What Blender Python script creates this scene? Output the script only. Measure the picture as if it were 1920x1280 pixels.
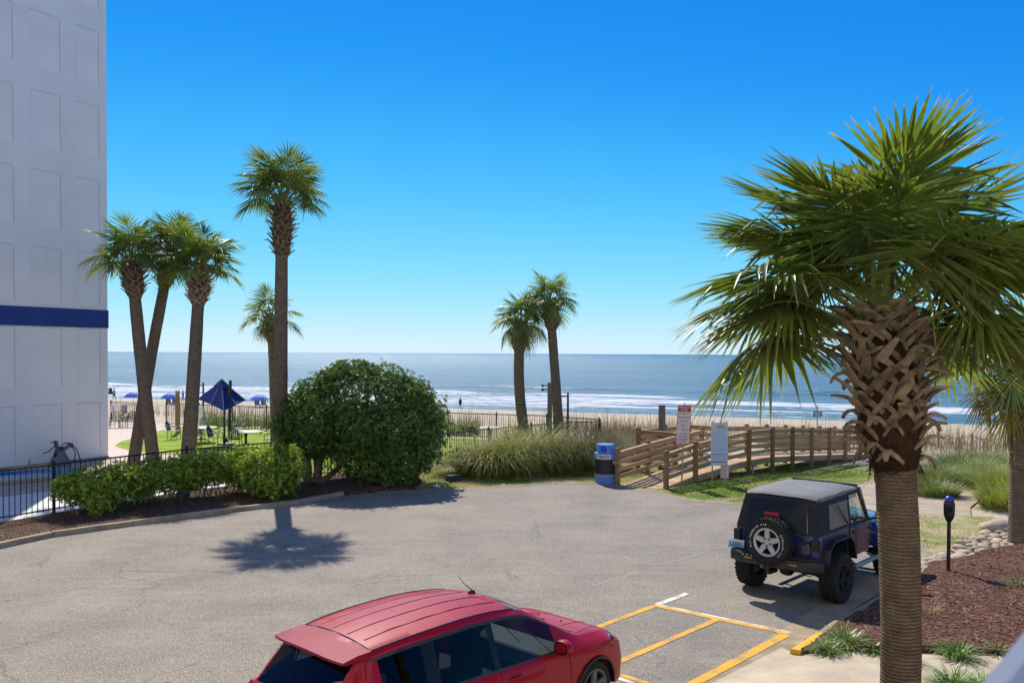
import bpy, bmesh, math, random
from mathutils import Vector, Matrix, Quaternion, noise
from mathutils.geometry import tessellate_polygon

for _o in list(bpy.data.objects):
    bpy.data.objects.remove(_o)
SC = bpy.context.scene
COL = SC.collection
rad = math.radians
R = random.Random(11)

# ------------------------------------------------------------------ camera
F, H, PITCH, ROLL, HY = 1600.0, 4.5, .0196, .0047, 662.6
CY = HY + F * math.tan(PITCH)
_cr, _sr, _cp, _sp = math.cos(ROLL), math.sin(ROLL), math.cos(PITCH), math.sin(PITCH)
C_R = Vector((_cr, _sr * _sp, _sr * _cp))
C_U = Vector((-_sr, _cr * _sp, _cr * _cp))
C_F = Vector((0, _cp, -_sp))
EYE = Vector((0, 0, H))
cd = bpy.data.cameras.new('camera')
cd.sensor_fit = 'HORIZONTAL'
cd.sensor_width = 36
cd.lens = 36 * F / 1920
cd.shift_y = (CY - 640) / 1920
cd.clip_start = .05
cd.clip_end = 80000
cd.dof.use_dof = True
cd.dof.focus_distance = 17
cd.dof.aperture_fstop = 7.1
cam = bpy.data.objects.new('camera', cd)
m3 = Matrix((C_R, C_U, -C_F)).transposed()
cam.matrix_world = Matrix.Translation(EYE) @ m3.to_4x4()
COL.objects.link(cam)
SC.camera = cam

# ------------------------------------------------------------------ sky, sun, exposure
SUN_EL, SUN_AZ = rad(46), math.atan2(-.27, .963)
w = bpy.data.worlds.new('World')
SC.world = w
w.use_nodes = True
nt = w.node_tree
bg = nt.nodes['Background']
sky = nt.nodes.new('ShaderNodeTexSky')
sky.sky_type = 'NISHITA'
sky.sun_disc = False
sky.sun_elevation = SUN_EL
sky.sun_rotation = SUN_AZ
sky.altitude = 0
sky.air_density = .7
sky.dust_density = 0
sky.ozone_density = 8
# the photograph's sky runs from a deep saturated blue to pale cyan: one tone curve over the whole sky
v0 = nt.nodes.new('ShaderNodeVectorMath')
v0.operation = 'SCALE'
v0.inputs['Scale'].default_value = .1
cv = nt.nodes.new('ShaderNodeRGBCurve')
SKY_CURVES = (((0, .012), (.112, .009), (.17, .042), (.25, .11), (.44, .26), (.64, .38), (1, .47)),
              ((0, .05), (.10, .075), (.24, .172), (.35, .295), (.5, .41), (.725, .5), (.87, .53), (1, .56)),
              ((0, .12), (.2, .28), (.34, .42), (.55, .545), (.73, .6), (1, .62)))
for ci, pts in enumerate(SKY_CURVES):
    cc = cv.mapping.curves[ci]
    for i, p in enumerate(pts):
        if i in (0, len(pts) - 1):
            cc.points[0 if i == 0 else -1].location = p
        else:
            cc.points.new(*p)
cv.mapping.extend = 'HORIZONTAL'
cv.mapping.update()
v1 = nt.nodes.new('ShaderNodeVectorMath')
v1.operation = 'SCALE'
v1.inputs['Scale'].default_value = 10
nt.links.new(sky.outputs[0], v0.inputs[0])
nt.links.new(v0.outputs[0], cv.inputs['Color'])
nt.links.new(cv.outputs[0], v1.inputs[0])
nt.links.new(v1.outputs[0], bg.inputs['Color'])
bg.inputs['Strength'].default_value = .1
sl = bpy.data.lights.new('sun', 'SUN')
sl.energy = 3.6
sl.angle = rad(.5)
sl.color = (1, .925, .80)
so = bpy.data.objects.new('sun', sl)
sdir = Vector((math.sin(SUN_AZ) * math.cos(SUN_EL), math.cos(SUN_AZ) * math.cos(SUN_EL), math.sin(SUN_EL)))
so.rotation_euler = (-sdir).to_track_quat('-Z', 'Y').to_euler()
so.location = (0, 0, 60)
COL.objects.link(so)
SC.view_settings.view_transform = 'Standard'
SC.view_settings.look = 'None'
SC.view_settings.gamma = 1
SC.view_settings.use_curve_mapping = False
SC.view_settings.exposure = .73
SC.render.engine = 'CYCLES'
cy = SC.cycles
cy.max_bounces = 6
cy.diffuse_bounces = 3
cy.glossy_bounces = 3
cy.transmission_bounces = 5
cy.transparent_max_bounces = 10
cy.caustics_reflective = False
cy.caustics_refractive = False
cy.sample_clamp_indirect = 4
cy.use_denoising = True


def ray(px, py):
    return C_R * (px - 960) - C_U * (py - CY) + C_F * F


def G(px, py, z=0.0):
    d = ray(px, py)
    return EYE + d * ((z - H) / d.z)


def AY(px, py, Y):
    d = ray(px, py)
    return EYE + d * (Y / d.y)


# ------------------------------------------------------------------ terrain height
def sst(a, b, x):
    t = min(1, max(0, (x - a) / (b - a)))
    return t * t * (3 - 2 * t)


def lerp_tab(tab, x):
    if x <= tab[0][0]:
        return tab[0][1]
    for (x0, y0), (x1, y1) in zip(tab, tab[1:]):
        if x <= x1:
            t = (x - x0) / (x1 - x0)
            return y0 + (y1 - y0) * t
    return tab[-1][1]


PR = [(29, 0), (33.5, -.1), (36, -.3), (44, -.46), (60, -.95), (82, -1.9), (120, -4.0), (150, -5.6), (400, -12)]
PL = [(42, 0), (46, -.2), (60, -.95), (82, -1.9), (120, -4.0), (150, -5.6), (400, -12)]


def shore(x, y):
    return .363 * x + .932 * y


def TH(x, y):
    s = shore(x, y)
    b = sst(3, 7, x)
    z = lerp_tab(PL, s) * (1 - b) + lerp_tab(PR, s) * b
    if 44 < s < 62:
        k = sst(44, 48, s) * (1 - sst(54, 62, s))
        z += k * (.15 + .25 * noise.noise(Vector((x * .16, y * .16, 1))))
    return z


# ------------------------------------------------------------------ materials
def lin(r, g, b):
    f = lambda c: (c / 255 / 12.92) if c <= 10 else ((c / 255 + .055) / 1.055) ** 2.4
    return (f(r), f(g), f(b), 1)


MATS = {}


class NT:
    """small helper around a node tree"""
    def __init__(s, name):
        s.m = bpy.data.materials.new(name)
        s.m.use_nodes = True
        s.t = s.m.node_tree
        s.b = s.t.nodes['Principled BSDF']
        s.out = s.t.nodes['Material Output']
        s.tc = s.t.nodes.new('ShaderNodeTexCoord')

    def n(s, typ, **kw):
        nd = s.t.nodes.new(typ)
        for k, v in kw.items():
            if k in nd.inputs:
                nd.inputs[k].default_value = v
            else:
                setattr(nd, k, v)
        return nd

    def l(s, a, b):
        s.t.links.new(a, b)

    def co(s, stretch=(1, 1, 1), src='Object', rot=(0, 0, 0)):
        mp = s.n('ShaderNodeMapping')
        mp.inputs['Scale'].default_value = stretch
        mp.inputs['Rotation'].default_value = rot
        s.l(s.tc.outputs[src], mp.inputs['Vector'])
        return mp.outputs[0]

    def noise(s, scale, detail=4, rough=.6, vec=None, dist=0):
        nd = s.n('ShaderNodeTexNoise', Scale=scale, Detail=detail, Roughness=rough, Distortion=dist)
        s.l(vec or s.tc.outputs['Object'], nd.inputs['Vector'])
        return nd.outputs['Fac']

    def ramp(s, fac, stops, interp='LINEAR'):
        r = s.n('ShaderNodeValToRGB')
        r.color_ramp.interpolation = interp
        el = r.color_ramp.elements
        while len(el) < len(stops):
            el.new(.5)
        for e, (p, c) in zip(el, stops):
            e.position = p
            e.color = c if len(c) == 4 else (*c, 1)
        s.l(fac, r.inputs[0])
        return r.outputs[0]

    def mix(s, a, b, fac, mode='MIX'):
        m = s.n('ShaderNodeMix', data_type='RGBA', blend_type=mode)
        for v, i in ((fac, 0), (a, 6), (b, 7)):
            if hasattr(v, 'node'):
                s.l(v, m.inputs[i])
            else:
                m.inputs[i].default_value = v
        return m.outputs[2]

    def math(s, op, a, b=0.0, c=0.0):
        m = s.n('ShaderNodeMath', operation=op)
        for i, v in enumerate((a, b, c)):
            if hasattr(v, 'node'):
                s.l(v, m.inputs[i])
            else:
                m.inputs[i].default_value = v
        return m.outputs[0]

    def bump(s, h, strength=.3, dist=.02, prev=None):
        b = s.n('ShaderNodeBump', Strength=strength, Distance=dist)
        s.l(h, b.inputs['Height'])
        if prev:
            s.l(prev, b.inputs['Normal'])
        s.l(b.outputs[0], s.b.inputs['Normal'])
        return b.outputs[0]

    def base(s, c):
        if hasattr(c, 'node'):
            s.l(c, s.b.inputs['Base Color'])
        else:
            s.b.inputs['Base Color'].default_value = c

    def set(s, **kw):
        for k, v in kw.items():
            s.b.inputs[k].default_value = v


def PM(name, c1, c2=None, rough=.6, scale=6, detail=4, bump=0, bscale=40, bdist=.01, metal=0, spec=.5, coat=0,
       stretch=(1, 1, 1), objrand=0, trans=0):
    if name in MATS:
        return MATS[name]
    t = NT(name)
    if c2 is None:
        c2 = tuple(v * .82 for v in c1[:3]) + (1,)
    v = t.co(stretch)
    f = t.noise(scale, detail, .6, v)
    col = t.ramp(f, [(.3, c2), (.7, c1)])
    if objrand:
        oi = t.n('ShaderNodeObjectInfo')
        fac = t.math('MULTIPLY_ADD', oi.outputs['Random'], objrand * 2, 1 - objrand)
        vm = t.n('ShaderNodeVectorMath', operation='SCALE')
        t.l(col, vm.inputs[0])
        t.l(fac, vm.inputs['Scale'])
        col = vm.outputs[0]
    t.base(col)
    t.set(Roughness=rough, Metallic=metal)
    t.b.inputs['Specular IOR Level'].default_value = spec
    t.b.inputs['Coat Weight'].default_value = coat
    if bump:
        t.bump(t.noise(bscale, 5, .65, v), bump, bdist)
    if trans:
        tr = t.n('ShaderNodeBsdfTranslucent')
        if hasattr(col, 'node'):
            t.l(col, tr.inputs['Color'])
        ms = t.n('ShaderNodeMixShader')
        ms.inputs[0].default_value = trans
        t.l(t.b.outputs[0], ms.inputs[1])
        t.l(tr.outputs[0], ms.inputs[2])
        t.l(ms.outputs[0], t.out.inputs[0])
    MATS[name] = t.m
    return t.m


# ------------------------------------------------------------------ mesh builder
class MB:
    def __init__(s):
        s.v = []
        s.f = []
        s.mi = []
        s.uv = []
        s.cur = 0

    def face(s, ids, uv=None):
        s.f.append(tuple(ids))
        s.mi.append(s.cur)
        s.uv.append(uv)

    def add(s, pts, faces, M=None):
        o = len(s.v)
        for p in pts:
            p = Vector(p)
            s.v.append(M @ p if M else p)
        for f in faces:
            s.face([o + i for i in f])
        return o

    def box(s, c, d, M=None, rz=0, taper=1):
        hx, hy, hz = d[0] / 2, d[1] / 2, d[2] / 2
        T = Matrix.Translation(Vector(c)) @ Matrix.Rotation(rz, 4, 'Z')
        if M:
            T = M @ T
        k = taper
        s.add([(-hx, -hy, -hz), (hx, -hy, -hz), (hx, hy, -hz), (-hx, hy, -hz),
               (-hx * k, -hy * k, hz), (hx * k, -hy * k, hz), (hx * k, hy * k, hz), (-hx * k, hy * k, hz)],
              [(3, 2, 1, 0), (4, 5, 6, 7), (0, 1, 5, 4), (1, 2, 6, 5), (2, 3, 7, 6), (3, 0, 4, 7)], T)

    def beam(s, a, b, w, h, up=(0, 0, 1), M=None):
        """rectangular bar from a to b, w across, h along up"""
        a, b = Vector(a), Vector(b)
        d = (b - a).normalized()
        x = d.cross(Vector(up))
        if x.length < 1e-4:
            x = d.cross(Vector((1, 0, 0)))
        x.normalize()
        z = x.cross(d)
        pts = []
        for p in (a, b):
            for sx, sz in ((-1, -1), (1, -1), (1, 1), (-1, 1)):
                pts.append(p + x * (sx * w / 2) + z * (sz * h / 2))
        s.add(pts, [(0, 1, 2, 3), (7, 6, 5, 4), (4, 5, 1, 0), (5, 6, 2, 1), (6, 7, 3, 2), (7, 4, 0, 3)], M)

    def tube(s, path, radii, n=8, cap=True, M=None, jit=None):
        path = [Vector(p) for p in path]
        if not hasattr(radii, '__len__'):
            radii = [radii] * len(path)
        o = len(s.v)
        prevx = None
        for i, p in enumerate(path):
            d = (path[min(i + 1, len(path) - 1)] - path[max(i - 1, 0)]).normalized()
            if prevx is None:
                ref = Vector((1, 0, 0)) if abs(d.x) < .9 else Vector((0, 1, 0))
                x = (ref - d * ref.dot(d)).normalized()
            else:
                x = (prevx - d * prevx.dot(d)).normalized()
            prevx = x
            y = d.cross(x)
            for k in range(n):
                a = 2 * math.pi * k / n
                r = radii[i] * (jit(i, k) if jit else 1)
                q = p + (x * math.cos(a) + y * math.sin(a)) * r
                s.v.append(M @ q if M else q)
        for i in range(len(path) - 1):
            for k in range(n):
                a, b = o + i * n + k, o + i * n + (k + 1) % n
                s.face((a, b, b + n, a + n))
        if cap:
            s.face([o + k for k in range(n)][::-1])
            s.face([o + (len(path) - 1) * n + k for k in range(n)])

    def lathe(s, prof, n=20, M=None, a0=0, a1=2 * math.pi):
        """prof: list of (r,z) turned round Z"""
        o = len(s.v)
        full = abs(a1 - a0 - 2 * math.pi) < 1e-6
        m = n if full else n + 1
        for r, z in prof:
            for k in range(m):
                a = a0 + (a1 - a0) * k / n
                q = Vector((r * math.cos(a), r * math.sin(a), z))
                s.v.append(M @ q if M else q)
        for i in range(len(prof) - 1):
            for k in range(n):
                a, b = o + i * m + k, o + i * m + (k + 1) % m
                s.face((a, b, b + m, a + m))

    def strap(s, pts, wid, thick, nrm, M=None):
        """flat strip through pts with widths wid, thickness thick, face normals nrm"""
        o = len(s.v)
        pts = [Vector(p) for p in pts]
        for i, p in enumerate(pts):
            d = (pts[min(i + 1, len(pts) - 1)] - pts[max(i - 1, 0)]).normalized()
            n = Vector(nrm[i] if isinstance(nrm, list) else nrm)
            n = (n - d * n.dot(d)).normalized()
            x = d.cross(n)
            th = thick[i] if hasattr(thick, '__len__') else thick
            for sx, sz in ((-1, -1), (1, -1), (1, 1), (-1, 1)):
                q = p + x * (sx * wid[i] / 2) + n * (sz * th / 2)
                s.v.append(M @ q if M else q)
        for i in range(len(pts) - 1):
            for k in range(4):
                a, b = o + i * 4 + k, o + i * 4 + (k + 1) % 4
                s.face((a, b, b + 4, a + 4))
        s.face([o, o + 3, o + 2, o + 1])
        e = o + (len(pts) - 1) * 4
        s.face([e, e + 1, e + 2, e + 3])

    def prism(s, poly, z0, z1, M=None):
        n = len(poly)
        o = s.add([(x, y, z0) for x, y in poly] + [(x, y, z1) for x, y in poly], [], M)
        s.face([o + i for i in range(n)][::-1])
        s.face([o + n + i for i in range(n)])
        for i in range(n):
            j = (i + 1) % n
            s.face((o + i, o + j, o + n + j, o + n + i))

    def loft(s, rings, closed=False, caps=False, M=None):
        o = len(s.v)
        n = len(rings[0])
        for r in rings:
            for p in r:
                p = Vector(p)
                s.v.append(M @ p if M else p)
        for i in range(len(rings) - 1):
            for k in range(n if closed else n - 1):
                a, b = o + i * n + k, o + i * n + (k + 1) % n
                s.face((a, b, b + n, a + n))
        if caps:
            s.face([o + k for k in range(n)][::-1])
            s.face([o + (len(rings) - 1) * n + k for k in range(n)])

    def mesh(s, name, mats, smooth=None, bevel=0, fix=True):
        me = bpy.data.meshes.new(name)
        me.from_pydata([tuple(v) for v in s.v], [], s.f)
        if not isinstance(mats, (list, tuple)):
            mats = [mats]
        for m in mats:
            me.materials.append(m)
        if len(mats) > 1:
            me.polygons.foreach_set('material_index', s.mi)
        if any(u is not None for u in s.uv):
            ul = me.uv_layers.new(name='UVMap')
            flat = []
            for f, u in zip(s.f, s.uv):
                for k in range(len(f)):
                    flat.extend(u[k] if u else (0, 0))
            ul.data.foreach_set('uv', flat)
        if fix or bevel:
            bm = bmesh.new()
            bm.from_mesh(me)
            if fix:
                bmesh.ops.recalc_face_normals(bm, faces=bm.faces)
            if bevel:
                es = [e for e in bm.edges if len(e.link_faces) == 2 and e.calc_face_angle(0) > .6]
                bmesh.ops.bevel(bm, geom=es, offset=bevel, segments=1, affect='EDGES', clamp_overlap=True)
            bm.to_mesh(me)
            bm.free()
        if smooth is not None:
            me.polygons.foreach_set('use_smooth', [True] * len(me.polygons))
            if smooth < 180:
                me.set_sharp_from_angle(angle=rad(smooth))
        me.update()
        return me

    def build(s, name, mats, parent=None, smooth=None, bevel=0, fix=True, **kw):
        o = bpy.data.objects.new(name, s.mesh(name, mats, smooth, bevel, fix))
        COL.objects.link(o)
        if parent:
            o.parent = parent
        tag(o, **kw)
        return o


def tag(o, label=None, cat=None, group=None, kind=None):
    if label:
        o['label'] = label
    if cat:
        o['category'] = cat
    if group:
        o['group'] = group
    if kind:
        o['kind'] = kind
    return o


def empty(name, loc, rz=0, label=None, cat=None, group=None, kind=None):
    o = bpy.data.objects.new(name, None)
    o.empty_display_size = .2
    COL.objects.link(o)
    o.location = loc
    o.rotation_euler = (0, 0, rz)
    return tag(o, label, cat, group, kind)


def inst(name, mesh, parent=None, loc=(0, 0, 0), rot=(0, 0, 0), scale=(1, 1, 1), **kw):
    o = bpy.data.objects.new(name, mesh)
    COL.objects.link(o)
    o.location = loc
    o.rotation_euler = rot
    o.scale = scale if hasattr(scale, '__len__') else (scale,) * 3
    if parent:
        o.parent = parent
    tag(o, **kw)
    return o


def copy_tree(o, parent=None):
    c = o.copy()
    COL.objects.link(c)
    if parent:
        c.parent = parent
    for ch in o.children:
        copy_tree(ch, c)
    return c


def text_mb(txt, size, mb=None, M=None, align='CENTER', bold=0.0, extrude=0):
    cu = bpy.data.curves.new('lettering', 'FONT')
    cu.body = txt
    cu.size = size
    cu.align_x = align
    cu.align_y = 'CENTER'
    cu.offset = bold
    cu.extrude = extrude
    cu.resolution_u = 2
    ob = bpy.data.objects.new('lettering', cu)
    me = bpy.data.meshes.new_from_object(ob)
    mb = mb or MB()
    mb.add([v.co for v in me.vertices], [tuple(p.vertices) for p in me.polygons], M)
    bpy.data.objects.remove(ob)
    bpy.data.curves.remove(cu)
    bpy.data.meshes.remove(me)
    return mb


def ragged(poly, step=.35, amp=.07, seed=0, close=True):
    out = []
    n = len(poly)
    for i in range(n if close else n - 1):
        a, b = Vector(poly[i][:2]), Vector(poly[(i + 1) % n][:2])
        L = (b - a).length
        k = max(1, min(300, int(L / step)))
        nn = Vector((-(b - a).y, (b - a).x)) / max(L, 1e-6)
        for j in range(k):
            p = a + (b - a) * (j / k)
            q = noise.noise(Vector((p.x * 1.3, p.y * 1.3, seed))) + .6 * noise.noise(Vector((p.x * 4, p.y * 4, seed + 9)))
            out.append(tuple(p + nn * q * amp * (1 if j else .3)))
    return out


def sheet(name, poly, off, cell, mat, kind='structure', z=None, parent=None, skirt=0, **kw):
    """a ground sheet over a polygon that follows the terrain"""
    poly = [Vector((p[0], p[1], 0)) for p in poly]
    bm = bmesh.new()
    vs = [bm.verts.new(p) for p in poly]
    for t in tessellate_polygon([poly]):
        try:
            bm.faces.new([vs[i] for i in t])
        except ValueError:
            pass
    if cell:
        xs = [p.x for p in poly]
        ys = [p.y for p in poly]
        for ax, lo, hi in ((0, min(xs), max(xs)), (1, min(ys), max(ys))):
            k = math.ceil(lo / cell)
            while k * cell < hi:
                co = Vector((0, 0, 0))
                co[ax] = k * cell
                no = Vector((0, 0, 0))
                no[ax] = 1
                bmesh.ops.bisect_plane(bm, geom=bm.verts[:] + bm.edges[:] + bm.faces[:], plane_co=co, plane_no=no)
                k += 1
    for v in bm.verts:
        v.co.z = (TH(v.co.x, v.co.y) if z is None else (z(v.co.x, v.co.y) if callable(z) else z)) + off
    bmesh.ops.recalc_face_normals(bm, faces=bm.faces)
    for f in bm.faces:
        if f.normal.z < 0:
            f.normal_flip()
    if skirt:
        es = [e for e in bm.edges if len(e.link_faces) == 1]
        r = bmesh.ops.extrude_edge_only(bm, edges=es)
        for v in r['geom']:
            if isinstance(v, bmesh.types.BMVert):
                v.co.z -= skirt
    me = bpy.data.meshes.new(name)
    bm.to_mesh(me)
    bm.free()
    me.materials.append(mat)
    o = bpy.data.objects.new(name, me)
    COL.objects.link(o)
    if parent:
        o.parent = parent
    tag(o, kind=kind if not parent else None, **kw)
    return o


def gp(*pts, z=0.0):
    return [tuple(G(px, py, z)[:2]) for px, py in pts]


def inside(p, poly):
    x, y = p[0], p[1]
    c = False
    j = len(poly) - 1
    for i in range(len(poly)):
        xi, yi = poly[i][0], poly[i][1]
        xj, yj = poly[j][0], poly[j][1]
        if (yi > y) != (yj > y) and x < (xj - xi) * (y - yi) / (yj - yi) + xi:
            c = not c
        j = i
    return c


SD = Vector((.688, .7257, 0))        # the street's direction
SN = Vector((-.7257, .688, 0))       # to its left
HEAD = math.atan2(SD.y, SD.x)
# ================================================================== STRUCTURE: ground, sea, building
# ---- materials of the ground
def m_asphalt():
    t = NT('asphalt')
    f1 = t.noise(42, 4, .8)
    f2 = t.noise(.55, 5, .6)
    f3 = t.noise(9, 4, .6)
    fine = t.ramp(f1, [(.32, lin(86, 80, 73)), (.5, lin(131, 124, 114)), (.66, lin(186, 178, 165))])
    big = t.ramp(f2, [(.3, (.78, .78, .79, 1)), (.62, (1.08, 1.06, 1.02, 1))])
    mid = t.ramp(f3, [(.3, (.9, .9, .9, 1)), (.7, (1.07, 1.07, 1.06, 1))])
    c = t.mix(t.mix(fine, big, 1, 'MULTIPLY'), mid, 1, 'MULTIPLY')
    # long pale streaks along the traffic direction
    v = t.co((.35, 4.5, 1), rot=(0, 0, -HEAD))
    st = t.ramp(t.noise(1.0, 4, .6, v), [(.55, (0, 0, 0, 1)), (.75, (1, 1, 1, 1))])
    c = t.mix(c, lin(166, 158, 146), t.math('MULTIPLY', st, .35))
    # cracks
    vo = t.n('ShaderNodeTexVoronoi', feature='DISTANCE_TO_EDGE', Scale=.33)
    nz = t.n('ShaderNodeTexNoise', Scale=1.6, Detail=5)
    t.l(t.tc.outputs['Object'], nz.inputs['Vector'])
    vm = t.n('ShaderNodeVectorMath', operation='MULTIPLY_ADD')
    t.l(nz.outputs['Color'], vm.inputs[0])
    vm.inputs[1].default_value = (1.1, 1.1, 0)
    t.l(t.tc.outputs['Object'], vm.inputs[2])
    t.l(vm.outputs[0], vo.inputs['Vector'])
    ck = t.ramp(vo.outputs['Distance'], [(.0, (1, 1, 1, 1)), (.009, (0, 0, 0, 1))])
    msk = t.ramp(t.noise(.22, 2, .5), [(.46, (0, 0, 0, 1)), (.56, (1, 1, 1, 1))])
    cf = t.math('MULTIPLY', t.math('MULTIPLY', ck, msk), .5)
    c = t.mix(c, lin(70, 66, 62), cf)
    # oil spots
    sp = t.ramp(t.noise(1.7, 2, .5), [(.7, (0, 0, 0, 1)), (.78, (1, 1, 1, 1))])
    c = t.mix(c, lin(96, 92, 88), t.math('MULTIPLY', sp, .4))
    t.base(c)
    t.set(Roughness=.88)
    t.b.inputs['Specular IOR Level'].default_value = .3
    t.bump(f1, .45, .012)
    return t.m


def m_sand():
    t = NT('sand')
    f = t.noise(.35, 5, .65)
    f2 = t.noise(14, 4, .7)
    c = t.mix(t.ramp(f, [(.3, lin(172, 156, 130)), (.7, lin(197, 181, 153))]),
              t.ramp(f2, [(.3, (.82, .82, .82, 1)), (.7, (1.05, 1.05, 1.05, 1))]), 1, 'MULTIPLY')
    # wet sand near the water: by height of the beach
    sx = t.n('ShaderNodeSeparateXYZ')
    t.l(t.tc.outputs['Object'], sx.inputs[0])
    hz = t.math('ADD', sx.outputs[2], t.math('MULTIPLY', t.noise(.12, 3, .5), .5))
    wet = t.n('ShaderNodeMapRange', interpolation_type='SMOOTHSTEP')
    t.l(hz, wet.inputs[0])
    for i, v in ((1, -3.75), (2, -3.2), (3, 1), (4, 0)):
        wet.inputs[i].default_value = v
    c = t.mix(c, lin(150, 138, 122), wet.outputs[0])
    t.base(c)
    rr = t.math('MULTIPLY_ADD', wet.outputs[0], -.62, .92)
    t.l(rr, t.b.inputs['Roughness'])
    t.bump(t.noise(5, 6, .7), .5, .06)
    return t.m


def m_path():
    t = NT('packed_sand')
    v = t.co((.5, 5, 1), rot=(0, 0, -HEAD))
    tr = t.noise(1.2, 5, .65, v)
    f = t.noise(1.1, 5, .65)
    c = t.mix(t.ramp(f, [(.3, lin(158, 143, 122)), (.7, lin(190, 175, 152))]),
              t.ramp(tr, [(.35, (.78, .77, .75, 1)), (.6, (1.06, 1.05, 1.03, 1))]), 1, 'MULTIPLY')
    t.base(c)
    t.set(Roughness=.95)
    h = t.math('ADD', t.math('MULTIPLY', tr, 1.6), t.noise(22, 4, .7))
    t.bump(h, .6, .05)
    return t.m


def m_grass(name, a, b, dry, amt=.5, sc=.8):
    t = NT(name)
    f = t.noise(30, 4, .75)
    g = t.noise(sc, 5, .62)
    c = t.ramp(f, [(.28, b), (.68, a)])
    c = t.mix(c, dry, t.ramp(g, [(.62 - amt * .4, (0, 0, 0, 1)), (.78 - amt * .25, (1, 1, 1, 1))]))
    t.base(c)
    t.set(Roughness=.9)
    t.b.inputs['Specular IOR Level'].default_value = .15
    t.bump(f, .8, .04)
    return t.m


def m_mulch(name, a, b, c3, sc=26):
    t = NT(name)
    v = t.n('ShaderNodeTexVoronoi', Scale=sc)
    mp = t.co((1, 1.8, 1), rot=(0, 0, .5))
    t.l(mp, v.inputs['Vector'])
    sep = t.n('ShaderNodeSeparateColor')
    t.l(v.outputs['Color'], sep.inputs[0])
    c = t.ramp(sep.outputs[0], [(0, b), (.55, a), (1, c3)])
    g = t.noise(1.2, 4, .6)
    c = t.mix(c, t.ramp(g, [(.3, (.8, .8, .8, 1)), (.7, (1.15, 1.12, 1.1, 1))]), 1, 'MULTIPLY')
    t.base(c)
    t.set(Roughness=.9)
    t.b.inputs['Specular IOR Level'].default_value = .2
    h = t.math('ADD', v.outputs['Distance'], t.noise(60, 3, .7))
    t.bump(h, .9, .04)
    return t.m


def m_concrete(name, a, b, joint=0):
    t = NT(name)
    f = t.noise(1.6, 6, .65)
    f2 = t.noise(60, 3, .7)
    c = t.mix(t.ramp(f, [(.3, b), (.7, a)]), t.ramp(f2, [(.3, (.88, .88, .88, 1)), (.7, (1.06, 1.06, 1.06, 1))]), 1, 'MULTIPLY')
    t.base(c)
    t.set(Roughness=.85)
    t.b.inputs['Specular IOR Level'].default_value = .3
    t.bump(f2, .25, .006)
    return t.m


ASPH, SAND, PATH = m_asphalt(), m_sand(), m_path()
LAWN = m_grass('lawn_grass', lin(122, 158, 22), lin(84, 122, 14), lin(158, 162, 60), .5, .9)
VERGE = m_grass('verge_grass', lin(104, 132, 34), lin(66, 94, 18), lin(162, 148, 100), .62, .55)
BANK = m_grass('bank_grass', lin(116, 142, 40), lin(72, 98, 20), lin(170, 152, 108), .5, .5)
MULCH_L = m_mulch('dark_mulch', lin(92, 68, 54), lin(44, 32, 26), lin(140, 110, 88), 22)
MULCH_R = m_mulch('red_mulch', lin(112, 74, 60), lin(58, 38, 32), lin(160, 118, 98), 30)
CONC = m_concrete('concrete', lin(196, 182, 158), lin(168, 154, 132))
KERB = m_concrete('kerb_concrete', lin(172, 156, 130), lin(128, 112, 90))
DECK_W = m_concrete('white_deck', lin(226, 224, 220), lin(206, 204, 202))
DECK_P = m_concrete('pink_deck', lin(190, 170, 160), lin(168, 150, 140))


def m_worn(name, a, b, wear=.42):
    """road paint rubbed through to the asphalt in spots"""
    t = NT(name)
    n1 = t.noise(3, 4, .6)
    n2 = t.noise(55, 4, .8)
    c = t.ramp(n1, [(.3, b), (.7, a)])
    w_ = t.math('ADD', t.math('MULTIPLY', n1, .5), t.math('MULTIPLY', n2, .75))
    k = t.ramp(w_, [(wear, (1, 1, 1, 1)), (wear + .07, (0, 0, 0, 1))])
    c = t.mix(c, lin(140, 130, 112), k)
    t.base(c)
    t.set(Roughness=.8)
    t.b.inputs['Specular IOR Level'].default_value = .3
    t.bump(n2, .3, .01)
    return t.m


WHITE_P = m_worn('white_road_paint', lin(226, 224, 214), lin(190, 186, 174), .54)
YEL_P = m_worn('yellow_road_paint', lin(232, 172, 46), lin(206, 150, 50), .525)

# ---- terrain
mb = MB()
ys = [-60, -30, -10, 0, 8, 14, 18]
y = 18
while y < 64:
    y += .9
    ys.append(y)
while y < 190:
    y += 2.6
    ys.append(y)
xs = [-260, -200, -150, -110, -80, -60]
x = -60
while x < 70:
    x += 1.0
    xs.append(x)
xs += [80, 95, 115, 140, 180, 260]
rings = []
for y in ys:
    row = []
    for x in xs:
        z = TH(x, y) - .028 + (.05 * noise.noise(Vector((x * .5, y * .5, 3))) if shore(x, y) > 44 else 0)
        row.append((x, y, z))
    rings.append(row)
mb.loft(rings)
mb.build('beach_sand', SAND, kind='structure', smooth=180, fix=False)


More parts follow.
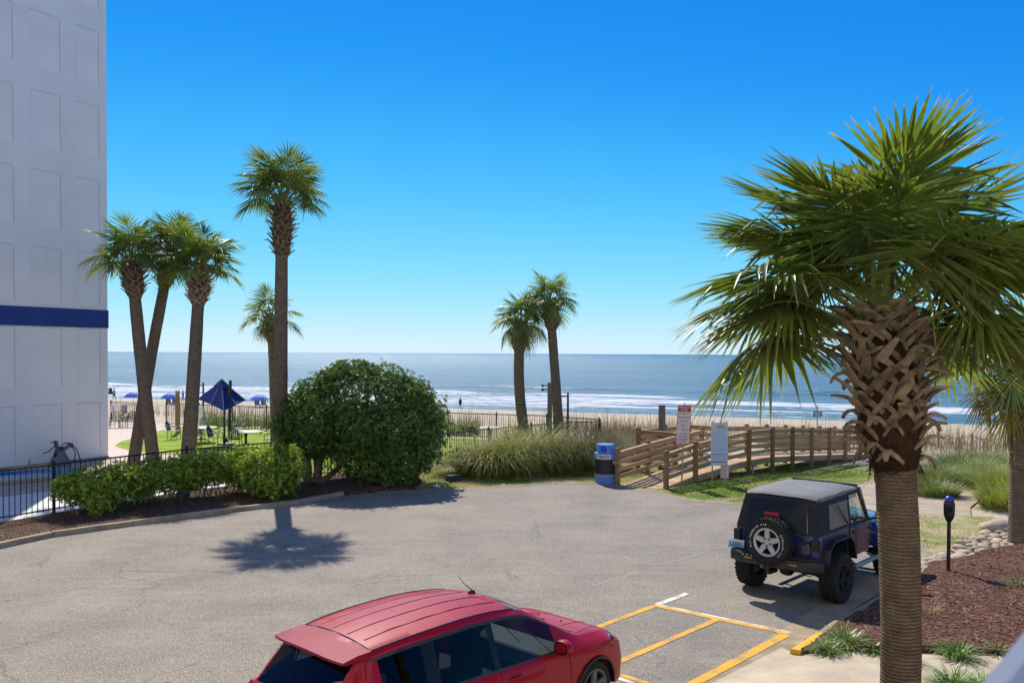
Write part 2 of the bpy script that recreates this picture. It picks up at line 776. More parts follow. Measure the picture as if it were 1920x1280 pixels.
# ---- sea: rows that open towards the horizon; breakers are real ridges near the shore
def m_sea():
    t = NT('sea_water')
    v = t.co((1, 1, 1))
    sx = t.n('ShaderNodeSeparateXYZ')
    t.l(t.tc.outputs['Object'], sx.inputs[0])
    s = sx.outputs[1]
    big = t.noise(.012, 4, .6, t.co((.35, 1.6, 1)))
    c = t.ramp(big, [(.35, lin(38, 84, 106)), (.65, lin(62, 114, 134))])
    near = t.n('ShaderNodeMapRange')
    t.l(s, near.inputs[0])
    for i, q in ((1, 10), (2, 110), (3, 1), (4, 0)):
        near.inputs[i].default_value = q
    c = t.mix(c, lin(84, 128, 140), t.math('MULTIPLY', near.outputs[0], .55))
    far = t.n('ShaderNodeMapRange')
    t.l(s, far.inputs[0])
    for i, q in ((1, 400), (2, 6000), (3, 0), (4, 1)):
        far.inputs[i].default_value = q
    c = t.mix(c, lin(48, 98, 128), t.math('MULTIPLY', far.outputs[0], .6))
    for sc_, st_, lo_, hi_ in ((.03, (.4, 2.2, 1), .86, 1.14), (.22, (.5, 2.0, 1), .84, 1.2), (1.3, (.6, 1.6, 1), .86, 1.16)):
        vv = t.ramp(t.noise(sc_, 4, .65, t.co(st_)), [(.3, (lo_,) * 3 + (1,)), (.7, (hi_,) * 3 + (1,))])
        c = t.mix(c, vv, 1, 'MULTIPLY')  # light and dark streaks: the water's sparkle painted into its colour
    # foam stored on the mesh (height of the swash) broken up with noise
    at = t.n('ShaderNodeAttribute', attribute_name='foam')
    fn = t.noise(.9, 7, .72, t.co((.45, 1.5, 1)))
    fo = t.math('ADD', at.outputs['Fac'], t.math('MULTIPLY_ADD', fn, 2.1, -1.25))
    fm = t.n('ShaderNodeMapRange', interpolation_type='SMOOTHSTEP')
    t.l(fo, fm.inputs[0])
    for i, q in ((1, .2), (2, .62), (3, 0), (4, 1)):
        fm.inputs[i].default_value = q
    # whitecaps
    cap = t.noise(.11, 5, .62, t.co((.8, 2.6, 1)))
    cm = t.n('ShaderNodeMapRange')
    t.l(cap, cm.inputs[0])
    for i, q in ((1, .70), (2, .76), (3, 0), (4, .75)):
        cm.inputs[i].default_value = q
    foam = t.math('MAXIMUM', fm.outputs[0], cm.outputs[0])
    c = t.mix(c, lin(216, 221, 224), foam)
    t.base(c)
    t.l(t.math('MULTIPLY_ADD', foam, .5, .3), t.b.inputs['Roughness'])
    t.b.inputs['IOR'].default_value = 1.33
    h1 = t.noise(.5, 6, .66, t.co((.5, 1.3, 1)))
    h2 = t.noise(.07, 4, .6, t.co((.5, 1.5, 1)))
    t.bump(t.math('ADD', h1, t.math('MULTIPLY', h2, 3)), .95, 1.4)
    t.b.inputs['Specular IOR Level'].default_value = .38
    return t.m


SHORE_ANG = math.atan2(-.363, .932)
sea = MB()
SS = []
s = -6.0
while s < 112:
    SS.append(s)
    s += .6
while s < 60000:
    SS.append(s)
    s *= 1.07 if s < 900 else 1.3
NC = 340
foamv = []
for s in SS:
    half = 130 + max(0, s) * 1.1
    row = []
    for k in range(NC + 1):
        u = (k / NC * 2 - 1) * half
        z = 0
        fo = -.6
        if s < 160:
            wob = 5 * noise.noise(Vector((u * .018, 3.3, 0))) + 1.8 * noise.noise(Vector((u * .07, 1, 5)))
            z += .10 * noise.noise(Vector((u * .05, s * .16, 2)))
            z += .03 * noise.noise(Vector((u * .4, s * .9, 7)))
            # swash sheet
            if s < 4:
                fo = -.25 + .3 * noise.noise(Vector((u * .05, s * .3, 4)))
            for s0, amp, wd, lo, hi, fa in ((2.2 + wob * .4, .07, .8, -400, 400, .8), (7 + wob * .5, .06, .9, -400, 400, .72), (13 + wob * .6, .10, 1.2, -400, 400, .8),
                                            (22 + wob * .6, .30, 2.6, -400, 400, .9), (30 + wob * .8, .35, 4.0, -400, 400, 1.1), (37 + wob, .4, 3.0, -400, 400, .62),
                                            (59 + wob * .5, 1.25, 2.6, 14, 75, 1.15), (100 + wob * .5, 1.2, 3.0, 62, 150, 1.05),
                                            (46 + wob, .3, 4.5, -200, -20, 1.0), (16 + wob, .1, 3.5, -200, -25, .9), (9 + wob, .1, 3.0, -200, -30, .8),
                                            (70 + wob, .5, 3.5, -150, 5, .35), (84 + wob, .45, 4, -20, 90, .1)):
                env = sst(lo, lo + 14, u) * (1 - sst(hi - 14, hi, u))
                env *= .55 + .75 * max(0, min(1, .5 + 1.2 * noise.noise(Vector((u * .035, s0 * .05 + amp * 9, 8)))))
                d = s - s0
                g = math.exp(-(d / wd) ** 2) if d > 0 else math.exp(-(d / (wd * .55)) ** 2)
                z += amp * g * env
                back = math.exp(-((d + wd * .5) / (wd * 1.1)) ** 2) if amp < .5 else (math.exp(-((d + .3) / (wd * .55)) ** 2) * 1.1 + .7 * math.exp(-((d + 5) / 4.5) ** 2))
                fo = max(fo, fa * env * back - .05)
        foamv.append(fo)
        row.append((u, s, z))
    rings = row
    SS_row = row
    o = len(sea.v)
    sea.v.extend(Vector(p) for p in row)
n1 = NC + 1
for i in range(len(SS) - 1):
    for k in range(NC):
        a = i * n1 + k
        sea.face((a, a + 1, a + 1 + n1, a + n1))
so_ = sea.build('sea', m_sea(), kind='structure', smooth=180, fix=False)
at = so_.data.attributes.new('foam', 'FLOAT', 'POINT')
at.data.foreach_set('value', foamv)
so_.rotation_euler = (0, 0, SHORE_ANG)
so_.location = (.363 * 121, .932 * 121, -4.0)

# ---- asphalt lot
kl = [(-23.4, 3.0), (-14.4, 15.9)] + gp((0, 1030), (100, 1008), (250, 987), (400, 966), (560, 946), (645, 930))
far_edge = gp((700, 925), (760, 922), (850, 918), (930, 913), (1000, 908), (1060, 905), (1100, 905), (1160, 913), (1235, 923), (1290, 938),
              (1400, 946), (1500, 950), (1640, 968), (1700, 985))
road = kl + ragged(far_edge, .3, .12, 3, close=False) + [(9.5, 19.3), (4.5, 13.35), (2.68, 11.25), (-3.15, 4.95), (-6, 2.0), (-14, -8), (-34, -8)]
sheet('asphalt_lot', road, .02, 0, ASPH)
dirt = [(p[0] - .05, p[1] - .25) for p in far_edge] + [(p[0] + .02, p[1] + .3) for p in far_edge[::-1]]
sheet('dirt_edge', ragged(dirt, .22, .3, 21), .024, 0, m_grass('edge_dirt', lin(176, 160, 136), lin(140, 126, 104), lin(112, 120, 60), .3, 1.4))
# the lot's older seams: narrow sealed strips that follow the parking bays
SEAM = PM('seam_filler', lin(178, 170, 156), lin(140, 132, 122), .9, 30, 5)
sm = MB()
for a, b in (((180, 1100), (1020, 945)), ((20, 1140), (560, 1040)), ((1080, 1110), (1440, 1000)), ((640, 1100), (760, 1085)), ((420, 960), (640, 940))):
    pa, pb = G(*a), G(*b)
    n = max(2, int((pb - pa).length / .5))
    w = Vector((-(pb - pa).y, (pb - pa).x, 0)).normalized()
    prev = None
    for i in range(n + 1):
        p = pa + (pb - pa) * (i / n) + w * (.09 * noise.noise(Vector((i * .3, a[0], 0))))
        hw = .018 + .018 * abs(noise.noise(Vector((i * .7, a[1], 2))))
        cur = (p + w * hw + Vector((0, 0, .024)), p - w * hw + Vector((0, 0, .024)))
        if prev and noise.noise(Vector((i * .45, a[0] * .1, 6))) > -.12:
            sm.add([prev[0], prev[1], cur[1], cur[0]], [(0, 1, 2, 3)])
        prev = cur
sm.build('asphalt_seam', SEAM, kind='structure')

# ---- verge (grass beyond the lot), bank under the boardwalk, lawn, patio, deck
vp = [(-5.0, 26.9), (-3.4, 26.6), (0, 28.4), (2.5, 28.6), (5, 26.2), (7.0, 24.4), (9.6, 25.6), (11, 27.6), (13, 30.5), (15.3, 33.6), (17.0, 37.6),
      (12.0, 38.5), (8, 36), (4.5, 43.2), (-2.9, 34.7), (-5.6, 31.6), (-7.4, 30)]
sheet('grass_verge', ragged(vp, .3, .22, 5), 0.0, 1.0, VERGE)
bp = gp((1262, 938), (1330, 948), (1420, 940), (1490, 920), (1560, 898), (1610, 880), z=-.1)
bank = bp + [(14.8, 35.4), (11.2, 34.4), (8.3, 31.6), (5.6, 28.9)]
sheet('grass_bank', ragged(bank, .3, .18, 8), .01, .8, BANK)
pth = [(5.9, 25.3), (7.0, 21.4), (8.9, 19.0), (11.5, 21.2), (13.6, 25.2), (19.5, 33.2), (27, 44), (24, 47), (17.4, 38.5), (13.2, 31.4), (10.2, 27.0)]
sheet('sand_path', pth, .012, 1.0, PATH)
lawn = gp((214, 836), (228, 827), (255, 820), (285, 811), (312, 805), (345, 801), (400, 799), (470, 803)) + \
    [(-14.3, 49.3), (-3.4, 45.2), (4.2, 42.7), (-2.9, 34.8), (-5.6, 31.5), (-7.5, 30.1), (-9.0, 28.6)] + \
    gp((430, 862), (360, 856), (290, 850), (240, 844))
sheet('lawn', ragged(lawn, .5, .05, 2), .012, 1.5, LAWN)
PAV = NT('patio_pavers')
br = PAV.n('ShaderNodeTexBrick', Scale=4.2)
PAV.l(PAV.co((1, 1, 1), rot=(0, 0, .35)), br.inputs['Vector'])
for k_, c_ in (('Color1', lin(206, 186, 172)), ('Color2', lin(188, 168, 156)), ('Mortar', lin(160, 146, 134))):
    br.inputs[k_].default_value = c_
br.inputs['Mortar Size'].default_value = .012
PAV.base(br.outputs['Color'])
PAV.set(Roughness=.9)
sheet('patio', [(-34, 58), (-25.6, 54.3), (-14.3, 49.9), (-9, 47), (-9, 30), (-12, 28), (-40, 28)], .006, 0, PAV.m)
deck = [(-13.2, 21.94), (-10.33, 27.06), (-7.5, 30.1), (-9.0, 31.2), (-14.2, 33.6), (-16.9, 35.8), (-26.9, 18.9), (-17.0, 15.5)]
sheet('pool_deck', deck, .03, 0, DECK_P)
dw = gp((0, 934), (95, 922), (200, 912), (330, 904), (430, 897)) + [(-8.3, 29.2), (-10.35, 27.1), (-13.25, 22.0), (-15.6, 18.0), (-17.9, 19.3)]
sheet('pool_deck_white_band', dw, .036, 0, DECK_W)

# ---- left mulch strip and kerb
fl = [(-17.0, 15.2), (-13.2, 21.94), (-12.0, 24.1), (-10.33, 27.06), (-8.9, 28.7), (-7.5, 30.05), (-5.6, 31.4), (-3.9, 33.0)]
ml = [(-14.3, 15.9)] + gp((0, 1030), (100, 1008), (250, 987), (400, 966), (560, 946), (645, 930))
sheet('mulch_bed', ragged([(x - .085, y + .08) for x, y in ml] + gp((700, 923), (775, 918), (790, 905)) + fl[::-1], .4, .03, 4), .09, .6, MULCH_L,
      z=lambda x, y: .03 * noise.noise(Vector((x * 1.5, y * 1.5, 0))), skirt=.12)
kmb = [Vector((*p, 0)) for p in ml]
kroot = empty('kerb', kmb[0], 0, kind='structure')
L = 0
acc = [kmb[0]]
joint = .012
for a, b in zip(kmb, kmb[1:]):
    n = max(1, round((b - a).length / 2.6))
    for i in range(n):
        p, q = a + (b - a) * (i / n), a + (b - a) * ((i + 1) / n)
        d = (q - p).normalized()
        m_ = MB()
        w_ = .17 + R.uniform(-.01, .01)
        nrm = Vector((-d.y, d.x, 0))
        c0 = p + d * joint + nrm * .085
        c1 = q - d * joint * .2 + nrm * .085
        prof = [(-.09, -.05), (-.075, .125), (-.055, .145), (.07, .145 + R.uniform(-.006, .004)), (.085, .13), (.085, -.05)]
        rings = []
        k = 5
        for j in range(k + 1):
            c = c0 + (c1 - c0) * (j / k)
            dz = R.uniform(-.004, .004)
            rings.append([c + nrm * (u + R.uniform(-.003, .003)) + Vector((0, 0, v + dz)) - kmb[0] for u, v in prof])
        m_.loft(rings, closed=True, caps=True)
        m_.build('kerb_stone', KERB, kroot, smooth=40)

# ---- right side: gutter, kerb, mulch bed, walk
gut = [(9.15, 19.6), (8.0, 18.2), (4.15, 13.5), (2.55, 11.55), (-3.4, 5.2), (-3.0, 4.8), (2.85, 11.25), (4.75, 13.4), (5.15, 13.95), (9.6, 19.0)]
sheet('gutter', gut, .026, 0, KERB)
walk = [(2.66, 11.46), (4.16, 12.98), (4.26, 12.56), (5.4, 12.52), (7.2, 12.36), (12.5, 12.3), (12.5, 10.9), (7, 10.9), (4.6, 10.6), (2.2, 8.4), (-1.4, 6.0), (-2.9, 5.2)]
sheet('sidewalk', walk, .03, .8, CONC, z=lambda x, y: .10 * sst(.1, .9, (x * .7257 - y * .688) - (2.66 * .7257 - 11.46 * .688)), skirt=.1)
mr = [(4.3, 12.6), (4.98, 13.38), (5.35, 13.9), (6.9, 15.5), (8.2, 17.1), (8.75, 17.9), (9.6, 18.3), (11.0, 19.2), (12.0, 19.6), (14.8, 20.2), (15, 12.6), (7.2, 12.42)]


def mulch_z(x, y):
    return .1 + .05 * noise.noise(Vector((x * .9, y * .9, 0))) + .12 * sst(0, 3, (x * .7257 - y * .688) + 7.0)


sheet('mulch_bed', ragged(mr, .3, .06, 6), 0, .4, MULCH_R, z=mulch_z, skirt=.2)
near = [(6.4, 10.9), (12.5, 10.9), (12.5, 3), (0, 2), (-2, 4.6), (2.4, 8.2), (4.6, 10.5)]
sheet('planting_strip', near, .1, 0, MULCH_R, z=0)
kr = empty('kerb', (4.3, 12.65, 0), 0, kind='structure')
kpts = [Vector((4.17, 12.62, 0)), Vector((4.86, 13.42, 0)), Vector((5.2, 13.85, 0)), Vector((6.95, 15.72, 0)), Vector((8.1, 17.1, 0)), Vector((8.6, 17.8, 0))]
for i, (a, b) in enumerate(zip(kpts, kpts[1:])):
    d = (b - a).normalized()
    nrm = Vector((d.y, -d.x, 0))
    rings = []
    for j in range(6):
        c = a + (b - a) * (j / 5 * .994) + nrm * .07 - Vector((4.3, 12.65, 0))
        rings.append([c + nrm * u + Vector((0, 0, v)) for u, v in ((-.1, -.05), (-.08, .11), (-.06, .135), (.07, .14), (.075, -.05))])
    m_ = MB()
    m_.loft(rings, closed=True, caps=True)
    o_ = m_.build('kerb_stone', PM('kerb_yellow_paint', lin(236, 178, 30), lin(206, 150, 30), .7, 14, 6) if i == 0 else KERB, kr, smooth=40)
    if i == 0:
        o_['label'] = 'kerb stone painted yellow'


# ---- painted parking lines
def line(name, a, b, wd, mat, z):
    a, b = Vector((*a[:2], 0)), Vector((*b[:2], 0))
    d = (b - a).normalized()
    n = Vector((-d.y, d.x, 0)) * wd / 2
    sheet(name, ragged([a - n, b - n, b + n, a + n], .12, .006, 3), z, 0, mat, z=0)


A_, B_ = G(1228, 1137), G(1478, 1190)
line('yellow_line', A_, A_ - SD * 4.2, .12, YEL_P, .026)
line('yellow_line', A_, B_, .12, YEL_P, .0265)
line('white_line', A_ + SD * .09 + SN * .03, B_ + SD * .095, .06, WHITE_P, .0265)
line('white_line', A_ + SD * .05, A_ + SD * 1.08, .12, WHITE_P, .0275)
mid_ = A_ + (B_ - A_) * .50
line('yellow_line', mid_, mid_ - SD * 3.6, .12, YEL_P, .027)
ye = B_ - SD * .12
line('yellow_line', ye, G(1310, 1280) - SD * .6, .16, YEL_P, .0325)
C1_ = G(1165, 1268)
line('yellow_line', C1_, C1_ - SN * 1.1, .10, YEL_P, .027)
line('white_line', C1_ - SD * .12, C1_ - SD * .12 - SN * 1.1, .09, WHITE_P, .027)

# ---- hotel building
WALL = NT('white_stucco')
f_ = WALL.noise(.35, 5, .6)
f2_ = WALL.noise(1.2, 4, .6, WALL.co((6, 6, .35)))
c_ = WALL.mix(WALL.ramp(f_, [(.3, lin(230, 229, 226)), (.7, lin(242, 241, 238))]), WALL.ramp(f2_, [(.3, (.975, .975, .975, 1)), (.7, (1.01, 1.01, 1.01, 1))]), 1, 'MULTIPLY')
WALL.base(c_)
WALL.set(Roughness=.85)
WALL.bump(WALL.noise(45, 4, .6), .18, .006)
STAIN = PM('stained_sealant', lin(214, 204, 176), lin(196, 190, 176), .8, 3)
BLUE_B = PM('blue_band_paint', lin(30, 62, 140), lin(26, 54, 126), .6, 2)
WE = Vector((-16.94, 35.75, 0))
wd_ = Vector((-.508, -.861, 0)).normalized()
wang = math.atan2(wd_.y, wd_.x)
hotel = empty('hotel_building', WE, wang, 'tall white stucco hotel block with one blue band and blind wall panels', 'building')
# local x runs along the wall towards the camera, local -y is into the building (wall faces +y)
mb = MB()
mb.box((10, -9, 14.5), (20, 18, 29.6))
mb.build('wall', WALL.m, hotel)
mb = MB()
mb.box((10, .016, 5.85), (20.06, .03, .74))
mb.box((-.016, -9, 5.85), (.03, 18.0, .74))
mb.build('blue_band', BLUE_B, hotel)
mb = MB()
mb.box((10, .02, .055), (20.02, .1, .15))
mb.build('plinth', KERB, hotel)
pm_ = {}
for top in (26.8, 23.75, 20.7, 17.63, 14.58, 11.52, 8.54, 5.42, 2.38):
    for s0, s1 in ((.37, 1.34), (2.03, 3.2), (3.88, 5.05), (5.75, 6.9), (7.6, 8.8), (9.5, 10.7), (11.4, 12.6)):
        w_ = s1 - s0
        h_ = 2.15
        if top < 6:
            h_ = 2.3 if top > 5 else 2.1
        key = (round(w_, 2), h_)
        if key not in pm_:
            a = MB()
            a.box((0, .006, 0), (w_, .012, h_))
            pm_[key] = a.mesh('wall_panel', WALL.m, bevel=.004)
            t_ = MB()
            t_.box((0, .008, h_ / 2 + .011), (w_ + .04, .017, .018))
            t_.box((-w_ / 2 - .011, .008, -.012), (.016, .017, h_ - .03))
            pm_[key] = (pm_[key], t_.mesh('panel_trim', STAIN))
        p_ = inst('wall_panel', pm_[key][0], hotel, ((s0 + s1) / 2, 0, top - h_ / 2))
        inst('panel_trim', pm_[key][1], p_)

# ---- the hotel the photograph is taken from: unseen, added so its sunlit front bounces fill into the shadows
own = empty('hotel_building', (-6, -2.4, 0), 0, 'unseen pale stucco hotel block, added for bounce light, with balconies that the photograph is taken from', 'building')
mb = MB()
mb.box((0, -6, 13), (62, 12, 26))
mb.build('wall', WALL.m, own)
WIN_D = PM('balcony_glass', lin(40, 50, 60), None, .08, spec=.6)
wm = MB()
wm.box((0, .02, 0), (2.6, .05, 2.1))
wm = wm.mesh('balcony_window', WIN_D)
for st_ in range(8):
    for k in range(10):
        inst('balcony_window', wm, own, (-27 + k * 6, 0, 1.25 + st_ * 3.05))
mb = MB()
mb.box((6, 1.3, 2.93), (6, 2.6, .2))
mb.build('balcony_slab', WALL.m, own)
# ================================================================== PALMS
def m_palmleaf(name, a, b, tip, gloss=.42):
    t = NT(name)
    oi = t.n('ShaderNodeObjectInfo')
    f = t.noise(2.2, 3, .6)
    c = t.ramp(f, [(.3, b), (.7, a)])
    f3 = t.noise(40, 2, .5, t.co((1, 1, 1)))
    c = t.mix(c, t.ramp(f3, [(.3, (.8, .82, .75, 1)), (.7, (1.15, 1.15, 1.1, 1))]), 1, 'MULTIPLY')
    vm = t.n('ShaderNodeVectorMath', operation='SCALE')
    t.l(c, vm.inputs[0])
    t.l(t.math('MULTIPLY_ADD', oi.outputs['Random'], .5, .75), vm.inputs['Scale'])
    uvs = t.n('ShaderNodeSeparateXYZ')
    t.l(t.tc.outputs['UV'], uvs.inputs[0])
    tp = t.n('ShaderNodeMapRange')
    t.l(t.math('ADD', uvs.outputs[1], t.math('MULTIPLY', f, .25)), tp.inputs[0])
    for i, q in ((1, .98), (2, 1.13), (3, 0), (4, .85)):
        tp.inputs[i].default_value = q
    c = t.mix(vm.outputs[0], tip, tp.outputs[0])
    t.base(c)
    t.set(Roughness=gloss)
    t.b.inputs['Specular IOR Level'].default_value = .55
    tr = t.n('ShaderNodeBsdfTranslucent')
    vm2 = t.n('ShaderNodeVectorMath', operation='MULTIPLY')
    t.l(c, vm2.inputs[0])
    vm2.inputs[1].default_value = (1.9, 1.8, .8)
    t.l(vm2.outputs[0], tr.inputs['Color'])
    ms = t.n('ShaderNodeMixShader')
    ms.inputs[0].default_value = .32
    t.l(t.b.outputs[0], ms.inputs[1])
    t.l(tr.outputs[0], ms.inputs[2])
    t.l(ms.outputs[0], t.out.inputs[0])
    return t.m


PL_G = m_palmleaf('palm_leaf', lin(124, 140, 68), lin(70, 94, 44), lin(168, 150, 100))
PL_Y = m_palmleaf('old_palm_leaf', lin(146, 136, 72), lin(104, 104, 50), lin(176, 148, 102), .5)
PET = PM('palm_petiole', lin(128, 138, 62), lin(96, 104, 44), .45, 5)


def m_bark(name, a, b, c3, rings=24):
    t = NT(name)
    v = t.co((1, 1, 1))
    nz = t.noise(7, 5, .65)
    w_ = t.n('ShaderNodeTexWave', wave_type='BANDS', bands_direction='Z', Scale=rings / 6.28, Distortion=3.2, Detail=3)
    w_.inputs['Detail Scale'].default_value = 1.6
    t.l(v, w_.inputs['Vector'])
    fib = t.noise(30, 4, .7, t.co((3, 3, .35)))
    c = t.mix(t.ramp(nz, [(.3, b), (.7, a)]), c3, t.ramp(w_.outputs['Fac'], [(.0, (.55, .55, .55, 1)), (.35, (0, 0, 0, 1))]))
    c = t.mix(c, t.ramp(fib, [(.3, (.78, .76, .74, 1)), (.7, (1.12, 1.12, 1.12, 1))]), 1, 'MULTIPLY')
    t.base(c)
    t.set(Roughness=.92)
    t.b.inputs['Specular IOR Level'].default_value = .15
    t.bump(t.math('ADD', w_.outputs['Fac'], t.math('MULTIPLY', fib, .9)), .7, .03)
    return t.m


BARK = m_bark('palm_bark', lin(140, 122, 100), lin(104, 88, 70), lin(84, 70, 56), 62)
BARK_F = m_bark('grey_palm_bark', lin(146, 130, 110), lin(112, 98, 82), lin(92, 80, 68), 30)
BOOT = PM('palm_boot', lin(158, 138, 114), lin(102, 84, 66), .85, 7, 5, .5, 30, .02, stretch=(1, 1, .6), objrand=.3, spec=.2)
BOOTF = PM('palm_boot_grey', lin(160, 138, 114), lin(118, 98, 78), .88, 9, 5, .5, 30, .02, objrand=.25, spec=.2)
FIB = PM('palm_fibre', lin(84, 62, 44), lin(48, 36, 28), .95, 12, 6, .9, 40, .04, stretch=(3, 3, .6), spec=.1)


FIBF = PM('grey_palm_fibre', lin(116, 100, 82), lin(76, 64, 52), .95, 12, 6, .9, 40, .04, stretch=(3, 3, .6), spec=.1)


def frond(el, L, petL, seed, nl=42, seg=5, droop=1.0, spread=132, stiff=.5):
    """one costapalmate fan leaf, growing from the origin at elevation el in the +Y/Z plane"""
    rr = random.Random(seed)
    mb = MB()
    # petiole
    p = Vector((0, 0, 0))
    e = el
    pts = [p.copy()]
    n = 6
    for i in range(n):
        p = p + Vector((0, math.cos(e), math.sin(e))) * petL / n
        e -= (.018 + .028 * droop) * (1 + .5 * math.cos(el))
        pts.append(p.copy())
    nr = [Vector((0, -math.sin(e), math.cos(e)))] * len(pts)
    mb.cur = 1
    mb.strap(pts, [.055 - .035 * i / n for i in range(n + 1)], [.035 - .02 * i / n for i in range(n + 1)], nr)
    # costa through the blade
    cl = L * .42
    cp = [p.copy()]
    ce = [e]
    m = 6
    for i in range(m):
        e -= (.075 + .085 * droop)
        p = p + Vector((0, math.cos(e), math.sin(e))) * cl / m
        cp.append(p.copy())
        ce.append(e)
    mb.strap(cp, [.022 - .018 * i / m for i in range(m + 1)], .012, [Vector((0, -math.sin(q), math.cos(q))) for q in ce])
    mb.cur = 0
    fold = rr.uniform(.15, .4)
    for k in range(nl):
        u = (k + .5) / nl * 2 - 1
        th = u * rad(spread) + rr.uniform(-.03, .03)
        ct = max(0, math.cos(th))
        sp = ct ** 1.4 * .85 * m
        i0 = min(m - 1, int(sp))
        f = sp - i0
        b0 = cp[i0].lerp(cp[i0 + 1], f)
        ee = ce[i0] * (1 - f) + ce[i0 + 1] * f
        T = Vector((0, math.cos(ee), math.sin(ee)))
        N = Vector((0, -math.sin(ee), math.cos(ee)))
        X = Vector((1, 0, 0))
        lift = -fold * abs(math.sin(th)) + rr.uniform(-.06, .06)
        d = (T * math.cos(th) + X * math.sin(th) + N * lift).normalized()
        ll = L * (.66 + .34 * math.cos(th * .55)) * rr.uniform(.88, 1.06) * (1 - .36 * ct)
        dth = 2 * rad(spread) / nl
        side = d.cross(N).normalized()
        nn = side.cross(d).normalized()
        g = droop * stiff * rr.uniform(.6, 1.4)
        bend = rr.uniform(-.05, .05)
        kink = rr.uniform(.25, .9) if rr.random() < .16 + .05 * droop else 0
        twist = rr.uniform(-.5, .5)
        rows = []
        for j in range(seg + 1):
            q = j / seg
            r = ll * q
            pos = b0 + d * r + side * (bend * q * q * ll)
            dr = g * ll * max(0, q - .25) ** 2 * .9 + kink * ll * max(0, q - .55) * .8
            pos = pos + Vector((0, 0, -dr)) - d * (dr * .35 * max(0, 1 - abs(d.z)))
            hw = min(.5 * r * dth * 1.12 + .004, .021 * (L / 1.1)) if q < .5 else .021 * (L / 1.1) * (1 - (q - .5) / .5) ** .8 + .0012
            vee = hw * .75
            rows.append((pos - side * hw, pos - nn * vee * (.9 if q < .6 else .5), pos + side * hw, q))
        o = len(mb.v)
        for a, b, c, q in rows:
            mb.v += [a, b, c]
        for j in range(seg):
            q0, q1 = rows[j][3], rows[j + 1][3]
            for h in (0, 1):
                i = o + j * 3 + h
                mb.face((i, i + 1, i + 4, i + 3), ((h * .5, q0), (h * .5 + .5, q0), (h * .5 + .5, q1), (h * .5, q1)))
    return mb


ELS = (84, 72, 58, 44, 30, 16, 2, -14, -32)
FR_NEAR, FR_FAR = {}, {}
for i, e_ in enumerate(ELS):
    for v_ in range(2):
        dr = .25 + i * .11
        a = frond(rad(e_), 1.2, .82 + .12 * (i < 6), 100 + i * 7 + v_, 58, 6, dr, 128 + v_ * 12, .13 + .022 * i)
        FR_NEAR[(i, v_)] = a.mesh('frond', [PL_G if i < 7 else PL_Y, PET], smooth=60, fix=False)
        a = frond(rad(e_), 1.06, .78, 300 + i * 7 + v_, 34, 4, dr, 128 + v_ * 14, .16 + .045 * i)
        FR_FAR[(i, v_)] = a.mesh('frond', [PL_G if i < 7 else PL_Y, PET], smooth=60, fix=False)


def path_at(path, z):
    for a, b in zip(path, path[1:]):
        if z <= b.z:
            t = (z - a.z) / max(1e-6, b.z - a.z)
            return a.lerp(b, t)
    return path[-1]


def boot_mb(mb, c, ang, z, r, L, out, curl, wd, rr, M=None, lat=0):
    """an old leaf base: two crossing legs that join into a cut stub leaning out from the trunk"""
    ra = Vector((math.cos(ang), math.sin(ang), 0))
    ta = Vector((-math.sin(ang), math.cos(ang), 0))
    up = Vector((0, 0, 1))
    base = c + up * z
    jn = base + ra * (r + .035) + up * L * .3
    for sg in (-1, 1):
        a2 = ang + sg * wd * 1.5 / max(r, .05)
        r2 = Vector((math.cos(a2), math.sin(a2), 0))
        mb.strap([base + r2 * (r - .01) - up * L * .12, (base + r2 * (r + .02) + jn) * .5, jn + ta * sg * wd * .22],
                 [wd * .42, wd * .5, wd * .5], .022, [r2, (r2 + ra).normalized(), ra], M)
    p = jn
    pts, ws, ns, ths = [p - up * L * .05], [wd * .95], [ra], [.03]
    an = math.atan2(1, out)
    for i in range(4):
        an -= curl / 4
        p = p + (ra * math.cos(an) + up * math.sin(an) + ta * lat).normalized() * L * .8 / 4
        pts.append(p)
        ws.append(wd * (.95 - .14 * (i + 1)))
        ths.append(.03 - .003 * i)
        ns.append((ra * math.sin(an) - up * math.cos(an)) * 1.0)
    mb.strap(pts, ws, ths, ns, M)


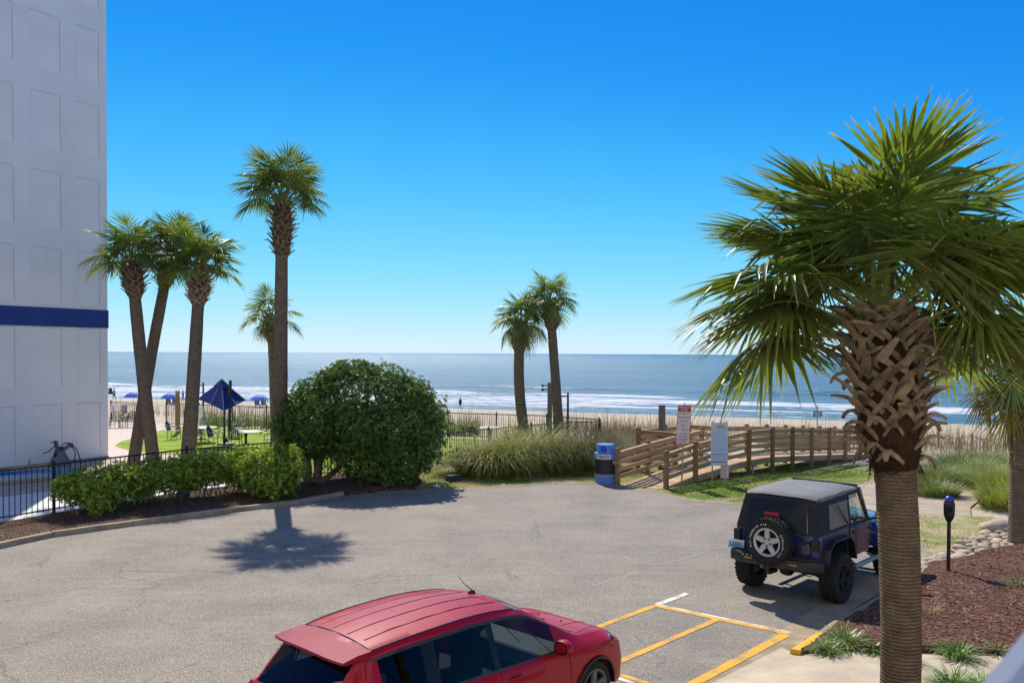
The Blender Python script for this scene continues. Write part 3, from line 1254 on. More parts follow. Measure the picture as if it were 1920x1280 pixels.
def palm(name, base, top, r0, r1, boot_z, nfr, scale, seed, label, near=False, lean_mid=(0, 0), group='palms around the lot', lim=None, flare=1.25, boot_r=1.25):
    """base, top are world points; top is where the leaves start"""
    rr = random.Random(seed)
    base, top = Vector(base), Vector(top)
    t = empty(name, base, 0, label, 'palm tree', group)
    rel = top - base
    N = 60 if near else 26
    path = []
    for i in range(N + 1):
        q = i / N
        p = Vector((rel.x * q + lean_mid[0] * math.sin(math.pi * q), rel.y * q + lean_mid[1] * math.sin(math.pi * q), rel.z * q))
        path.append(p)
    if near:
        fine = []
        for a, b in zip(path, path[1:]):
            for j in range(4):
                fine.append(a.lerp(b, j / 4))
        path = fine + [path[-1]]
    ns = 32 if near else 14
    M_ = len(path)
    radii = []
    for i, p in enumerate(path):
        q = i / (M_ - 1)
        r = r0 + (r1 - r0) * q
        r *= 1 + (flare - 1) * math.exp(-p.z * 2.2)
        r *= 1 + .04 * noise.noise(Vector((seed, p.z * 1.3, 0)))
        if near:
            r *= 1 + .012 * (p.z * 31 % 1) + .014 * noise.noise(Vector((seed, p.z * 9, 4)))
        radii.append(r)
    nzv = lambda i, k: 1 + (.03 if near else .05) * noise.noise(Vector((math.cos(k / ns * 6.283) * 2, math.sin(k / ns * 6.283) * 2, path[i].z * 5 + seed)))
    mb = MB()
    mb.tube(path, radii, ns, True, jit=nzv)
    mb.build('trunk', BARK if near else BARK_F, t, smooth=50)
    # boots
    zt = rel.z
    rb = r1 * boot_r
    core = MB()
    cpts = [path_at(path, boot_z + (zt + .05 - boot_z) * k / 10) for k in range(11)]
    core.tube(cpts, [r1 * (1.02 + (boot_r - 1) * math.sin(math.pi * min(1, k / 10 * 1.05)) ** .7) * (1 if k < 9 else .8) for k in range(11)], 18, True,
              jit=lambda i, k: 1 + .14 * noise.noise(Vector((k * 1.3, i * 1.1, seed))))
    core.build('fibre_mat', FIB if near else FIBF, t, smooth=60)
    if near:
        nb = 118
        for i in range(nb):
            q = i / nb
            z = boot_z + .02 + (zt - boot_z - .02) * q
            a = i * 2.39996 + rr.uniform(-.12, .12)
            c = path_at(path, z)
            c = Vector((c.x, c.y, 0))
            rloc = r1 * (1.0 + (boot_r - 1) * math.sin(math.pi * min(1, q * 1.02)) ** .7)
            b = MB()
            if q < .30:
                if rr.random() < .35:
                    continue
                boot_mb(b, c, a, z, rloc, rr.uniform(.2, .3), rr.uniform(.5, 1.3), rr.uniform(.8, 2.3), rr.uniform(.05, .085), rr)
            else:
                boot_mb(b, c, a, z, rloc, rr.uniform(.22, .38), rr.uniform(.6, 1.7), rr.uniform(-.1, .7) + (rr.random() < .16) * 1.2, rr.uniform(.07, .105), rr, lat=rr.choice((-1, 1)) * rr.uniform(.2, .9))
            b.build('leaf_base', BOOT, t, smooth=40)
        # loose fibres and the drooping skirt under the boots
        b = MB()
        for i in range(420):
            a = rr.uniform(0, 6.283)
            z = boot_z + rr.uniform(-.02, .5 if i < 260 else (zt - boot_z))
            c = path_at(path, z)
            r = r1 * 1.12
            p = Vector((c.x + math.cos(a) * r, c.y + math.sin(a) * r, z))
            pts = [p]
            da = rr.uniform(-1, 1)
            for j in range(4):
                a += da * .12
                z -= rr.uniform(-.02, .05)
                r += rr.uniform(-.005, .022)
                pts.append(Vector((c.x + math.cos(a) * r, c.y + math.sin(a) * r, z)))
            b.strap(pts, [rr.uniform(.004, .016)] * 4 + [.002], .003, Vector((math.cos(a), math.sin(a), .2)))
        b.build('loose_fibres', FIB, t, kind='stuff')
    else:
        b = MB()
        nb = 88
        for i in range(nb):
            q = i / nb
            z = boot_z + (zt - boot_z) * q
            c = path_at(path, z)
            rloc = r1 * (1.02 + (boot_r - 1) * math.sin(math.pi * min(1, q * 1.05)) ** .7)
            boot_mb(b, Vector((c.x, c.y, 0)), i * 2.39996 + rr.uniform(-.1, .1), z, rloc, rr.uniform(.26, .40), rr.uniform(.5, 1.1), rr.uniform(-.1, .8), rr.uniform(.09, .13), rr, lat=rr.uniform(-.7, .7))
        b.build('leaf_bases', BOOTF, t, smooth=40, kind='stuff')
    FR = FR_NEAR if near else FR_FAR
    for i in range(nfr):
        q = (i + .5) / nfr
        ei = min(len(ELS) - 1, int(q ** .85 * (lim or 5.7)))
        a = i * 2.39996 + rr.uniform(-.25, .25) + seed
        if near and ei > 3:
            # the camera's side of the crown has lost its low leaves: turn them to the flanks
            fa = (a + math.pi) % (2 * math.pi) - math.pi      # local +Y turned by a; the camera lies at angle pi
            if abs(abs(fa) - math.pi) < 1.38:
                a = math.copysign(math.pi - 1.38 - rr.uniform(.0, .55), fa)
        o = inst('frond', FR[(ei, rr.randint(0, 1))], t, rel + Vector((math.cos(a) * .05, math.sin(a) * .05, .02 - .30 * q * (1 if near else .9))),
                 (rr.uniform(-.12, .12), rr.uniform(-.32, .32), a), scale * rr.uniform(.84, 1.06) * (.92 if near and ei < 2 else (.98 if near else 1)))
    for ei, a in (((2, 1.45), (3, 1.75), (1, 1.9), (1, 1.2), (3, -1.5), (2, -1.9), (1, 2.9)) if near else ()):
        inst('frond', FR[(ei, rr.randint(0, 1))], t, rel + Vector((0, 0, -.02 - .04 * ei)), (rr.uniform(-.1, .1), rr.uniform(-.2, .2), a), scale * rr.uniform(.9, 1.02))
    return t


# the big palm on the right, close to the camera
palm('sabal_palm', (3.40, 7.5, 0), (3.24, 7.5, 4.86), .163, .172, 3.5, 31, 1.0, 5, 'large sabal palm closest to the camera, shaggy old leaf bases below its crown', near=True, flare=1.0, boot_r=1.55, lean_mid=(.12, 0))
palm('sabal_palm', (11.98, 20.0, .1), (11.95, 20.0, 4.4), .25, .22, 2.9, 32, 1.12, 21, 'sabal palm at the right edge behind the river stones, trunk partly out of frame', flare=1.1, lim=9)
palm('sabal_palm', (-7.85, 28.9, .09), (-7.72, 28.7, 9.65), .27, .19, 7.6, 25, 1.18, 33, 'tallest single palm, straight trunk beside the round bush', lean_mid=(-.02, 0), boot_r=1.55)
palm('sabal_palm', (-12.97, 31.0, 0), (-13.72, 30.8, 7.8), .235, .2, 6.45, 24, 1.12, 47, 'front palm of the crossed pair nearest the white hotel block, upright trunk', lean_mid=(-.05, 0), boot_r=1.6, flare=1.02)
palm('sabal_palm', (-14.1, 31.6, 0), (-12.85, 32.2, 8.3), .225, .18, 6.9, 24, 1.1, 52, 'back palm of the crossed pair nearest the white hotel block, trunk leaning right', lean_mid=(-.05, 0), boot_r=1.6, flare=1.02)
palm('sabal_palm', (-11.9, 31.2, 0), (-11.4, 31.2, 7.55), .27, .2, 6.2, 26, 1.12, 61, 'palm with a slightly bent trunk between the crossed pair and the navy umbrella', lean_mid=(.02, 0), boot_r=1.6)
palm('sabal_palm', (-11.0, 39.6, 0), (-11.15, 39.4, 6.1), .2, .18, 5.0, 15, 1.02, 70, 'short thin palm half hidden behind the tallest palm trunk', lean_mid=(.03, 0), boot_r=1.6, lim=7)
palm('sabal_palm', (.72, 41.2, 0), (.42, 41, 6.0), .26, .24, 4.6, 24, 1.08, 83, 'left of the two palms standing together by the far fence, lower crown', lean_mid=(-.22, 0), boot_r=1.45, lim=8)
palm('sabal_palm', (2.3, 40.6, 0), (1.76, 40.4, 7.0), .25, .2, 5.6, 22, 1.04, 96, 'right of the two palms standing together by the far fence, taller and leaning', lean_mid=(.02, 0), boot_r=1.55, lim=7)


# ================================================================== SHRUBS AND GRASSES
def m_leaf(name, a, b, c3, rough=.35, tr=.2, spec=.5):
    t = NT(name)
    geo = t.n('ShaderNodeNewGeometry')
    f = t.noise(1.3, 3, .6)
    c = t.ramp(t.math('ADD', t.math('MULTIPLY', geo.outputs['Random Per Island'], .7), t.math('MULTIPLY', f, .3)), [(.15, b), (.55, a), (.95, c3)])
    t.base(c)
    t.set(Roughness=rough)
    t.b.inputs['Specular IOR Level'].default_value = spec
    trn = t.n('ShaderNodeBsdfTranslucent')
    vm2 = t.n('ShaderNodeVectorMath', operation='MULTIPLY')
    t.l(c, vm2.inputs[0])
    vm2.inputs[1].default_value = (1.8, 1.7, .7)
    t.l(vm2.outputs[0], trn.inputs['Color'])
    ms = t.n('ShaderNodeMixShader')
    ms.inputs[0].default_value = tr
    t.l(t.b.outputs[0], ms.inputs[1])
    t.l(trn.outputs[0], ms.inputs[2])
    t.l(ms.outputs[0], t.out.inputs[0])
    return t.m


LF_B = m_leaf('bush_leaf', lin(82, 114, 48), lin(44, 74, 30), lin(128, 156, 72), .42, .25)
LF_H = m_leaf('hedge_leaf', lin(128, 154, 50), lin(78, 106, 34), lin(190, 204, 92), .4, .3)
TWIG = PM('shrub_stem', lin(120, 104, 84), lin(84, 72, 58), .9, 9, 5, .4, 30, .01)


def rosette(mb, p, d, size, n, rr):
    d = d.normalized()
    x = d.cross(Vector((.3, .5, .8)))
    x.normalize()
    y = d.cross(x)
    a0 = rr.uniform(0, 6.28)
    for k in range(n):
        a = a0 + 6.283 * k / n + rr.uniform(-.3, .3)
        rdir = x * math.cos(a) + y * math.sin(a)
        tilt = rr.uniform(.15, .95)
        ld = (rdir * math.cos(tilt) + d * math.sin(tilt)).normalized()
        sd = ld.cross(d)
        if sd.length < .05:
            continue
        sd.normalize()
        L = size * rr.uniform(.7, 1.15)
        wv = L * rr.uniform(.17, .24)
        nb = sd.cross(ld)
        b = p
        m = b + ld * L * .55 - nb * 0 + sd * 0
        t = b + ld * L + nb * L * rr.uniform(-.25, .05)
        o = len(mb.v)
        mb.v += [b, m + sd * wv + nb * wv * .3, t, m - sd * wv + nb * wv * .3]
        mb.face((o, o + 1, o + 2, o + 3))


def crown_mb(centres, nros, size, seed, nl=6, inner=.55, lump=.16):
    """leaf rosettes through the outer shell of a union of ellipsoids (cx,cy,cz,rx,ry,rz)"""
    rr = random.Random(seed)
    mb = MB()
    area = [(c[3] * c[4] + c[4] * c[5] + c[3] * c[5]) for c in centres]
    tot = sum(area)
    for ci, c in enumerate(centres):
        n = int(nros * area[ci] / tot)
        for i in range(n):
            v = Vector((rr.gauss(0, 1), rr.gauss(0, 1), rr.gauss(0, 1))).normalized()
            k = 1 + lump * 1.6 * noise.noise(v * 2.3 + Vector((seed, ci, 0))) + lump * noise.noise(v * 6 + Vector((seed, ci, 3)))
            dep = rr.random() ** 2.2
            s = k * (1 - (1 - inner) * dep)
            p = Vector((c[0] + v.x * c[3] * s, c[1] + v.y * c[4] * s, c[2] + v.z * c[5] * s))
            if p.z < .03:
                continue
            skip = False
            for cj, e in enumerate(centres):
                if cj != ci and ((p.x - e[0]) / e[3]) ** 2 + ((p.y - e[1]) / e[4]) ** 2 + ((p.z - e[2]) / e[5]) ** 2 < .5:
                    skip = True
                    break
            if skip:
                continue
            nrm = Vector((v.x / c[3], v.y / c[4], v.z / c[5])).normalized()
            d = (nrm + Vector((rr.uniform(-.5, .5), rr.uniform(-.5, .5), rr.uniform(-.1, .7)))).normalized()
            rosette(mb, p, d, size * rr.uniform(.8, 1.2), nl, rr)
    return mb


# the round multi-stemmed bush
bush = empty('round_shrub', (-5.2, 29.3, .08), 0, 'big dome shaped evergreen shrub with bare forked stems on the left', 'shrub')
cr = [(.1, .1, 2.35, 2.55, 2.15, 1.62), (-1.25, -.1, 2.15, 1.45, 1.5, 1.35), (1.5, .1, 1.55, 1.45, 1.75, 1.5), (.75, -.5, 1.0, 1.75, 1.2, 1.0), (-.1, -.2, 3.15, 1.35, 1.3, .85),
      (-1.6, .3, 1.55, .95, 1.0, .75)]
_q = random.Random(77)
for k in range(20):
    v = Vector((_q.gauss(0, 1), _q.gauss(0, .8) - .35, abs(_q.gauss(0, .9)) - .25)).normalized()
    r_ = _q.uniform(.5, .85)
    cr.append((.05 + v.x * 2.2, v.y * 1.8, 2.05 + v.z * 1.5, r_ * 1.1, r_ * 1.1, r_ * .8))
stems = [((-1.75, -.35, 0), (-1.7, -.3, .55), (-1.9, -.1, 1.3), .11), ((-1.45, -.4, 0), (-1.35, -.3, .7), (-1.0, -.1, 1.6), .14), ((-1.3, -.45, 0), (-.75, -.35, .45), (.05, -.2, 1.2), .1),
         ((-1.4, -.3, 0), (-1.55, 0, .8), (-1.3, .3, 1.7), .09), ((.6, -.2, 0), (.7, -.1, .6), (.9, 0, 1.4), .1), ((1.3, 0, 0), (1.3, .1, .7), (1.5, .2, 1.5), .08)]
crown_mb(cr, 24000, .12, 4, 6, .42, .17).build('crown', LF_B, bush, fix=False)
for a, b, c, r in stems:
    m_ = MB()
    m_.tube([a, Vector(a).lerp(Vector(b), .5) + Vector((.02, .03, 0)), b, Vector(b).lerp(Vector(c), .5), c], [r * 1.25, r, r * .9, r * .75, r * .6], 9)
    m_.build('stem', TWIG, bush, smooth=60)


def hedge_shrub(x, y, parts, nros, seed, label, size=.1):
    t = empty('hedge_shrub', (x, y, .09), 0, label, 'shrub', 'shrubs in the row along the pool fence')
    crown_mb(parts, nros, size, seed, 6, .35, .3).build('foliage', LF_H, t, fix=False)
    m_ = MB()
    rr = random.Random(seed)
    for c in parts:
        for k in range(5):
            b = Vector((c[0] * .8 + rr.uniform(-.2, .2), c[1] * .8 + rr.uniform(-.15, .15), 0))
            e = Vector((c[0] + rr.uniform(-.6, .6) * c[3], c[1] + rr.uniform(-.5, .5) * c[4], c[2] + rr.uniform(-.2, .5) * c[5]))
            m_.tube([b, b.lerp(e, .5) + Vector((rr.uniform(-.06, .06), rr.uniform(-.06, .06), .05)), e], [.018, .014, .008], 5)
    m_.build('stems', TWIG, t)
    return t


hp = [((170, 968), [(0, .2, .72, .78, .62, .5), (.55, .6, .75, .7, .6, .52), (-.55, -.15, .7, .42, .4, .34), (.25, -.1, .38, .5, .4, .36)], 2500, 'end shrub of the hedge, ragged left side overhanging the bare mulch'),
      ((285, 952), [(0, .35, .82, .72, .55, .48), (.55, .75, .85, .62, .55, .46), (-.3, .1, .6, .5, .45, .4)], 2100, 'second shrub of the hedge from the open mulch end'),
      ((375, 940), [(0, .4, .9, .66, .55, .5), (.4, .7, .85, .5, .5, .45), (-.35, .1, .55, .42, .38, .35)], 1800, 'third shrub of the hedge, thin stems showing white deck underneath'),
      ((440, 930), [(0, .35, .62, .42, .4, .5), (.15, .45, 1.0, .4, .4, .35)], 800, 'thin see-through shrub before the dense end of the hedge'),
      ((500, 938), [(0, .3, .8, .78, .7, .72), (.5, .45, .9, .62, .6, .6), (-.45, .2, .75, .5, .5, .55), (.2, -.1, .5, .75, .6, .48)], 3200, 'dense rounded shrub at the end of the hedge below the tallest palm')]
for i, (px, parts, n, lb) in enumerate(hp):
    p = G(*px)
    hedge_shrub(p.x, p.y, parts, n, 60 + i, lb)


# ---- grasses
def m_blade(name, stops, rough=.6, tr=.25):
    t = NT(name)
    geo = t.n('ShaderNodeNewGeometry')
    c = t.ramp(geo.outputs['Random Per Island'], stops)
    t.base(c)
    t.set(Roughness=rough)
    t.b.inputs['Specular IOR Level'].default_value = .3
    trn = t.n('ShaderNodeBsdfTranslucent')
    t.l(c, trn.inputs['Color'])
    ms = t.n('ShaderNodeMixShader')
    ms.inputs[0].default_value = tr
    t.l(t.b.outputs[0], ms.inputs[1])
    t.l(trn.outputs[0], ms.inputs[2])
    t.l(ms.outputs[0], t.out.inputs[0])
    return t.m


GR_CL = m_blade('clump_grass', [(0, lin(80, 106, 28)), (.45, lin(132, 146, 46)), (.8, lin(178, 172, 78)), (1, lin(206, 192, 136))])
GR_DK = m_blade('dark_clump_grass', [(0, lin(84, 92, 40)), (.5, lin(122, 122, 62)), (.85, lin(156, 144, 90)), (1, lin(176, 164, 130))])
GR_LAWN = m_blade('lawn_blade', [(0, lin(84, 112, 26)), (.5, lin(128, 150, 46)), (1, lin(166, 166, 84))])
GR_DUNE = m_blade('dune_grass', [(0, lin(96, 120, 50)), (.5, lin(134, 150, 78)), (.85, lin(160, 164, 100)), (1, lin(190, 178, 130))])
GR_BR = m_blade('bright_dune_grass', [(0, lin(128, 150, 40)), (.6, lin(168, 176, 70)), (1, lin(190, 184, 110))])
GR_OAT = m_blade('sea_oats', [(0, lin(112, 98, 66)), (.5, lin(150, 132, 94)), (1, lin(178, 160, 122))])
GR_LIR = m_blade('liriope_leaf', [(0, lin(62, 98, 36)), (.5, lin(104, 142, 54)), (.85, lin(150, 172, 96)), (1, lin(196, 200, 158))], .4)


def blade(mb, p, az, lean, L, wd, droop, seg=3):
    d = Vector((math.cos(az), math.sin(az), 0))
    sd = Vector((-math.sin(az), math.cos(az), 0))
    e = math.pi / 2 - lean
    o = len(mb.v)
    q = Vector(p)
    for j in range(seg + 1):
        k = j / seg
        ww = wd * (1 - k) ** .7 * .5
        if j < seg:
            mb.v += [q + sd * ww, q - sd * ww]
        else:
            mb.v.append(q)
        q = q + (d * math.cos(e) + Vector((0, 0, 1)) * math.sin(e)) * L / seg
        e -= droop / seg
    for j in range(seg - 1):
        a = o + j * 2
        mb.face((a, a + 1, a + 3, a + 2))
    a = o + (seg - 1) * 2
    mb.face((a, a + 1, a + 2))


def clump_mb(n, rx, ry, h, wd, seed, droop=(1.0, 2.2), lean=.55, seg=4, mb=None, c=(0, 0, 0)):
    rr = random.Random(seed)
    mb = mb or MB()
    for i in range(n):
        a = rr.uniform(0, 6.283)
        r = math.sqrt(rr.random())
        p = Vector((c[0] + math.cos(a) * r * rx, c[1] + math.sin(a) * r * ry, c[2]))
        az = a + rr.uniform(-.9, .9)
        blade(mb, p, az, lean * r + rr.uniform(0, .25), h * rr.uniform(.55, 1.15), wd * rr.uniform(.7, 1.3), rr.uniform(*droop), seg)
    return mb


for i, (px, py, Y, rx, h, n, dark, lb) in enumerate((
        (888, 0, 31.9, .5, 1.4, 1500, 0, 'leftmost pale clump of fountain grass beside the lawn'),
        (925, 0, 31.6, .7, 1.55, 2100, 0, 'arching green clump of fountain grass at the front of the bed'),
        (968, 0, 32.4, .7, 1.75, 2000, 0, 'tall straw tipped clump of fountain grass in the middle of the bed'),
        (1012, 0, 33.4, .75, 1.9, 2000, 0, 'fountain grass clump below the leaning palm trunk'),
        (1050, 0, 33.0, .65, 1.7, 1700, 1, 'brownish fountain grass clump with pale drooping heads'),
        (1092, 0, 33.8, .75, 1.75, 2000, 1, 'dark fountain grass clump behind the trash can'),
        (1000, 0, 36.0, .9, 1.8, 1500, 0, 'fountain grass clump farthest back by the fence'))):
    x = (px - 960) / F * Y
    t = empty('ornamental_grass', (x, Y, TH(x, Y)), 0, lb, 'grass clump', 'fountain grass clumps beside the lot')
    clump_mb(n, rx * 1.15, rx * .9, h * 1.42, .024, 500 + i, (1.1, 2.5), .6).build('blades', GR_DK if dark else GR_CL, t, fix=False)

dg = [(1765, 905, 1.0, .95, 0), (1800, 880, 1.3, 1.1, 0), (1845, 905, 1.2, 1.0, 0), (1830, 868, 1.6, 1.1, 0), (1880, 868, 1.5, 1.2, 0), (1752, 930, .7, .7, 0), (1885, 955, .7, .95, 1), (1895, 925, .9, 1.1, 1), (1880, 900, 1.0, 1.1, 1)]
dlab = ['front left tuft of dune grass beyond the meter post', 'middle tuft of dune grass on the left slope', 'tuft of dune grass above the bare sandy bank', 'back tuft of dune grass on the dune top',
        'back right tuft of dune grass near the edge palm', 'small low tuft at the left foot of the dune grass', 'bright green tuft right beside the edge palm trunk', 'tall yellow green tuft behind the edge palm trunk',
        'far yellow green tuft left of the edge palm trunk']
for i, (px, py, rx, h, br) in enumerate(dg):
    p = G(px, py + 8, -.2)
    t = empty('dune_grass_tuft', (p.x, p.y, TH(p.x, p.y)), 0, dlab[i], 'grass tuft', 'dune grass tufts on the right')
    clump_mb(int(1500 * rx), rx, rx * .9, h, .024, 700 + i, (.5, 1.7), .5).build('blades', GR_BR if br else GR_DUNE, t, fix=False)

# sea oats along the dune ridge: far too many to count
mb = MB()
rr = random.Random(9)
for i in range(8000):
    x = rr.uniform(3.5, 34) if i > 1500 else rr.uniform(-30, 6)
    s_ = rr.uniform(45.5, 58)
    y = (s_ - .363 * x) / .932
    if 12 < x < 26 and rr.random() < .2:
        continue
    k = noise.noise(Vector((x * .35, y * .35, 2)))
    if k < -.15 and rr.random() < .85:
        continue
    p = (x, y, TH(x, y) - .05)
    L = rr.uniform(.5, 1.1) * (1.2 if rr.random() < .7 else 1.9)
    blade(mb, p, rr.uniform(0, 6.28), rr.uniform(0, .25), L, .03, rr.uniform(.1, .9), 3)
mb.build('sea_oats', GR_OAT, fix=False, kind='stuff', label='brown sea oats along the dune behind the fence and boardwalk')
# brown thicket between the fence corner and the boardwalk
mb = MB()
for i in range(5200):
    px = rr.uniform(1118, 1270)
    Y = rr.uniform(36.5, 50)
    x = (px - 960) / F * Y
    hh = rr.uniform(.4, 1.2) + .25 * noise.noise(Vector((x, Y, 0)))
    blade(mb, (x, Y, TH(x, Y) - .03), rr.uniform(0, 6.28), rr.uniform(0, .35), hh, .035, rr.uniform(.1, 1.2), 3)
mb.build('dune_thicket', GR_OAT, fix=False, kind='stuff', label='dry brown dune thicket beside the fence corner')
mb = MB()
for i in range(1500):
    px = rr.uniform(380, 560) if i < 1000 else rr.uniform(838, 900)
    Y = rr.uniform(50, 55) if i < 1000 else rr.uniform(46.5, 51)
    x = (px - 960) / F * Y
    blade(mb, (x, Y, TH(x, Y) - .03), rr.uniform(0, 6.28), rr.uniform(0, .4), rr.uniform(.4, 1.2), .05, rr.uniform(.2, 1.2), 3)
mb.build('dune_scrub', GR_DUNE, fix=False, kind='stuff', label='green dune scrub behind the patio fence')

# short turf: blades over the verge, bank and lawn edge
mb = MB()


def turf(poly, n, hmin, hmax, off=0.0, wd=.014, dens=None):
    xs = [p[0] for p in poly]
    ys = [p[1] for p in poly]
    c = 0
    while c < n:
        x, y = rr.uniform(min(xs), max(xs)), rr.uniform(min(ys), max(ys))
        c += 1
        if not inside((x, y), poly) or inside((x, y), road):
            continue
        if noise.noise(Vector((x * .7, y * .7, 5))) < (dens if dens is not None else -.1) - rr.random() * .3:
            continue
        blade(mb, (x, y, TH(x, y) + off), rr.uniform(0, 6.28), rr.uniform(0, .6), rr.uniform(hmin, hmax), wd, rr.uniform(.2, 1.2), 2)


turf([p for p in vp], 26000, .04, .13, 0, .016)
turf([p for p in bank], 16000, .04, .12, .03, .016)
turf([(-7.5, 30.1), (-5.6, 31.5), (-2.9, 34.8), (-5, 38), (-12, 38), (-11, 31)], 12000, .03, .07, .01, .018)
gpx = [(7.9, 19.4), (8.6, 18.3), (9.6, 18.6), (12.3, 21.5), (13.5, 23.8), (10.3, 23.8)]
turf(gpx, 9000, .03, .1, 0, .014, .02)
mb.build('turf', GR_LAWN, fix=False, kind='stuff', label='short green turf along the edges of the lot')
sheet('grass_strip', ragged(gpx, .25, .2, 15), .018, .6, m_grass('sandy_grass', lin(128, 146, 48), lin(92, 112, 34), lin(186, 170, 136), .75, .9))

# liriope tufts in the mulch by the walk
for i, (px, py, s, lb) in enumerate(((1553, 1222, .65, 'left liriope tuft beside the yellow kerb'), (1585, 1208, .95, 'largest liriope tuft in the bed corner'), (1638, 1222, .6, 'liriope tuft just left of the big palm trunk'),
                                     (1796, 1232, .85, 'liriope tuft alone right of the big palm trunk'), (1872, 1226, .6, 'small liriope tuft by the orange stones'), (1908, 1105, .8, 'liriope tuft at the right edge of the mulch'),
                                     (1790, 1292, 1.0, 'liriope tuft across the walk at the bottom edge'), (1845, 1300, .9, 'liriope tuft by the railing at the bottom edge'), (1700, 1242, .5, 'sparse liriope tuft behind the big palm trunk'))):
    p = G(px, py, .12)
    t = empty('liriope', (p.x, p.y, .1), 0, lb, 'plant', 'liriope tufts along the walk')
    clump_mb(int(260 * s), .15 * s, .15 * s, .52 * s, .018, 800 + i, (1.0, 2.4), .75, 5).build('leaves', GR_LIR, t, fix=False)
p = G(1742, 1155, .15)
t = empty('dry_grass_tuft', p, 0, 'pale straw coloured grass tuft in the mulch behind the palm trunk', 'grass tuft')
clump_mb(90, .12, .1, .38, .008, 830, (.5, 1.6), .5).build('blades', m_blade('straw', [(0, lin(150, 140, 92)), (1, lin(190, 176, 130))]), t, fix=False)

# loose mulch chips
mb = MB()
for poly, n, zf in ((mr, 9000, mulch_z), (ml + fl[::-1], 7000, lambda x, y: .095)):
    xs = [p[0] for p in poly]
    ys = [p[1] for p in poly]
    for i in range(n):
        x, y = rr.uniform(min(xs), max(xs)), rr.uniform(min(ys), max(ys))
        if not inside((x, y), poly):
            continue
        a, L, w2 = rr.uniform(0, 6.28), rr.uniform(.02, .055), rr.uniform(.006, .014)
        d = Vector((math.cos(a), math.sin(a), rr.uniform(-.25, .5)))
        sd = Vector((-math.sin(a), math.cos(a), rr.uniform(-.3, .3)))
        c = Vector((x, y, zf(x, y) + .012))
        o = len(mb.v)
        mb.v += [c - d * L - sd * w2, c + d * L - sd * w2, c + d * L + sd * w2, c - d * L + sd * w2]
        mb.face((o, o + 1, o + 2, o + 3))
mb.build('mulch_chips', m_blade('mulch_chip', [(0, lin(48, 32, 26)), (.5, lin(104, 70, 56)), (1, lin(158, 122, 104))], .9, 0), fix=False, kind='stuff', label='loose bark chips lying on the mulch beds')
# ================================================================== FENCES
BLK = PM('black_iron', lin(38, 36, 36), lin(26, 25, 25), .5, 12, 4, .1, 60)
BRN = PM('bronze_iron', lin(56, 48, 42), lin(40, 34, 30), .5, 12, 4, .1, 60)


def fence(name, pts, label, mat, h=1.36, spacing=.105, post=2.4, group=None, ends=True, zf=TH):
    pts = [Vector((*p[:2], 0)) for p in pts]
    root = empty(name, (pts[0].x, pts[0].y, zf(pts[0].x, pts[0].y)), 0, label, 'fence', group)
    o0 = root.location.copy()
    pk = MB()
    pk.box((0, 0, h * .5 + .02), (.018, .018, h - .1))
    pk = pk.mesh('picket', mat)
    ps = MB()
    ps.box((0, 0, h * .5 + .01), (.062, .062, h + .02))
    ps.box((0, 0, h + .035), (.074, .074, .03))
    ps.lathe([(.03, h + .05), (.036, h + .075), (.02, h + .1), (0, h + .105)], 8)
    ps = ps.mesh('fence_post', mat)
    for a, b in zip(pts, pts[1:]):
        d = b - a
        n = max(1, round(d.length / post))
        rz = math.atan2(d.y, d.x)
        for i in range(n):
            p, q = a + d * (i / n), a + d * ((i + 1) / n)
            zp, zq = zf(p.x, p.y), zf(q.x, q.y)
            inst('fence_post', ps, root, (p.x - o0.x, p.y - o0.y, zp - o0.z), (0, 0, rz))
            for hh, th in ((h - .02, .036), (h - .17, .03) if h > 1.5 else (h - .035, .02), (.12, .034)):
                m_ = MB()
                m_.beam((p.x - o0.x, p.y - o0.y, zp + hh - o0.z), (q.x - o0.x, q.y - o0.y, zq + hh - o0.z), .034, th)
                m_.build('rail', mat, root)
            k = max(2, round((q - p).length / spacing))
            for j in range(1, k):
                c = p.lerp(q, j / k)
                inst('picket', pk, root, (c.x - o0.x, c.y - o0.y, zp + (zq - zp) * j / k - o0.z), (0, 0, rz))
    e = pts[-1]
    inst('fence_post', ps, root, (e.x - o0.x, e.y - o0.y, zf(e.x, e.y) - o0.z))
    return root


zfl = lambda x, y: .07
fence('iron_fence', [(-14.9, 19.0), (-12.55, 23.33), (-10.33, 27.06), (-8.0, 29.55)], 'black picket fence behind the hedge by the pool deck', BLK, zf=zfl, spacing=.155, post=4.4)
fence('iron_fence', [(-7.35, 30.1), (-5.6, 31.45), (-2.9, 34.7)], 'black picket fence behind the round bush', BLK, 1.2, zf=zfl, spacing=.13)
fence('iron_fence', [(-2.9, 34.75), (.9, 39.0), (4.45, 42.9)], 'black picket fence running behind the fountain grass to the corner', BLK, 1.25, spacing=.13)
fence('iron_fence', [(-25.4, 54.0), (-22.3, 52.8)], 'dark fence section beside the hotel corner behind the stacked chairs', BRN, 1.34, spacing=.13)
fence('iron_fence', [(-18.9, 51.5), (-14.3, 49.7), (-8.9, 47.6)], 'dark back fence beside the navy umbrella', BRN, 1.34, spacing=.13)
fence('iron_fence', [(-8.8, 47.55), (-3.4, 45.5), (4.4, 42.95)], 'dark back fence behind the two palms', BRN, 1.34, spacing=.13)
gate = fence('patio_gate', [(-21.2, 52.3), (-19.0, 51.55)], 'dark picket gate with heavy posts left of the wooden post', BRN, 1.36, spacing=.12, post=.75)

# ================================================================== BOARDWALK


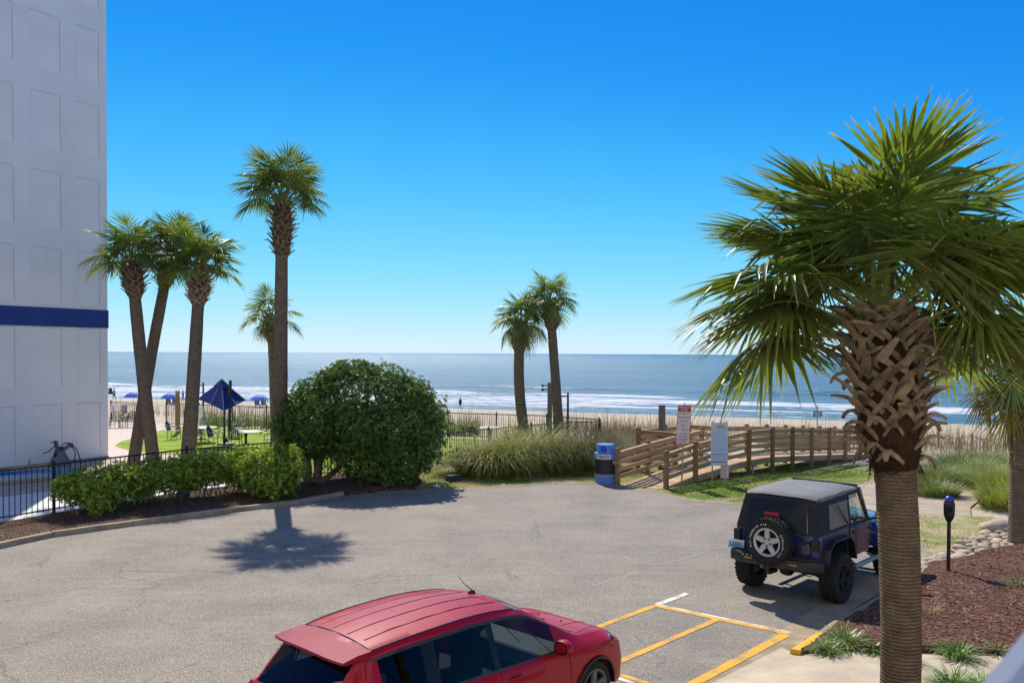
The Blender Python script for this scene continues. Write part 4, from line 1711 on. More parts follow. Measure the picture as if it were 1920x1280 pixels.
def m_wood(name, a, b, c3, sx=(1, 1, 1), sc=3):
    t = NT(name)
    oi = t.n('ShaderNodeObjectInfo')
    gr = t.noise(14, 5, .7, t.co(sx))
    bl = t.noise(sc, 4, .6)
    c = t.mix(t.ramp(gr, [(.3, b), (.7, a)]), c3, t.ramp(bl, [(.45, (0, 0, 0, 1)), (.75, (.7, .7, .7, 1))]))
    vm = t.n('ShaderNodeVectorMath', operation='SCALE')
    t.l(c, vm.inputs[0])
    t.l(t.math('MULTIPLY_ADD', oi.outputs['Random'], .4, .8), vm.inputs['Scale'])
    t.base(vm.outputs[0])
    t.set(Roughness=.85)
    t.b.inputs['Specular IOR Level'].default_value = .25
    t.bump(gr, .5, .006)
    return t.m


WOOD_R = m_wood('weathered_rail_wood', lin(194, 164, 124), lin(152, 122, 88), lin(176, 154, 124), (.25, 4, 4))
WOOD_P = m_wood('post_wood', lin(164, 132, 92), lin(118, 92, 62), lin(136, 120, 100), (4, 4, .3))
WOOD_D = m_wood('deck_wood', lin(200, 174, 140), lin(164, 138, 106), lin(190, 170, 142), (4, .3, 4))
BW0 = Vector((5.11, 28.6, 0))
bw = empty('boardwalk', BW0, HEAD, 'weathered timber boardwalk ramp with railings leading from the lot to the beach', 'boardwalk')
# local x runs along the walk, local y to its left; heights measured off the photograph's railing
DZ = [(-.4, .0), (0, .02), (1.85, .22), (5.0, .42), (7.0, .43), (9.43, .30), (11.27, .16), (13.1, .04), (14.9, -.09), (16.6, -.22), (24, -.75)]
dz = lambda t: lerp_tab(DZ, t)
gz = lambda t, y: TH(BW0.x + SD.x * t + SN.x * y, BW0.y + SD.y * t + SN.y * y)
WB = 1.5
# deck planks
t_ = -.35
while t_ < 21.5:
    wide = WB
    m_ = MB()
    wj = R.uniform(-.012, .012)
    sl_ = math.atan2(dz(t_ + .14) - dz(t_), .14)
    bay = 3.3 < t_ < 6.75
    y1 = WB + (1.66 if bay else 0)
    m_.box((0, (y1) / 2 + wj, 0), (.132, y1 - .02, .036))
    o = m_.build('deck_plank', WOOD_D, bw, bevel=.004)
    o.location = (t_ + .07, 0, dz(t_ + .07) - .018 + R.uniform(-.003, .003))
    o.rotation_euler = (0, -sl_, R.uniform(-.004, .004))
    t_ += .143
# stringers / fascia
for y in (0.0, WB):
    for a, b in zip(DZ, DZ[1:]):
        if a[0] > 21.4:
            continue
        n = max(1, round((b[0] - a[0]) / 2.4))
        for i in range(n):
            ta, tb = a[0] + (b[0] - a[0]) * i / n, a[0] + (b[0] - a[0]) * (i + 1) / n
            m_ = MB()
            m_.beam((ta + .003, y + (-.03 if y == 0 else .03), dz(ta) - .115), (tb - .003, y + (-.03 if y == 0 else .03), dz(tb) - .115), .04, .235)
            m_.build('fascia_board', WOOD_R, bw)
pm_post = {}


def post(t, y, top, tall=0, w=.14, mat=None):
    g = gz(t, y) - .25
    b = MB()
    b.box((0, 0, (g + top) / 2), (w, w, top - g))
    o = b.build('post', mat or WOOD_P, bw, bevel=.008)
    o.location = (t, y, 0)
    if not tall:
        b = MB()
        b.box((0, 0, 0), (w + .03, w + .03, .025))
        b.lathe([(w * .72, .012), (w * .55, .045), (0, .07)], 8)
        c = b.build('post_cap', WOOD_P, o)
        c.location = (0, 0, top + .012)
    return o


def rails(t0, y0, t1, y1, h=1.06, side=1, z0=None, z1=None):
    """boards between two posts; side offsets them to the walk's inside"""
    a0 = dz(t0) if z0 is None else z0
    a1 = dz(t1) if z1 is None else z1
    d = Vector((t1 - t0, y1 - y0, 0)).normalized()
    nrm = Vector((-d.y, d.x, 0)) * side
    for k, (hh, hgt) in enumerate(((h - .07, .14), (h - .32, .14), (h - .57, .14), (h - .82, .14))):
        off = nrm * (.095 + R.uniform(-.004, .004))
        m_ = MB()
        m_.beam(Vector((t0, y0, a0 + hh)) + off - d * .06, Vector((t1, y1, a1 + hh)) + off + d * .06 - d * .125, .038, hgt)
        m_.build('rail_board', WOOD_R, bw, bevel=.004)
    m_ = MB()
    m_.beam(Vector((t0, y0, a0 + h + .022)) + nrm * .06 + d * .0, Vector((t1, y1, a1 + h + .022)) + nrm * .06 - d * .004, .14, .038)
    m_.build('cap_rail', WOOD_R, bw, bevel=.005)


RT = [0, 1.85, 3.9, 5.7, 7.64, 9.43, 11.27, 13.09, 14.86, 16.6, 18.4, 20.2]
for i, t in enumerate(RT):
    post(t, -.1, dz(t) + (1.17 if i else 1.19))
    if i:
        rails(RT[i - 1], -.1, t, -.1, 1.1)
LT = [-.42, 1.39, 3.22, 5.05]
for i, t in enumerate(LT):
    post(t, WB + .1, dz(t) + (1.17 if i else 1.2))
    if i:
        rails(LT[i - 1], WB + .1, t, WB + .1, 1.1, -1)
LT2 = [6.9, 8.7, 10.5, 12.3, 14.1, 15.9, 17.7, 19.5]
for i, t in enumerate(LT2):
    post(t, WB + .1, dz(t) + 1.17)
    if i:
        rails(LT2[i - 1], WB + .1, t, WB + .1, 1.1, -1)
# the side bay
by = WB + 1.78
post(3.2, by, .42 + 1.17)
post(5.05, by, .42 + 1.17)
post(6.9, by, .42 + 1.17)
rails(3.22, WB + .1, 3.2, by, 1.1, -1, .42, .42)
rails(3.2, by, 5.05, by, 1.1, -1, .42, .42)
rails(5.05, by, 6.9, by, 1.1, -1, .42, .42)
rails(6.9, by, 6.9, WB + .1, 1.1, -1, .42, .42)
# short handrail returns on the two end posts
for y, s in ((-.1, -1), (WB + .1, -1)):
    m_ = MB()
    t = 0 if y < 0 else -.42
    m_.box((t - .1, y, .78), (.24, .12, .12))
    m_.build('rail_return', WOOD_R, bw, bevel=.006)
p = AY(1241, 806, 33.6)
t = tag(MB() and empty('timber_post', (p.x, p.y, TH(p.x, p.y)), HEAD), 'square grey timber post rising above the boardwalk side bay', 'post')
m_ = MB()
m_.box((0, 0, 1.25), (.2, .2, 2.6))
m_.build('shaft', PM('grey_timber', lin(132, 122, 112), lin(98, 90, 82), .9, 6, 5, .4, 30, .01, stretch=(4, 4, .4)), t, bevel=.01)
m_ = MB()
m_.box((0, 0, 2.565), (.22, .22, .03))
m_.build('cap', BRN, t)

# ================================================================== TRASH CAN
BLUE_L = PM('light_blue_plastic', lin(88, 142, 214), lin(74, 126, 200), .45, 5)
BLUE_D = PM('deep_blue_plastic', lin(24, 58, 190), lin(20, 50, 172), .4, 5)
BLACKP = PM('black_plastic', lin(38, 34, 34), lin(26, 24, 25), .5, 5)
LBL = PM('white_label', lin(222, 216, 200), lin(206, 200, 184), .6, 5)
TXT_R = PM('maroon_lettering', lin(120, 46, 36), lin(110, 42, 32), .7, 5)
TXT_K = PM('dark_lettering', lin(60, 56, 60), lin(52, 48, 52), .7, 5)
TXT_W = PM('white_lettering', lin(230, 230, 228), lin(220, 220, 216), .6, 5)
tp = G(1137, 908)
face = math.atan2(-tp.y, -tp.x) + math.pi / 2
tc_ = empty('trash_can', (tp.x, tp.y + .3, 0), face - .12, 'round blue trash can with black midriff by the boardwalk entrance', 'trash can')
m_ = MB()
m_.lathe([(.0, .02), (.36, .02), (.365, .1), (.37, .34), (.37, .35)], 32)
m_.build('bottom_band', BLUE_L, tc_, smooth=40)
m_ = MB()
m_.lathe([(.372, .345), (.372, .86), (.36, .87)], 32)
m_.build('barrel', BLACKP, tc_, smooth=40)
m_ = MB()
m_.lathe([(.36, .86), (.385, .862), (.39, .88), (.388, 1.05), (.37, 1.075), (.30, 1.08)], 32)
m_.build('collar', BLUE_L, tc_, smooth=40)
m_ = MB()
m_.lathe([(.31, 1.07), (.312, 1.34), (.298, 1.37), (.0, 1.385)], 32)
hd = m_.build('hood', BLUE_L, tc_, smooth=40)
m_ = MB()
m_.lathe([(0, .012), (.105, .012), (.112, 0)], 20, Matrix.Translation((-.03, -.311, 1.215)) @ Matrix.Rotation(rad(90), 4, 'X'))
m_.build('flap', BLUE_D, hd, smooth=40)
m_ = MB()
rings = []
for k in range(13):
    a = -math.pi / 2 - .12 + (k - 6) * .115
    rings.append([(math.cos(a) * .3935, math.sin(a) * .3935, .885), (math.cos(a) * .3935, math.sin(a) * .3935, 1.04)])
m_.loft(rings)
lb = m_.build('label_strip', LBL, tc_, smooth=60)
m_ = MB()
for i, ch in enumerate('TRASH'):
    a = -math.pi / 2 - .12 + (i - 2) * .215
    M = Matrix.Translation((math.cos(a) * .397, math.sin(a) * .397, .96)) @ Matrix.Rotation(a + math.pi / 2, 4, 'Z') @ Matrix.Rotation(rad(90), 4, 'X')
    text_mb(ch, .125, m_, M, bold=.004)
m_.build('lettering', TXT_R, lb)
m_ = MB()
for k in range(22):
    a = -math.pi / 2 + (k - 11) * .135
    m_.box((math.cos(a) * .373, math.sin(a) * .373, .315), (.012, .022, .05 + .02 * (k % 3)), rz=a)
m_.build('printed_marks', PM('tan_marks', lin(186, 168, 120), None, .7), tc_)

# ================================================================== SIGNS
GALV = PM('galvanised_steel', lin(168, 166, 162), lin(138, 136, 134), .45, 8, 4, .1, 50, metal=.6)
SGN_W = PM('sign_face_white', lin(222, 212, 212), lin(206, 196, 196), .45, 4)
SGN_B = PM('sign_face_pale_blue', lin(186, 206, 226), lin(172, 194, 216), .45, 3)
SGN_R = PM('sign_red', lin(176, 34, 48), lin(160, 30, 42), .45, 4)
SGN_BK = PM('sign_edge', lin(150, 150, 150), None, .5)


def signface(root, cx, cz, w, h, mat, y=-.035, name='sign_plate', border=None):
    m_ = MB()
    m_.box((cx, y, cz), (w, .006, h))
    o = m_.build(name, mat, root, bevel=.002)
    if border:
        b = MB()
        e = .012
        for (x, z, ww, hh) in ((cx, cz + h / 2 - e * 1.5, w - 2 * e, e), (cx, cz - h / 2 + e * 1.5, w - 2 * e, e), (cx - w / 2 + e * 1.5, cz, e, h - 4.1 * e), (cx + w / 2 - e * 1.5, cz, e, h - 4.1 * e)):
            b.box((x, y - .0045, z), (ww, .002, hh))
        b.build('border_line', border, o)
    return o


def stext(root, lines, y=-.0405):
    for txt, cx, cz, size, mat in lines:
        M = Matrix.Translation((cx, y, cz)) @ Matrix.Rotation(rad(90), 4, 'X')
        text_mb(txt, size, None, M, bold=size * .02).build('lettering', mat, root)


def strips(root, cx, cz, w, n, pitch, hh, mat, seed, y=-.0405):
    m_ = MB()
    q = random.Random(seed)
    for i in range(n):
        x = cx - w / 2
        while x < cx + w / 2 - .03:
            l_ = q.uniform(.02, .07)
            if x + l_ > cx + w / 2:
                break
            m_.box((x + l_ / 2, y, cz - i * pitch), (l_, .002, hh))
            x += l_ + .014
    m_.build('fine_print', mat, root)


# emergency access sign (tilts a little)
sp = G(1277, 908)
sa = empty('road_sign', (sp.x, sp.y - .1, TH(sp.x, sp.y)), rad(-8), 'narrow pole with a red headed EMERGENCY ACCESS sign above a second white sign', 'sign')
sa.rotation_euler = (0, rad(1.6), rad(-8))
m_ = MB()
m_.box((0, 0, 1.38), (.05, .03, 2.9))
m_.box((-.02, .012, 1.38), (.012, .03, 2.9))
m_.build('pole', GALV, sa)
s1 = signface(sa, 0, 2.44, .46, .66, SGN_W, border=SGN_R)
m_ = MB()
m_.box((0, -.0395, 2.645), (.42, .003, .21))
m_.build('red_panel', SGN_R, s1)
stext(s1, [('EMERGENCY', 0, 2.69, .068, TXT_W), ('ACCESS', 0, 2.60, .068, TXT_W)], -.0425)
stext(s1, [('NO PARKING', 0, 2.475, .062, TXT_R), ('TOW ZONE', 0, 2.345, .075, TXT_K)])
m_ = MB()
m_.box((0, -.0395, 2.22), (.2, .003, .018))
m_.add([(-.1, -.041, 2.25), (-.1, -.041, 2.19), (-.15, -.041, 2.22)], [(0, 1, 2)])
m_.add([(.1, -.041, 2.25), (.1, -.041, 2.19), (.15, -.041, 2.22)], [(0, 1, 2)])
m_.build('arrow', SGN_R, s1)
s2 = signface(sa, -.02, 1.77, .46, .66, SGN_W, border=SGN_R)
stext(s2, [('NO', -.02, 2.03, .085, SGN_R), ('DISCHARGE', -.02, 1.935, .06, TXT_R), ('OF', -.02, 1.86, .055, TXT_R), ('PRIVATE', -.02, 1.775, .065, TXT_R), ('FIREWORKS', -.02, 1.685, .06, TXT_R)])
strips(s2, -.02, 1.6, .36, 2, .07, .03, TXT_R, 3)

sp = G(1346, 906)
sb = empty('notice_board', (sp.x, sp.y - .1, TH(sp.x, sp.y)), rad(-10), 'tall pale blue beach rules board standing on two thin posts', 'sign')
for x in (-.22, .24):
    m_ = MB()
    m_.box((x, 0, 1.06), (.045, .03, 2.3))
    m_.build('post', GALV, sb)
bd = signface(sb, .01, 1.42, .57, 1.5, SGN_B)
m_ = MB()
m_.box((.01, -.041, 1.07), (.57, .004, .016))
m_.box((.01, -.041, .80), (.53, .003, .022))
m_.build('dividing_line', TXT_K, bd)
strips(bd, .08, 2.06, .22, 1, .05, .03, SGN_R, 5)
strips(bd, .06, 1.995, .36, 1, .05, .034, SGN_R, 6)
strips(bd, .01, 1.90, .46, 15, .052, .014, PM('pale_print', lin(140, 166, 204), None, .6), 7)
strips(bd, .01, 1.02, .46, 4, .048, .014, PM('pale_print', lin(140, 166, 204), None, .6), 8)
strips(bd, .01, .80, .5, 1, .05, .03, TXT_K, 9)

sp = G(1357, 913)
sc_ = empty('low_sign', (sp.x, sp.y - .12, TH(sp.x, sp.y)), rad(-12), 'small low white sign with red writing on a short stake', 'sign')
m_ = MB()
m_.box((0, 0, .38), (.05, .03, .85))
m_.build('stake', GALV, sc_)
pl = signface(sc_, 0, .57, .28, .46, SGN_W, border=SGN_R)
strips(pl, 0, .74, .2, 7, .055, .026, TXT_R, 12)

# utility flags and small things in the grass
for i, (px, py, lb) in enumerate(((1319, 905, 'left tiny orange marker flag under the boardwalk edge'), (1338, 907, 'right tiny orange marker flag under the notice board'))):
    p = G(px, py)
    t = empty('marker_flag', (p.x, p.y + .15, TH(p.x, p.y)), 0, lb, 'flag', 'orange marker flags')
    m_ = MB()
    m_.tube([(0, 0, 0), (0, 0, .32)], .004, 5)
    m_.build('wire', GALV, t)
    m_ = MB()
    m_.loft([[(x, .012 * math.sin(x * 40), .32), (x, .012 * math.sin(x * 40), .2)] for x in (0, .04, .08, .12)])
    m_.build('pennant', PM('orange_vinyl', lin(222, 96, 50), None, .6), t)
p = G(1412, 884, -.15)
t = empty('white_spigot', (p.x, p.y, TH(p.x, p.y)), 0, 'small white standpipe under the boardwalk edge', 'spigot')
m_ = MB()
m_.tube([(0, 0, 0), (0, 0, .34)], .045, 8)
m_.build('pipe', PM('white_pvc', lin(220, 220, 214), None, .5), t)
m_ = MB()
m_.tube([(0, 0, .3), (.14, -.03, .3), (.17, -.04, .22)], .03, 6)
m_.build('spout', PM('white_pvc', lin(220, 220, 214), None, .5), t)
p = G(850, 901)
t = empty('valve_box', p, .5, 'low black utility box in the grass left of the fountain grass', 'utility box')
m_ = MB()
m_.box((0, 0, .09), (.5, .36, .18), taper=.92)
m_.build('body', BLACKP, t, bevel=.015)
m_ = MB()
m_.box((0, 0, .195), (.44, .31, .02))
m_.build('lid', BLACKP, t, bevel=.006)
p = G(812, 914)
m_ = MB()
m_.loft([[(.0, -.1, 0), (0, 0, .06), (0, .1, .02)], [(.12, -.12, .03), (.12, 0, .09), (.12, .12, .04)], [(.25, -.08, .01), (.25, .02, .05), (.26, .1, 0)]])
o = m_.build('plastic_bag', PM('pale_teal_plastic', lin(170, 206, 204), None, .4), smooth=60, label='crumpled pale teal plastic scrap on the grass near the bush', cat='litter')
o.location = p + Vector((0, 0, .03))

# meter-like post on the right
p = G(1778, 1073, .12)
t = empty('parking_meter', (p.x, p.y, .1), rad(-25), 'slim black pole meter with a blue tipped head in the red mulch', 'parking meter')
m_ = MB()
m_.tube([(0, 0, 0), (0, 0, 1.1)], .036, 12)
m_.build('pole', BLK, t, smooth=40)
m_ = MB()
m_.loft([[(x * s * .1, y * s * .085, z) for x, y in ((-1, -.55), (-.55, -1), (.55, -1), (1, -.55), (1, .55), (.55, 1), (-.55, 1), (-1, .55))] for s, z in ((.42, 1.05), (.8, 1.13), (1.0, 1.2), (1.04, 1.42), (.86, 1.47), (.86, 1.49))], closed=True, caps=True)
hd = m_.build('head', BLK, t, bevel=.004)
m_ = MB()
m_.lathe([(.086, 1.485), (.08, 1.53), (.05, 1.565), (0, 1.575)], 14)
m_.build('cap', PM('blue_meter_cap', lin(30, 54, 190), None, .35), hd, smooth=50)
m_ = MB()
m_.box((0, -.09, 1.3), (.1, .012, .12))
m_.build('face_plate', PM('dark_glass', lin(20, 22, 26), None, .12), hd)

# ---- stones
STONE = PM('river_stone', lin(190, 174, 152), lin(146, 130, 110), .8, 5, 5, .3, 20, .01, objrand=.28)
STONE_O = PM('orange_stone', lin(196, 150, 104), lin(160, 116, 76), .8, 5, 5, .3, 20, .01, objrand=.25)
stm = []
for k in range(6):
    b = bmesh.new()
    bmesh.ops.create_icosphere(b, subdivisions=2, radius=1)
    for v in b.verts:
        n_ = noise.noise(v.co * 1.1 + Vector((k * 5, 0, 0)))
        v.co *= 1 + .28 * n_
        v.co.z *= .52
        v.co.x *= 1.25
    me = bpy.data.meshes.new('stone')
    b.to_mesh(me)
    b.free()
    me.polygons.foreach_set('use_smooth', [True] * len(me.polygons))
    stm.append(me)


def stones(poly, n, smin, smax, mat, label, zf, group=None):
    root = empty('stone_bed', (*poly[0], 0), 0, label, 'stones', group)
    ms = []
    for m in stm:
        c = m.copy()
        c.materials.append(mat)
        ms.append(c)
    xs = [p[0] for p in poly]
    ys = [p[1] for p in poly]
    c, done = 0, []
    while len(done) < n and c < 9000:
        c += 1
        x, y = rr.uniform(min(xs), max(xs)), rr.uniform(min(ys), max(ys))
        if not inside((x, y), poly):
            continue
        s = rr.uniform(smin, smax)
        if any((x - a) ** 2 + (y - b) ** 2 < (.78 * (s + d)) ** 2 for a, b, d in done):
            continue
        done.append((x, y, s))
        inst('stone', rr.choice(ms), root, (x - poly[0][0], y - poly[0][1], zf(x, y) + s * .22), (rr.uniform(-.25, .25), rr.uniform(-.25, .25), rr.uniform(0, 6.28)), s)
    return root


stones(gp((1715, 1068), (1790, 1030), (1850, 1000), (1885, 985), (1990, 1000), (1990, 1040), (1890, 1042), (1800, 1062), (1735, 1078)), 230, .07, .15, STONE,
       'band of pale river stones between the mulch and the grass strip', lambda x, y: .05)
stones([(7.05, 12.45), (7.5, 12.43), (8.6, 12.5), (9.4, 13.6), (10.0, 15.6), (9.6, 15.6), (8.9, 14.0), (8.0, 13.2), (7.2, 12.85)], 210, .035, .075, STONE_O,
       'strip of small orange stones along the right side of the walk', lambda x, y: .11)
p = G(1872, 998)
o = inst('boulder', stm[2].copy(), None, (p.x + .1, p.y + .2, .1), (0, 0, .4), (.5, .36, .42), label='flat topped boulder beside the edge palm', cat='rock')
o.data.materials.append(STONE)

# ---- balcony rail close to the camera
m_ = MB()
ra, rb_ = AY(2075, 1210, .62), AY(1935, 1430, .50)
d_ = rb_ - ra
brl = empty('balcony_rail', ra - d_ * .5, 0, 'blurred pale blue grey balcony rail cutting the bottom right corner', 'railing')
m_.beam(-d_ * .6, d_ * 1.6, .085, .05, up=(1, .3, .5))
m_.build('handrail', PM('pale_blue_grey_paint', lin(96, 104, 126), lin(86, 94, 116), .5, 3), brl, bevel=.012)
m_ = MB()
m_.beam(-d_ * .6 + Vector((.02, .02, -.09)), d_ * 1.6 + Vector((.02, .02, -.09)), .03, .03)
m_.build('lower_bar', PM('pale_blue_grey_paint', lin(150, 160, 186), None, .5, 3), brl)
# ================================================================== VEHICLES
def m_paint(name, col, flake=.25, rough=.32, coat=1, spec=.5):
    t = NT(name)
    f = t.noise(1.1, 4, .6)
    c = t.ramp(f, [(.3, tuple(v * .94 for v in col[:3])), (.7, col)])
    t.base(c)
    t.set(Roughness=rough, Metallic=flake)
    t.b.inputs['Coat Weight'].default_value = coat
    t.b.inputs['Specular IOR Level'].default_value = spec
    t.b.inputs['Coat Roughness'].default_value = .04
    return t.m


def m_glass(name, tint, refl=1.0, alpha=.8):
    t = NT(name)
    tr = t.n('ShaderNodeBsdfTransparent')
    tr.inputs['Color'].default_value = tint
    gl = t.n('ShaderNodeBsdfGlossy', Roughness=.02)
    lw = t.n('ShaderNodeLayerWeight', Blend=.5)
    f5 = t.math('POWER', lw.outputs['Facing'], 4.0)
    ms = t.n('ShaderNodeMixShader')
    t.l(t.math('MULTIPLY', t.math('MULTIPLY_ADD', f5, .9, .03), refl), ms.inputs[0])
    t.l(tr.outputs[0], ms.inputs[1])
    t.l(gl.outputs[0], ms.inputs[2])
    t.l(ms.outputs[0], t.out.inputs[0])
    return t.m


RUB = PM('tyre_rubber', lin(44, 43, 43), lin(30, 30, 30), .82, 14, 4, .2, 50, .006, spec=.3)
RIM_S = PM('silver_wheel', lin(196, 196, 198), lin(176, 176, 180), .35, 4, metal=.55)
RIM_G = PM('grey_wheel', lin(110, 108, 108), lin(90, 88, 88), .4, 4, metal=.4)
RIM_K = PM('black_wheel', lin(30, 30, 32), lin(22, 22, 24), .35, 4, metal=.3)
NAVY = m_paint('navy_paint', lin(24, 44, 104), .05)
NAVY_D = m_paint('greyed_navy_paint', lin(44, 50, 76), .1, .4)  # the same navy, with the road's grey reflection put into its colour
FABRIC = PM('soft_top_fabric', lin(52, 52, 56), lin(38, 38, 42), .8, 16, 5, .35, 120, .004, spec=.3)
ROOFF = PM('sunlit_top_fabric', lin(124, 124, 126), lin(100, 100, 104), .75, 3, 6, .3, 120, .004, spec=.35)  # soft top cloth again, with sunlight on the roof put into its colour
VINYL = PM('dark_vinyl_window', lin(32, 31, 34), lin(26, 25, 28), .3, 3, 4, .3, 3, .02, spec=.28)
VINYL_G = PM('hazy_vinyl_window', lin(96, 86, 78), lin(74, 68, 64), .35, 3, 4, .3, 5, .02, spec=.5)
SMOKE = PM('smoked_lens', lin(44, 28, 28), lin(36, 24, 24), .25, 4)
REDL = PM('red_lens', lin(150, 12, 22), lin(130, 10, 18), .25, 4)
STEEL_K = PM('black_steel', lin(54, 52, 50), lin(38, 37, 36), .5, 10, 5, .15, 60, .004, spec=.4)
BRASS = PM('amber_marker', lin(170, 140, 70), None, .4)
CHROME = PM('chrome', lin(200, 200, 204), None, .12, 4, metal=1)
SEATM = PM('seat_cloth', lin(56, 54, 54), lin(42, 41, 42), .9, 10)


def wheel_parts(Rr, Wd, rim_r, rim_mat, root, M, lugs=True, spokes=5, letter=None):
    """tyre and rim with its axis along local Z (outer face +Z), placed by M"""
    mb = MB()
    h = Wd / 2
    mb.lathe([(rim_r, -h * .78), (rim_r + .02, -h * .92), (rim_r + (Rr - rim_r) * .5, -h), (Rr - .045, -h * .97), (Rr - .02, -h * .86), (Rr - .012, -h * .5), (Rr - .01, 0),
              (Rr - .012, h * .5), (Rr - .02, h * .86), (Rr - .045, h * .97), (rim_r + (Rr - rim_r) * .5, h), (rim_r + .02, h * .92), (rim_r, h * .78)], 48, M)
    n = 34
    for k in range(n if lugs else 0):
        for j, (zz, ww, off) in enumerate(((-.78, .30, 0), (-.26, .40, .5), (.26, .40, .15), (.78, .30, .65))):
            a = 2 * math.pi * (k + off) / n
            T = M @ Matrix.Rotation(a, 4, 'Z') @ Matrix.Translation((Rr - (.012 if abs(zz) < .5 else .02), 0, zz * h)) @ Matrix.Rotation(.35 * (1 if j % 2 else -1), 4, 'X')
            mb.box((0, 0, 0), (.026, 2 * math.pi * Rr / n * .62, Wd * ww * .52), T)
    ty = mb.build('tyre', RUB, root, smooth=30)
    mb = MB()
    zo = h * .62
    mb.lathe([(rim_r + .012, h * .90), (rim_r - .005, h * .92), (rim_r - .022, h * .80), (rim_r - .03, zo * .6), (rim_r - .04, -h * .6), (0, -h * .6)], 40, M)
    ob = mb.build('rim_barrel', RIM_K if rim_mat is RIM_K else STEEL_K, root, smooth=40)
    mb = MB()
    ro = rim_r + .004
    mb.lathe([(ro, h * .86), (ro + .006, h * .94), (ro - .012, h * .95), (ro - .03, h * .84), (ro - .034, h * .6)], 48, M)
    for k in range(spokes):
        a = 2 * math.pi * k / spokes + math.pi / 2
        T = M @ Matrix.Rotation(a, 4, 'Z')
        w0, w1 = rim_r * .25, rim_r * .19
        z0, z1 = h * .60, h * .80
        x0, x1 = rim_r * .18, ro - .018
        mb.add([(x0, -w0, z0), (x0, w0, z0), (x1, w1, z1), (x1, -w1, z1), (x0, -w0 * .8, z0 + .03), (x0, w0 * .8, z0 + .03), (x1, w1 * .78, z1 + .022), (x1, -w1 * .78, z1 + .022)],
               [(4, 5, 6, 7), (0, 1, 5, 4), (1, 2, 6, 5), (2, 3, 7, 6), (3, 0, 4, 7)], T)
    mb.lathe([(rim_r * .36, h * .55), (rim_r * .36, h * .60 + .028), (rim_r * .16, h * .6 + .034), (0, h * .6 + .03)], 24, M)
    rm = mb.build('rim', rim_mat, root, smooth=35)
    mb = MB()
    for k in range(5):
        a = 2 * math.pi * (k + .5) / 5 + math.pi / 2
        mb.lathe([(.018, 0), (.018, .008), (0, .008)], 8, M @ Matrix.Translation((math.cos(a) * rim_r * .27, math.sin(a) * rim_r * .27, h * .6 + .028)))
    mb.build('wheel_nuts', STEEL_K, rm)
    if letter:
        mb = MB()
        rl = (Rr - .05 + rim_r) / 2 + .005
        for txt, a0, st in letter:
            for i, ch in enumerate(txt):
                a = a0 - i * st
                if ch != ' ':
                    text_mb(ch, .042, mb, M @ Matrix.Rotation(a - math.pi / 2, 4, 'Z') @ Matrix.Translation((0, rl, h * 1.004)), bold=.0016)
        mb.build('lettering', TXT_W, ty)


JH = math.atan2(.731, .682)
jp = Vector((5.31, 15.98, .026))
jeep = empty('off_road_car', jp, JH, 'navy blue two door soft top off roader with a spare wheel on its back', 'car', 'parked vehicles')
jeep.scale = (1.06, 1.06, 1.06)
HW = .77
tub = MB()
side = [(-.64, .70), (-.52, .70), (-.46, .98), (-.30, 1.07), (.30, 1.07), (.47, .92), (.56, .64), (1.46, .64), (1.52, .80), (1.52, 1.21), (1.40, 1.225), (-.62, 1.215), (-.64, 1.19)]
pts = [(x, -HW, z) for x, z in side] + [(x, HW, z) for x, z in side]
n = len(side)
tub.add(pts, [tuple(range(n)), tuple(range(2 * n - 1, n - 1, -1))] + [(i, i + n, (i + 1) % n + n, (i + 1) % n) for i in range(n)])
tub.build('body', NAVY_D, jeep, bevel=.018, smooth=40)
m_ = MB()
for y0 in (-.60, ):
    m_.box((-.652, -.02, .96), (.03, 1.16, .46))
tg = m_.build('tailgate', NAVY, jeep, bevel=.012, smooth=40)
m_ = MB()
m_.box((-.672, -.02, 1.0), (.012, 1.02, .10))
m_.box((-.672, -.42, .80), (.012, .2, .07))
m_.build('tailgate_band', NAVY_D, tg, bevel=.004)  # darker band and small patch on the tailgate face
m_ = MB()
for z in (.86, 1.08):
    m_.box((-.675, -.50, z), (.03, .16, .035))
m_.build('hinge', BLACKP, tg)
for y, w_ in ((.675, .15), (-.685, .13)):
    m_ = MB()
    m_.box((-.648, y, .96), (.024, w_, .46))
    m_.build('rear_corner_panel', NAVY, jeep, bevel=.008, smooth=40)
for y in (-.70, .71):
    m_ = MB()
    m_.box((-.70, y, 1.06), (.08, .13, .19))
    lt = m_.build('tail_light', SMOKE, jeep, bevel=.01)
    m_ = MB()
    m_.box((-.742, y, 1.06), (.006, .10, .15))
    m_.build('lens', SMOKE, lt)
# licence plate under the left lamp
m_ = MB()
m_.box((-.735, .72, .885), (.012, .31, .155))
m_.box((-.70, .70, .90), (.06, .06, .05))
pm2 = NT('plate_face')
sx = pm2.n('ShaderNodeSeparateXYZ')
pm2.l(pm2.tc.outputs['Generated'], sx.inputs[0])
pm2.base(pm2.ramp(sx.outputs[2], [(.1, lin(70, 150, 200)), (.55, lin(170, 206, 226)), (1, lin(212, 226, 226))]))
pm2.set(Roughness=.4)
lp = m_.build('licence_plate', pm2.m, jeep, bevel=.003)
M = Matrix.Translation((-.743, .72, .885)) @ Matrix.Rotation(rad(-90), 4, 'Z') @ Matrix.Rotation(rad(90), 4, 'X')
text_mb('LZJ501', .085, None, M, bold=.002).build('lettering', PM('plate_ink', lin(24, 50, 110), None, .5), lp)
